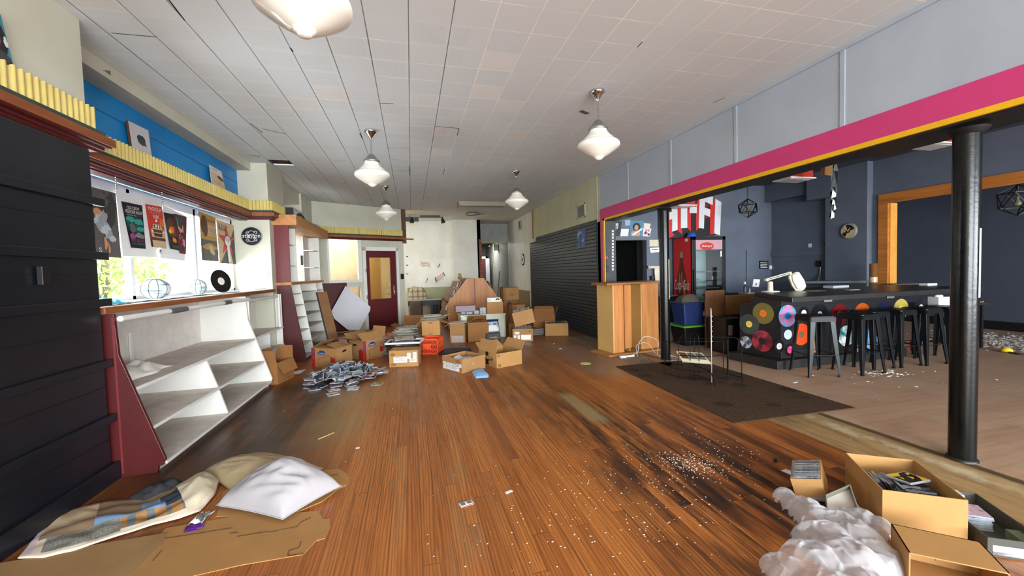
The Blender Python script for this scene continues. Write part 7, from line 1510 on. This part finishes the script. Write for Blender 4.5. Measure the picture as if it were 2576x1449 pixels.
# grey tray tilted on the film
GRY=mat('grey_green_board',(128,126,112),.7,var=.06); GRY2=mat('pale_tray_inside',(196,186,176),.7)
pc=PZ(2120,1265,.10); nt_=Vector((-.42,-.42,.80)).normalized(); q=[PN(x,y,pc,nt_) for x,y in ((2083,1313),(2161,1282),(2139,1218),(2078,1244))]
t=thing('card_tray','empty grey card tray tilted on the crumpled film','tray',(pc.x,pc.y,0)); lo=[p-nt_*.045 for p in q]; zm=min(p.z for p in lo); dz=Vector((0,0,.05-zm)) if zm<.05 else Vector((0,0,0)); cq=sum(q,Vector())/4
mb=MB(); mb.hexa([p-nt_*.003 for p in lo],lo); mb.build('tray_base',GRY2,t); mb=MB()
for i in range(4):
    a_,b_=q[i],q[(i+1)%4]; c_,d_=lo[(i+1)%4],lo[i]; k_=((cq-(a_+b_)/2)).normalized()*.004; mb.add([a_,b_,c_,d_,a_+k_,b_+k_,c_+k_,d_+k_],[(0,1,2,3),(7,6,5,4),(0,4,5,1),(1,5,6,2),(2,6,7,3),(3,7,4,0)])
mb.build('tray_wall',GRY,t)
# carton lying on its side, open towards the camera
q=[PZ(2241,1317,.155),PZ(2465,1363,.155),PZ(2505,1403,.155),PZ(2265,1355,.155)]; q=[q[3],q[2],q[1],q[0]]
ctr=sum(q,Vector())/4; t=thing('cardboard_box','carton lying on its side with its opening towards the camera','box',(ctr.x,ctr.y,0),group='cartons on the shop floor')
ex=(q[1]-q[0]).normalized(); ey=(q[3]-q[0]).normalized(); fr_=ey*-1; q[0]=q[0]+fr_*.10; q[1]=q[1]+fr_*.10
q0b=[Vector((p.x,p.y,.0)) for p in q]; e=.005
mb=MB(); mb.use(CARDG)
mb.hexa([p-Vector((0,0,e)) for p in q],q); mb.hexa(q0b,[p+Vector((0,0,e)) for p in q0b])
def wallq(a,b,n): return mb.hexa([Vector((a.x,a.y,0)),Vector((b.x,b.y,0)),Vector((b.x,b.y,0))+n,Vector((a.x,a.y,0))+n],[a,b,b+n,a+n])
wallq(q[3],q[2],-ey*e); wallq(q[0],q[3],ex*e); wallq(q[1],q[2],-ex*e); mb.build('body',parent=t)
for f0,f1,z0,z1 in ((.02,.5,.02,.11),(.51,.98,.03,.11)): 
    a=q[3]-ey*.012; w_=(q[2]-q[3]); p0=a+w_*f0;p1=a+w_*f1; MB().hexa([Vector((p0.x,p0.y,z0)),Vector((p1.x,p1.y,z0)),Vector((p1.x,p1.y,z0))-ey*.004,Vector((p0.x,p0.y,z0))-ey*.004],[Vector((p0.x,p0.y,z1)),Vector((p1.x,p1.y,z1)),Vector((p1.x,p1.y,z1))-ey*.004,Vector((p0.x,p0.y,z1))-ey*.004]).build('inner_flap',CARDG,t)
a0=q[0]; MB().hexa([q0b[0],q0b[1],q0b[1]+fr_*.16,q0b[0]+fr_*.16],[p+Vector((0,0,e)) for p in (q0b[0],q0b[1],q0b[1]+fr_*.16,q0b[0]+fr_*.16)]).build('flap',CARDG,t)
# dark grey tray of cases at the frame edge
DG=mat('dark_grey_board',(72,70,62),.7,var=.08)
A=PZ(2484,1398);B=PZ(2650,1422); t=carton('cardboard_box','low dark grey tray with a white and maroon label at the edge of the photo',A,B,.46,.09,DG); sticker(t,'f',.08,.12,.85,.62,lines=0); sticker(t,'f',.08,.12,.5,.3,INKMR,0,'printed_mark')
Mt=Matrix.Translation(t.location)@t.rotation_euler.to_matrix().to_4x4()
for k in range(7): cd_at(Mt@Vector((.085+rnd.uniform(-.004,.004),.28+rnd.uniform(-.006,.006),.007+.0106*k)),t.rotation_euler.z+rnd.uniform(-.1,.1),0,0,[(150,80,50),(60,56,60),(206,190,186),(90,90,96),(30,30,34),(150,140,150),(190,160,170)][k],'disc case in the pile inside the dark grey tray','cases in the dark grey tray')
tag(MB(Mt).box(.03,.13,.37,.43,.007,.11).build('small_white_box',mm('white_green_box',(206,212,196)),bevel=.002),'small white box standing at the far end of the dark grey tray','box')
tag(MB(Mt@Matrix.Translation((.17,.01,.006))).box(0,.14,.0,.16,.0,.05).build('green_card_box',mat('sage_board',(110,122,96),.7),bevel=.002),'sage green box in the near end of the dark grey tray','box')
# crumpled clear film
def m_film():
    m=bpy.data.materials.new('clear_film_sheet'); m.use_nodes=True; nt=m.node_tree; p=nt.nodes['Principled BSDF']; o=nt.nodes['Material Output']; tr=nt.nodes.new('ShaderNodeBsdfTransparent'); mx=nt.nodes.new('ShaderNodeMixShader'); fr=nt.nodes.new('ShaderNodeLayerWeight'); fr.inputs[0].default_value=.3; mr=nt.nodes.new('ShaderNodeMapRange')
    nz=nt.nodes.new('ShaderNodeTexNoise'); nz.noise_type='RIDGED_MULTIFRACTAL'; nz.inputs['Scale'].default_value=7; nz.inputs['Detail'].default_value=4; nz.inputs['Distortion'].default_value=1.2; gp=nt.nodes.new('ShaderNodeNewGeometry'); nt.links.new(gp.outputs['Position'],nz.inputs['Vector']); bp=nt.nodes.new('ShaderNodeBump'); bp.inputs['Strength'].default_value=.5; bp.inputs['Distance'].default_value=.012; nt.links.new(nz.outputs[0],bp.inputs['Height']); nt.links.new(bp.outputs[0],p.inputs['Normal']); nt.links.new(bp.outputs[0],fr.inputs['Normal'])
    p.inputs['Base Color'].default_value=(.72,.71,.73,1); p.inputs['Roughness'].default_value=.16; p.inputs['Specular IOR Level'].default_value=.8
    mr.inputs[3].default_value=.34; mr.inputs[4].default_value=.9
    nt.links.new(fr.outputs['Facing'],mr.inputs[0]); nt.links.new(mr.outputs[0],mx.inputs[0]); nt.links.new(tr.outputs[0],mx.inputs[1]); nt.links.new(p.outputs[0],mx.inputs[2]); nt.links.new(mx.outputs[0],o.inputs[0]); return m
lobes=[]
for px,py,r,h in ((1975,1262,.07,.09),(2010,1290,.09,.11),(2060,1330,.11,.13),(2105,1345,.12,.14),(2160,1330,.10,.13),(2050,1440,.15,.15),(2130,1440,.16,.16),(2200,1420,.12,.13),(2000,1470,.12,.11),(2180,1500,.12,.12),(2130,1290,.08,.09),(2090,1530,.18,.14),(2200,1560,.18,.12),(2035,1310,.10,.12),(2085,1385,.13,.15),(2160,1385,.13,.15),(2040,1370,.09,.12),(2210,1350,.08,.11),(2195,1420,.07,.10),(1970,1445,.10,.10),(2010,1410,.08,.10)):
    p=PZ(px,py); lobes.append((p.x,p.y,r,h))
def film_h(x,y):
    v=0
    for cx,cy,r,h in lobes:
        d=((x-cx)**2+(y-cy)**2)/(r*r)
        if d<1: v=max(v,h*(1-d)**.62)
    if v<=0: return -1
    a=noise.noise(Vector((x*9,y*9,3)));b=noise.noise(Vector((x*22,y*22,8))); ridge=max(0,1-abs(noise.noise(Vector((x*9+a*.8,y*9,5))))*4)**2+.7*max(0,1-abs(noise.noise(Vector((x*17,y*15+b*.5,11))))*4)**2
    return max(.004,v*(.86+.16*a)+.011*ridge*min(1,v*14)+.002*b)
xs=[l[0] for l in lobes]; ys=[l[1] for l in lobes]; x0,x1,y0,y1=min(xs)-.2,max(xs)+.2,min(ys)-.2,max(ys)+.15; N=150
mb=MB(); idx={}; vs=[];fs=[]
for j in range(N+1):
    for i in range(N+1):
        x=x0+(x1-x0)*i/N;y=y0+(y1-y0)*j/N;h=film_h(x,y)
        if h>=0: idx[(i,j)]=len(vs); vs.append((x,y,h))
for j in range(N):
    for i in range(N):
        k=[(i,j),(i+1,j),(i+1,j+1),(i,j+1)]
        if all(c_ in idx for c_ in k): fs.append([idx[c_] for c_ in k])
mb.add(vs,fs,True); tag(mb.build('plastic_film',m_film(),sub=1),'crumpled clear plastic film heaped on the boards before the cartons','plastic film')
# ================================================================ foreground, street side
FLATC=mat('flattened_cardboard',(172,128,78),.85,var=.1,sc=3,spec=.15); FLATD=mat('stained_cardboard',(158,124,84),.85,var=.16,sc=2.5,spec=.15)
def flat(name,label,pts,m,z,th=.004,cuts=()):
    t=thing(name,label,'cardboard',PZ(*pts[0]),group='flattened cardboard by the panelling'); MB().prism([PZ(*p)+Vector((0,0,z)) for p in pts],(0,0,th)).build('sheet',m,t)
    for c_ in cuts: MB().tube([PZ(*p)+Vector((0,0,z+th)) for p in c_],.0022,4).build('cut_line',mm('cut_dark',(58,38,22)),t)
    return t
flat('flattened_carton','large flattened carton lying closest to the camera below the pillows',[(300,1500),(493,1449),(607,1423),(764,1396),(795,1362),(818,1355),(832,1326),(829,1306),(814,1308),(800,1287),(586,1301),(418,1330),(330,1420)],FLATC,.0005,cuts=(((413,1357),(500,1344),(585,1330)),((578,1344),(600,1341)),((597,1352),(668,1340),(680,1341),(748,1327),(758,1315),(782,1304)),((764,1396),(724,1400),(726,1388),(752,1380),(758,1364)),((384,1413),(408,1386))))
flat('flattened_carton','stained flattened carton under the patchwork blanket by the panelling',[(-80,1530),(-60,1430),(100,1404),(250,1372),(421,1344),(405,1375),(336,1449),(300,1530)],FLATD,.0052)
flat('flattened_carton','flattened carton showing from under the white pillow',[(545,1300),(560,1240),(640,1180),(786,1180),(812,1184),(853,1180),(871,1192),(880,1205),(871,1222),(853,1229),(812,1262),(700,1310)],FLATC,.0004,cuts=(((812,1202),(835,1197),(850,1196)),))
def pillow(name,label,cs,h,m,seed,dz=0.,wr=.5):
    P=[Vector(c_) for c_ in cs]; n=26; vs=[];vb=[]
    def uvp(u,v):
        p=P[0]*(1-u)*(1-v)+P[1]*u*(1-v)+P[2]*u*v+P[3]*(1-u)*v; c=sum(P,Vector())/4
        k=1-.10*(math.sin(PI*u)*(1-abs(2*v-1)**0.0+0)) if False else 1
        ed=min(u,1-u,v,1-v); e=max(0,math.sin(PI*u)*math.sin(PI*v))
        pin=.045*((abs(2*u-1)**6)*math.sin(PI*v)+(abs(2*v-1)**6)*math.sin(PI*u)); return p.lerp(c,pin),e
    fs=[]
    for j in range(n+1):
        for i in range(n+1):
            u,v=i/n,j/n; p,e=uvp(u,v); w=noise.noise(Vector((u*2.4,v*2.4,seed)))*.45+wr*.30*(max(0,1-abs(noise.noise(Vector((u*2+v*1.5,(v-u)*5.5,seed+4))))*3)-.4)
            z=h*(e**.42)*(1+.5*w*e**.2)+.008; vs.append(Vector((p.x,p.y,p.z+z+dz))); vb.append(Vector((p.x,p.y,p.z+.005+dz-.0*e)))
    w=n+1; fs=[(j*w+i,j*w+i+1,(j+1)*w+i+1,(j+1)*w+i) for j in range(n) for i in range(n)]; o=len(vs)
    fb=[(o+j*w+i,o+(j+1)*w+i,o+(j+1)*w+i+1,o+j*w+i+1) for j in range(n) for i in range(n)]
    bd=[i for i in range(w)]+[j*w+n for j in range(1,w)]+[n*w+i for i in range(n-1,-1,-1)]+[j*w for j in range(n-1,0,-1)]
    fe=[(bd[k],o+bd[k],o+bd[(k+1)%len(bd)],bd[(k+1)%len(bd)]) for k in range(len(bd))]
    mb=MB(); mb.add(vs+vb,fs+fb+fe,True); t=thing(name,label,'pillow',sum(P,Vector())/4); mb.build('cover',m,t,sub=1)
    seam=[vs[b].lerp(vb[b],.5) for b in bd]; MB().tube(seam,.0035,5,closed=True).build('seam',m,t); return t
WPM=mat('white_pillow_cotton',(170,165,167),.85,var=.05,sc=3,bump=.5,bsc=13); BPM=mat('beige_pillow_cotton',(168,148,114),.85,var=.1,sc=3,bump=.5,bsc=12)
pillow('pillow','beige pillow lying behind the white one on the flattened cardboard',[PZ(508,1192,.0),PZ(585,1240,.0),PZ(812,1182,.02),PZ(655,1156,.0)],.115,BPM,3,.006,.9)
pillow('pillow','white pillow with a wrinkled cover lying in front of the beige one',[PZ(543,1278,.012),PZ(712,1314,.012),PZ(860,1228,.02),PZ(712,1180,.03)],.19,WPM,8,.012,1.1)
# patchwork blanket
def clerp(P,u):
    f=u*(len(P)-1); i=min(int(f),len(P)-2); q=f-i; return (P[i][0]*(1-q)+P[i+1][0]*q,P[i][1]*(1-q)+P[i+1][1]*q)
LO=[(45,1411),(108,1409),(180,1393),(250,1368),(320,1346),(390,1324),(450,1310),(505,1290),(540,1250),(552,1212)]
HI=[(112,1330),(150,1296),(215,1279),(268,1266),(330,1262),(385,1250),(430,1236),(455,1222),(490,1204),(515,1192)]
QB=mm('quilt_beige',(190,166,134),.9); QT=mm('quilt_taupe',(132,108,82),.9); QD=mm('quilt_denim',(120,150,180),.9); QN=mm('quilt_navy',(40,50,66),.9); QW=mm('quilt_white',(222,206,184),.9); QC=mm('quilt_cream',(206,194,166),.9); QP=mm('quilt_plaid_tan',(170,124,74),.9); QK=mm('quilt_plaid_blue',(110,116,116),.9); QL=mm('quilt_lilac',(206,186,190),.9)
QS=NT('quilt_grey_speckle'); f_=QS.noise(QS.pos(),160,2); QS.l(QS.ramp(f_,(.4,lin((108,106,100))),(.6,lin((156,152,140)))),QS.b.inputs['Base Color']); QS.b.inputs['Roughness'].default_value=.95; QS=QS.m
def qm(u,v):
    if v>.93: return QW
    if u>.72: return QC if v>.12 else QW
    if u<.05: return QL
    if v<.42:
        if u<.30: return QB
        if u<.50: return QT
        return QT if v<.2 else (QN if u>.6 else QD)
    if v<.6: return QN if .62<u else (QD if u>.45 else (QT if u<.3 else QD))
    if u<.42: return QS if u>.10 else QW
    return (QP if int(u*34)%3 else QK) if v<.88 else QW
N1,N2=84,24; mb=MB(); vs=[]
for j in range(N2+1):
    for i in range(N1+1):
        u,v=i/N1,j/N2; a=clerp(HI,u);b=clerp(LO,u); p=PZ(a[0]*(1-v)+b[0]*v,a[1]*(1-v)+b[1]*v); e=min(1,6*min(v,1-v,u,1-u)+.15)
        bulge=.10*max(0,u-.55)*2.2*math.sin(PI*v)**.6; fold=.012*(1-abs(noise.noise(Vector((p.x*5,p.y*9,2))))*2.2)+.014*noise.noise(Vector((p.x*9+3,p.y*9,6)))*(1+3*max(0,u-.6)); cre=.014*max(0,1-abs(v-.5+.05*math.sin(u*9))*9)
        vs.append(Vector((p.x,p.y,.012+e*(max(0,bulge)+max(-.004,fold)+cre))))
w=N1+1; k0=0; mb.v=vs[:]
for j in range(N2):
    for i in range(N1):
        m_=qm((i+.5)/N1,(j+.5)/N2); mb.use(m_); mb.f.append([j*w+i,(j+1)*w+i,(j+1)*w+i+1,j*w+i+1]); mb.mi.append(mb.cur); mb.sm.append(True)
tag(mb.build('patchwork_blanket',solid=.006),'patchwork blanket of beige, denim, grey and plaid pieces trailing from the pillows','blanket')
mound('dark_garment',[PZ(*p) for p in ((322,1264),(350,1245),(385,1228),(430,1214),(462,1217),(452,1228),(405,1248),(365,1264))],.05,mat('charcoal_cloth',(40,40,44),.9),'charcoal garment lying crumpled between the panelling and the blanket','garment',6,z0=.012,k=.9,fold=11)
# sweet wrapper
t=thing('sweet_wrapper','torn purple and white sweet wrapper on the boards beside the blanket','wrapper',PZ(497,1315))
PF=mat('purple_foil',(110,50,170),.3,.2); c=PZ(497,1326)
MB().grid(6,6,lambda u,v:c+Vector(((u-.5)*.075+(v-.5)*.02,v*.11,.02+.012*math.sin(u*7)+.03*v*(1-v)))).build('white_side',PAPER,t,solid=.001); MB().grid(6,6,lambda u,v:c+Vector(((u-.5)*.05+.012,v*.08+.015,.03+.012*math.sin(u*9+1)+.03*v*(1-v)))).build('silver_side',CHROME,t,solid=.001)
MB().grid(6,6,lambda u,v:c+Vector(((u-.5)*.09,-.05+v*.05,.012+.012*abs(math.sin(u*8+v*3))))).build('purple_side',PF,t,solid=.001); MB().grid(4,4,lambda u,v:PZ(476,1340)+Vector(((u-.5)*.06,v*.03,.004+.004*u))).build('torn_strip',PF,t,solid=.001)
c=PZ(1173,1268); t=thing('sugar_packet','small white printed packet with a red edge on the boards in the foreground','packet',c,.25); MB().grid(6,4,lambda u,v:Vector(((u-.5)*.085,(v-.5)*.055,.003+.004*math.sin(PI*u)*math.sin(PI*v)))).build('packet_body',PAPER,t,local=True,solid=.002); MB().box(-.042,.042,-.0285,-.024,.004,.0055).build('red_edge',INKR,t,local=True)
for k in range(2): MB().box(-.035+.04*k,-.008+.04*k,-.016,.016,.0078,.0086).build('printed_panel',INKG,t,local=True)
tag(MB().bar(PZ(800,1105,.003),PZ(840,1088,.003),.007,.005).build('wood_splinter',mat('pale_splinter',(226,196,120),.7)),'thin pale wood splinter lying on the dark boards','splinter')
for i,(px,py,l,a_) in enumerate(((900,1127,.03,0),(1280,1238,.05,.4),(1393,865,.05,1.),(1410,877,.06,.4),(2000,962,.08,.2))):
    c=PZ(px,py); tag(MB(Matrix.Translation(c)@Matrix.Rotation(a_,4,'Z')).box(-l/2,l/2,-.01,.01,.0006,.004).build('paper_scrap',PAPER),['paper scrap on the boards below the heap of cases','curled paper scrap on the boards right of the packet','paper scrap on the far boards before the slatted wall','longer paper scrap on the far boards before the orange carton','paper scrap on the bar floor before the base corner of the bar'][i],'paper','paper scraps')
# ================================================================ the street outside the window
LEAF=mat('spring_leaf',(150,190,90),.6,var=.25,sc=3); BARK=mat('bark',(96,80,70),.9,var=.2)
def tree(x,y,h,r,lab,seed,low=0):
    t=thing('street_tree',lab,'tree',(x,y,-.13),group='trees outside the street window'); q=random.Random(seed)
    MB().tube([(x,y,-.13),(x+.05,y,h*.4),(x+.1,y+.1,h*.75)],[.16,.13,.05],10).build('trunk',BARK,t); mb=MB()
    for _ in range(1500):
        while True:
            p=Vector((q.uniform(-1,1),q.uniform(-1,1),q.uniform(-1,1)))
            if .25<p.length<1: break
        c=Vector((x,y,h-r*.5+low))+Vector((p.x*r,p.y*r,p.z*r*.7)); s=q.uniform(.05,.12); M=Matrix.Translation(c)@Euler((q.random()*6,q.random()*6,q.random()*6)).to_matrix().to_4x4()
        mb.add([M@Vector(v) for v in ((-s,0,0),(0,-s*.5,0),(s,0,s*.2),(0,s*.5,0))],[(0,1,2,3)])
    mb.build('foliage',LEAF,t,recalc=False)
tree(-8.3,13.6,3.2,1.5,'leafy street tree seen between the two mullions',1,-.6); tree(-10,9.0,4.6,2.6,'tall tree behind the hanging posters outside the window',2); tree(-19,27,5,3.2,'distant tree beside the white gabled house outside',3)
t=thing('gabled_house','white gabled house across the street seen through the window','house',(-13,21.5,-.13)); HW=mat('white_siding',(220,222,226),.7); RF=mat('grey_roof',(150,140,140),.7)
MB().box(-16,-11.5,20,25,-.13,1.7).build('wall',HW,t); mb=MB(); mb.prism([(-16.3,19.8,1.65),(-11.2,19.8,1.65),(-13.75,19.8,2.9)],(0,5.4,0)); mb.build('roof',RF,t); MB().box(-14.5,-13.2,19.96,20,.5,1.4).build('window',INKG,t)
t=thing('brick_shed','pinkish shed wall outside the window beside the panelling','building',(-7,6.0,-.13)); MB().box(-7.5,-6,6.5,8.2,-.13,2.6).build('wall',mat('pinkish_siding',(196,150,130),.7),t); MB().box(-6.0,-5.98,8.0,8.2,-.13,2.6).build('blue_post',mat('blue_grey_post',(120,150,190),.6),t)
t=thing('pallet_stack','stack of pale wooden pallets outside the window beside the panelling','pallets',(-5.3,6.2,-.13))
for k in range(13): MB().box(-5.7,-5.0,5.6,6.9,-.13+.11*k,-.13+.11*k+.05).build('pallet',mat('pale_pallet_wood',(176,166,154),.8),t)
for i,y in enumerate((9.6,11.2)): 
    t=thing('blue_cart',['blue cart outside behind the larger globe shade','second blue cart outside near the tree'][i],'cart',(-7.5,y,-.13),group='blue carts outside'); MB().box(-7.9,-7.1,y-.5,y+.5,.2,1.05).build('body',mat('blue_plastic_cart',(80,120,180),.5),t,bevel=.04); MB().lathe([(.12,-.03),(.12,.03)],16,(-7.1,y-.35,.0),Matrix.Rotation(PI/2,4,'Y')).build('wheel',BLK,t)
struct(MB().box(-10.9,-10.8,12,19,-.13,1.0).build('fence_wall',mat('pale_block_wall',(206,204,200),.8)))
# ================================================================ daylight and added lamps
w=bpy.data.worlds.new('sky'); SC.world=w; w.use_nodes=True; nt=w.node_tree; nt.nodes.clear()
o=nt.nodes.new('ShaderNodeOutputWorld'); bg=nt.nodes.new('ShaderNodeBackground'); bg.inputs[0].default_value=(.82,.91,1,1); bg.inputs[1].default_value=5.0; nt.links.new(bg.outputs[0],o.inputs[0])
# outside ground
struct(MB().box(-60,60,-60,60,-.5,-.13).build('ground',mat('pale_concrete',(200,198,192),.9)))
# shop front behind the camera: piers, sill and header with two wide glazed openings
S('wall_front',(-4,-1.9,-6.2,-6.05,0,CE),(3.3,4.3,-6.2,-6.05,0,CE),(10.5,12,-6.2,-6.05,0,CE),(-1.9,3.3,-6.2,-6.05,2.75,CE),(-1.9,3.3,-6.2,-6.05,0,.4),(4.3,10.5,-6.2,-6.05,2.6,CE),(4.3,10.5,-6.2,-6.05,0,.6),m=WHITE)
def daylight(name,loc,rot,sx,sy,pw,col=(.87,.945,1)):
    L=bpy.data.lights.new(name,'AREA'); L.shape='RECTANGLE'; L.size=sx; L.size_y=sy; L.energy=pw; L.color=col
    ob=bpy.data.objects.new(name,L); COL.objects.link(ob); ob.location=loc; ob.rotation_euler=rot; return ob
daylight('shop_front_daylight',(.7,-6.0,1.6),(R(99),0,0),5,2.3,600)
daylight('bar_front_daylight',(7.4,-6.0,1.6),(R(95),0,0),6,2.0,640)
daylight('stage_fill_lamp',(-2.4,13.0,2.0),(0,R(-90),0),1.4,1.6,45)  # added fill lamp for the dim back of the shop; no window is built here
daylight('vestibule_daylight',(V.x+AD.x*.9+AN.x*.55,V.y+AD.y*.9+AN.y*.55,3.15),(0,0,0),.8,.5,60,(1,.95,.86))
daylight('street_sky_fill',(-5.2,5.6,4.6),(0,R(-52),0),5,3,420,(.88,.95,1))  # unseen lamp added above the street window to boost the sky's light
daylight('street_bounce_fill',(-4.3,5.4,.1),(0,R(208),0),2.2,4.5,330,(.9,.95,1))  # unseen lamp added below sill height, standing in for light off the pavement
SL=bpy.data.lights.new('sun','SUN'); SL.energy=9; SL.angle=.02; SL.color=(1,.96,.9); so=bpy.data.objects.new('sun',SL); COL.objects.link(so); so.rotation_euler=(0,R(33),0)
# the street window is much brighter than the room
SC.view_settings.view_transform='Standard'; SC.view_settings.look='None'; SC.view_settings.exposure=0.68; SC.view_settings.gamma=1
SC.cycles.use_denoising=True; SC.cycles.max_bounces=8; SC.cycles.diffuse_bounces=5; SC.cycles.transparent_max_bounces=16; SC.cycles.sample_clamp_indirect=6
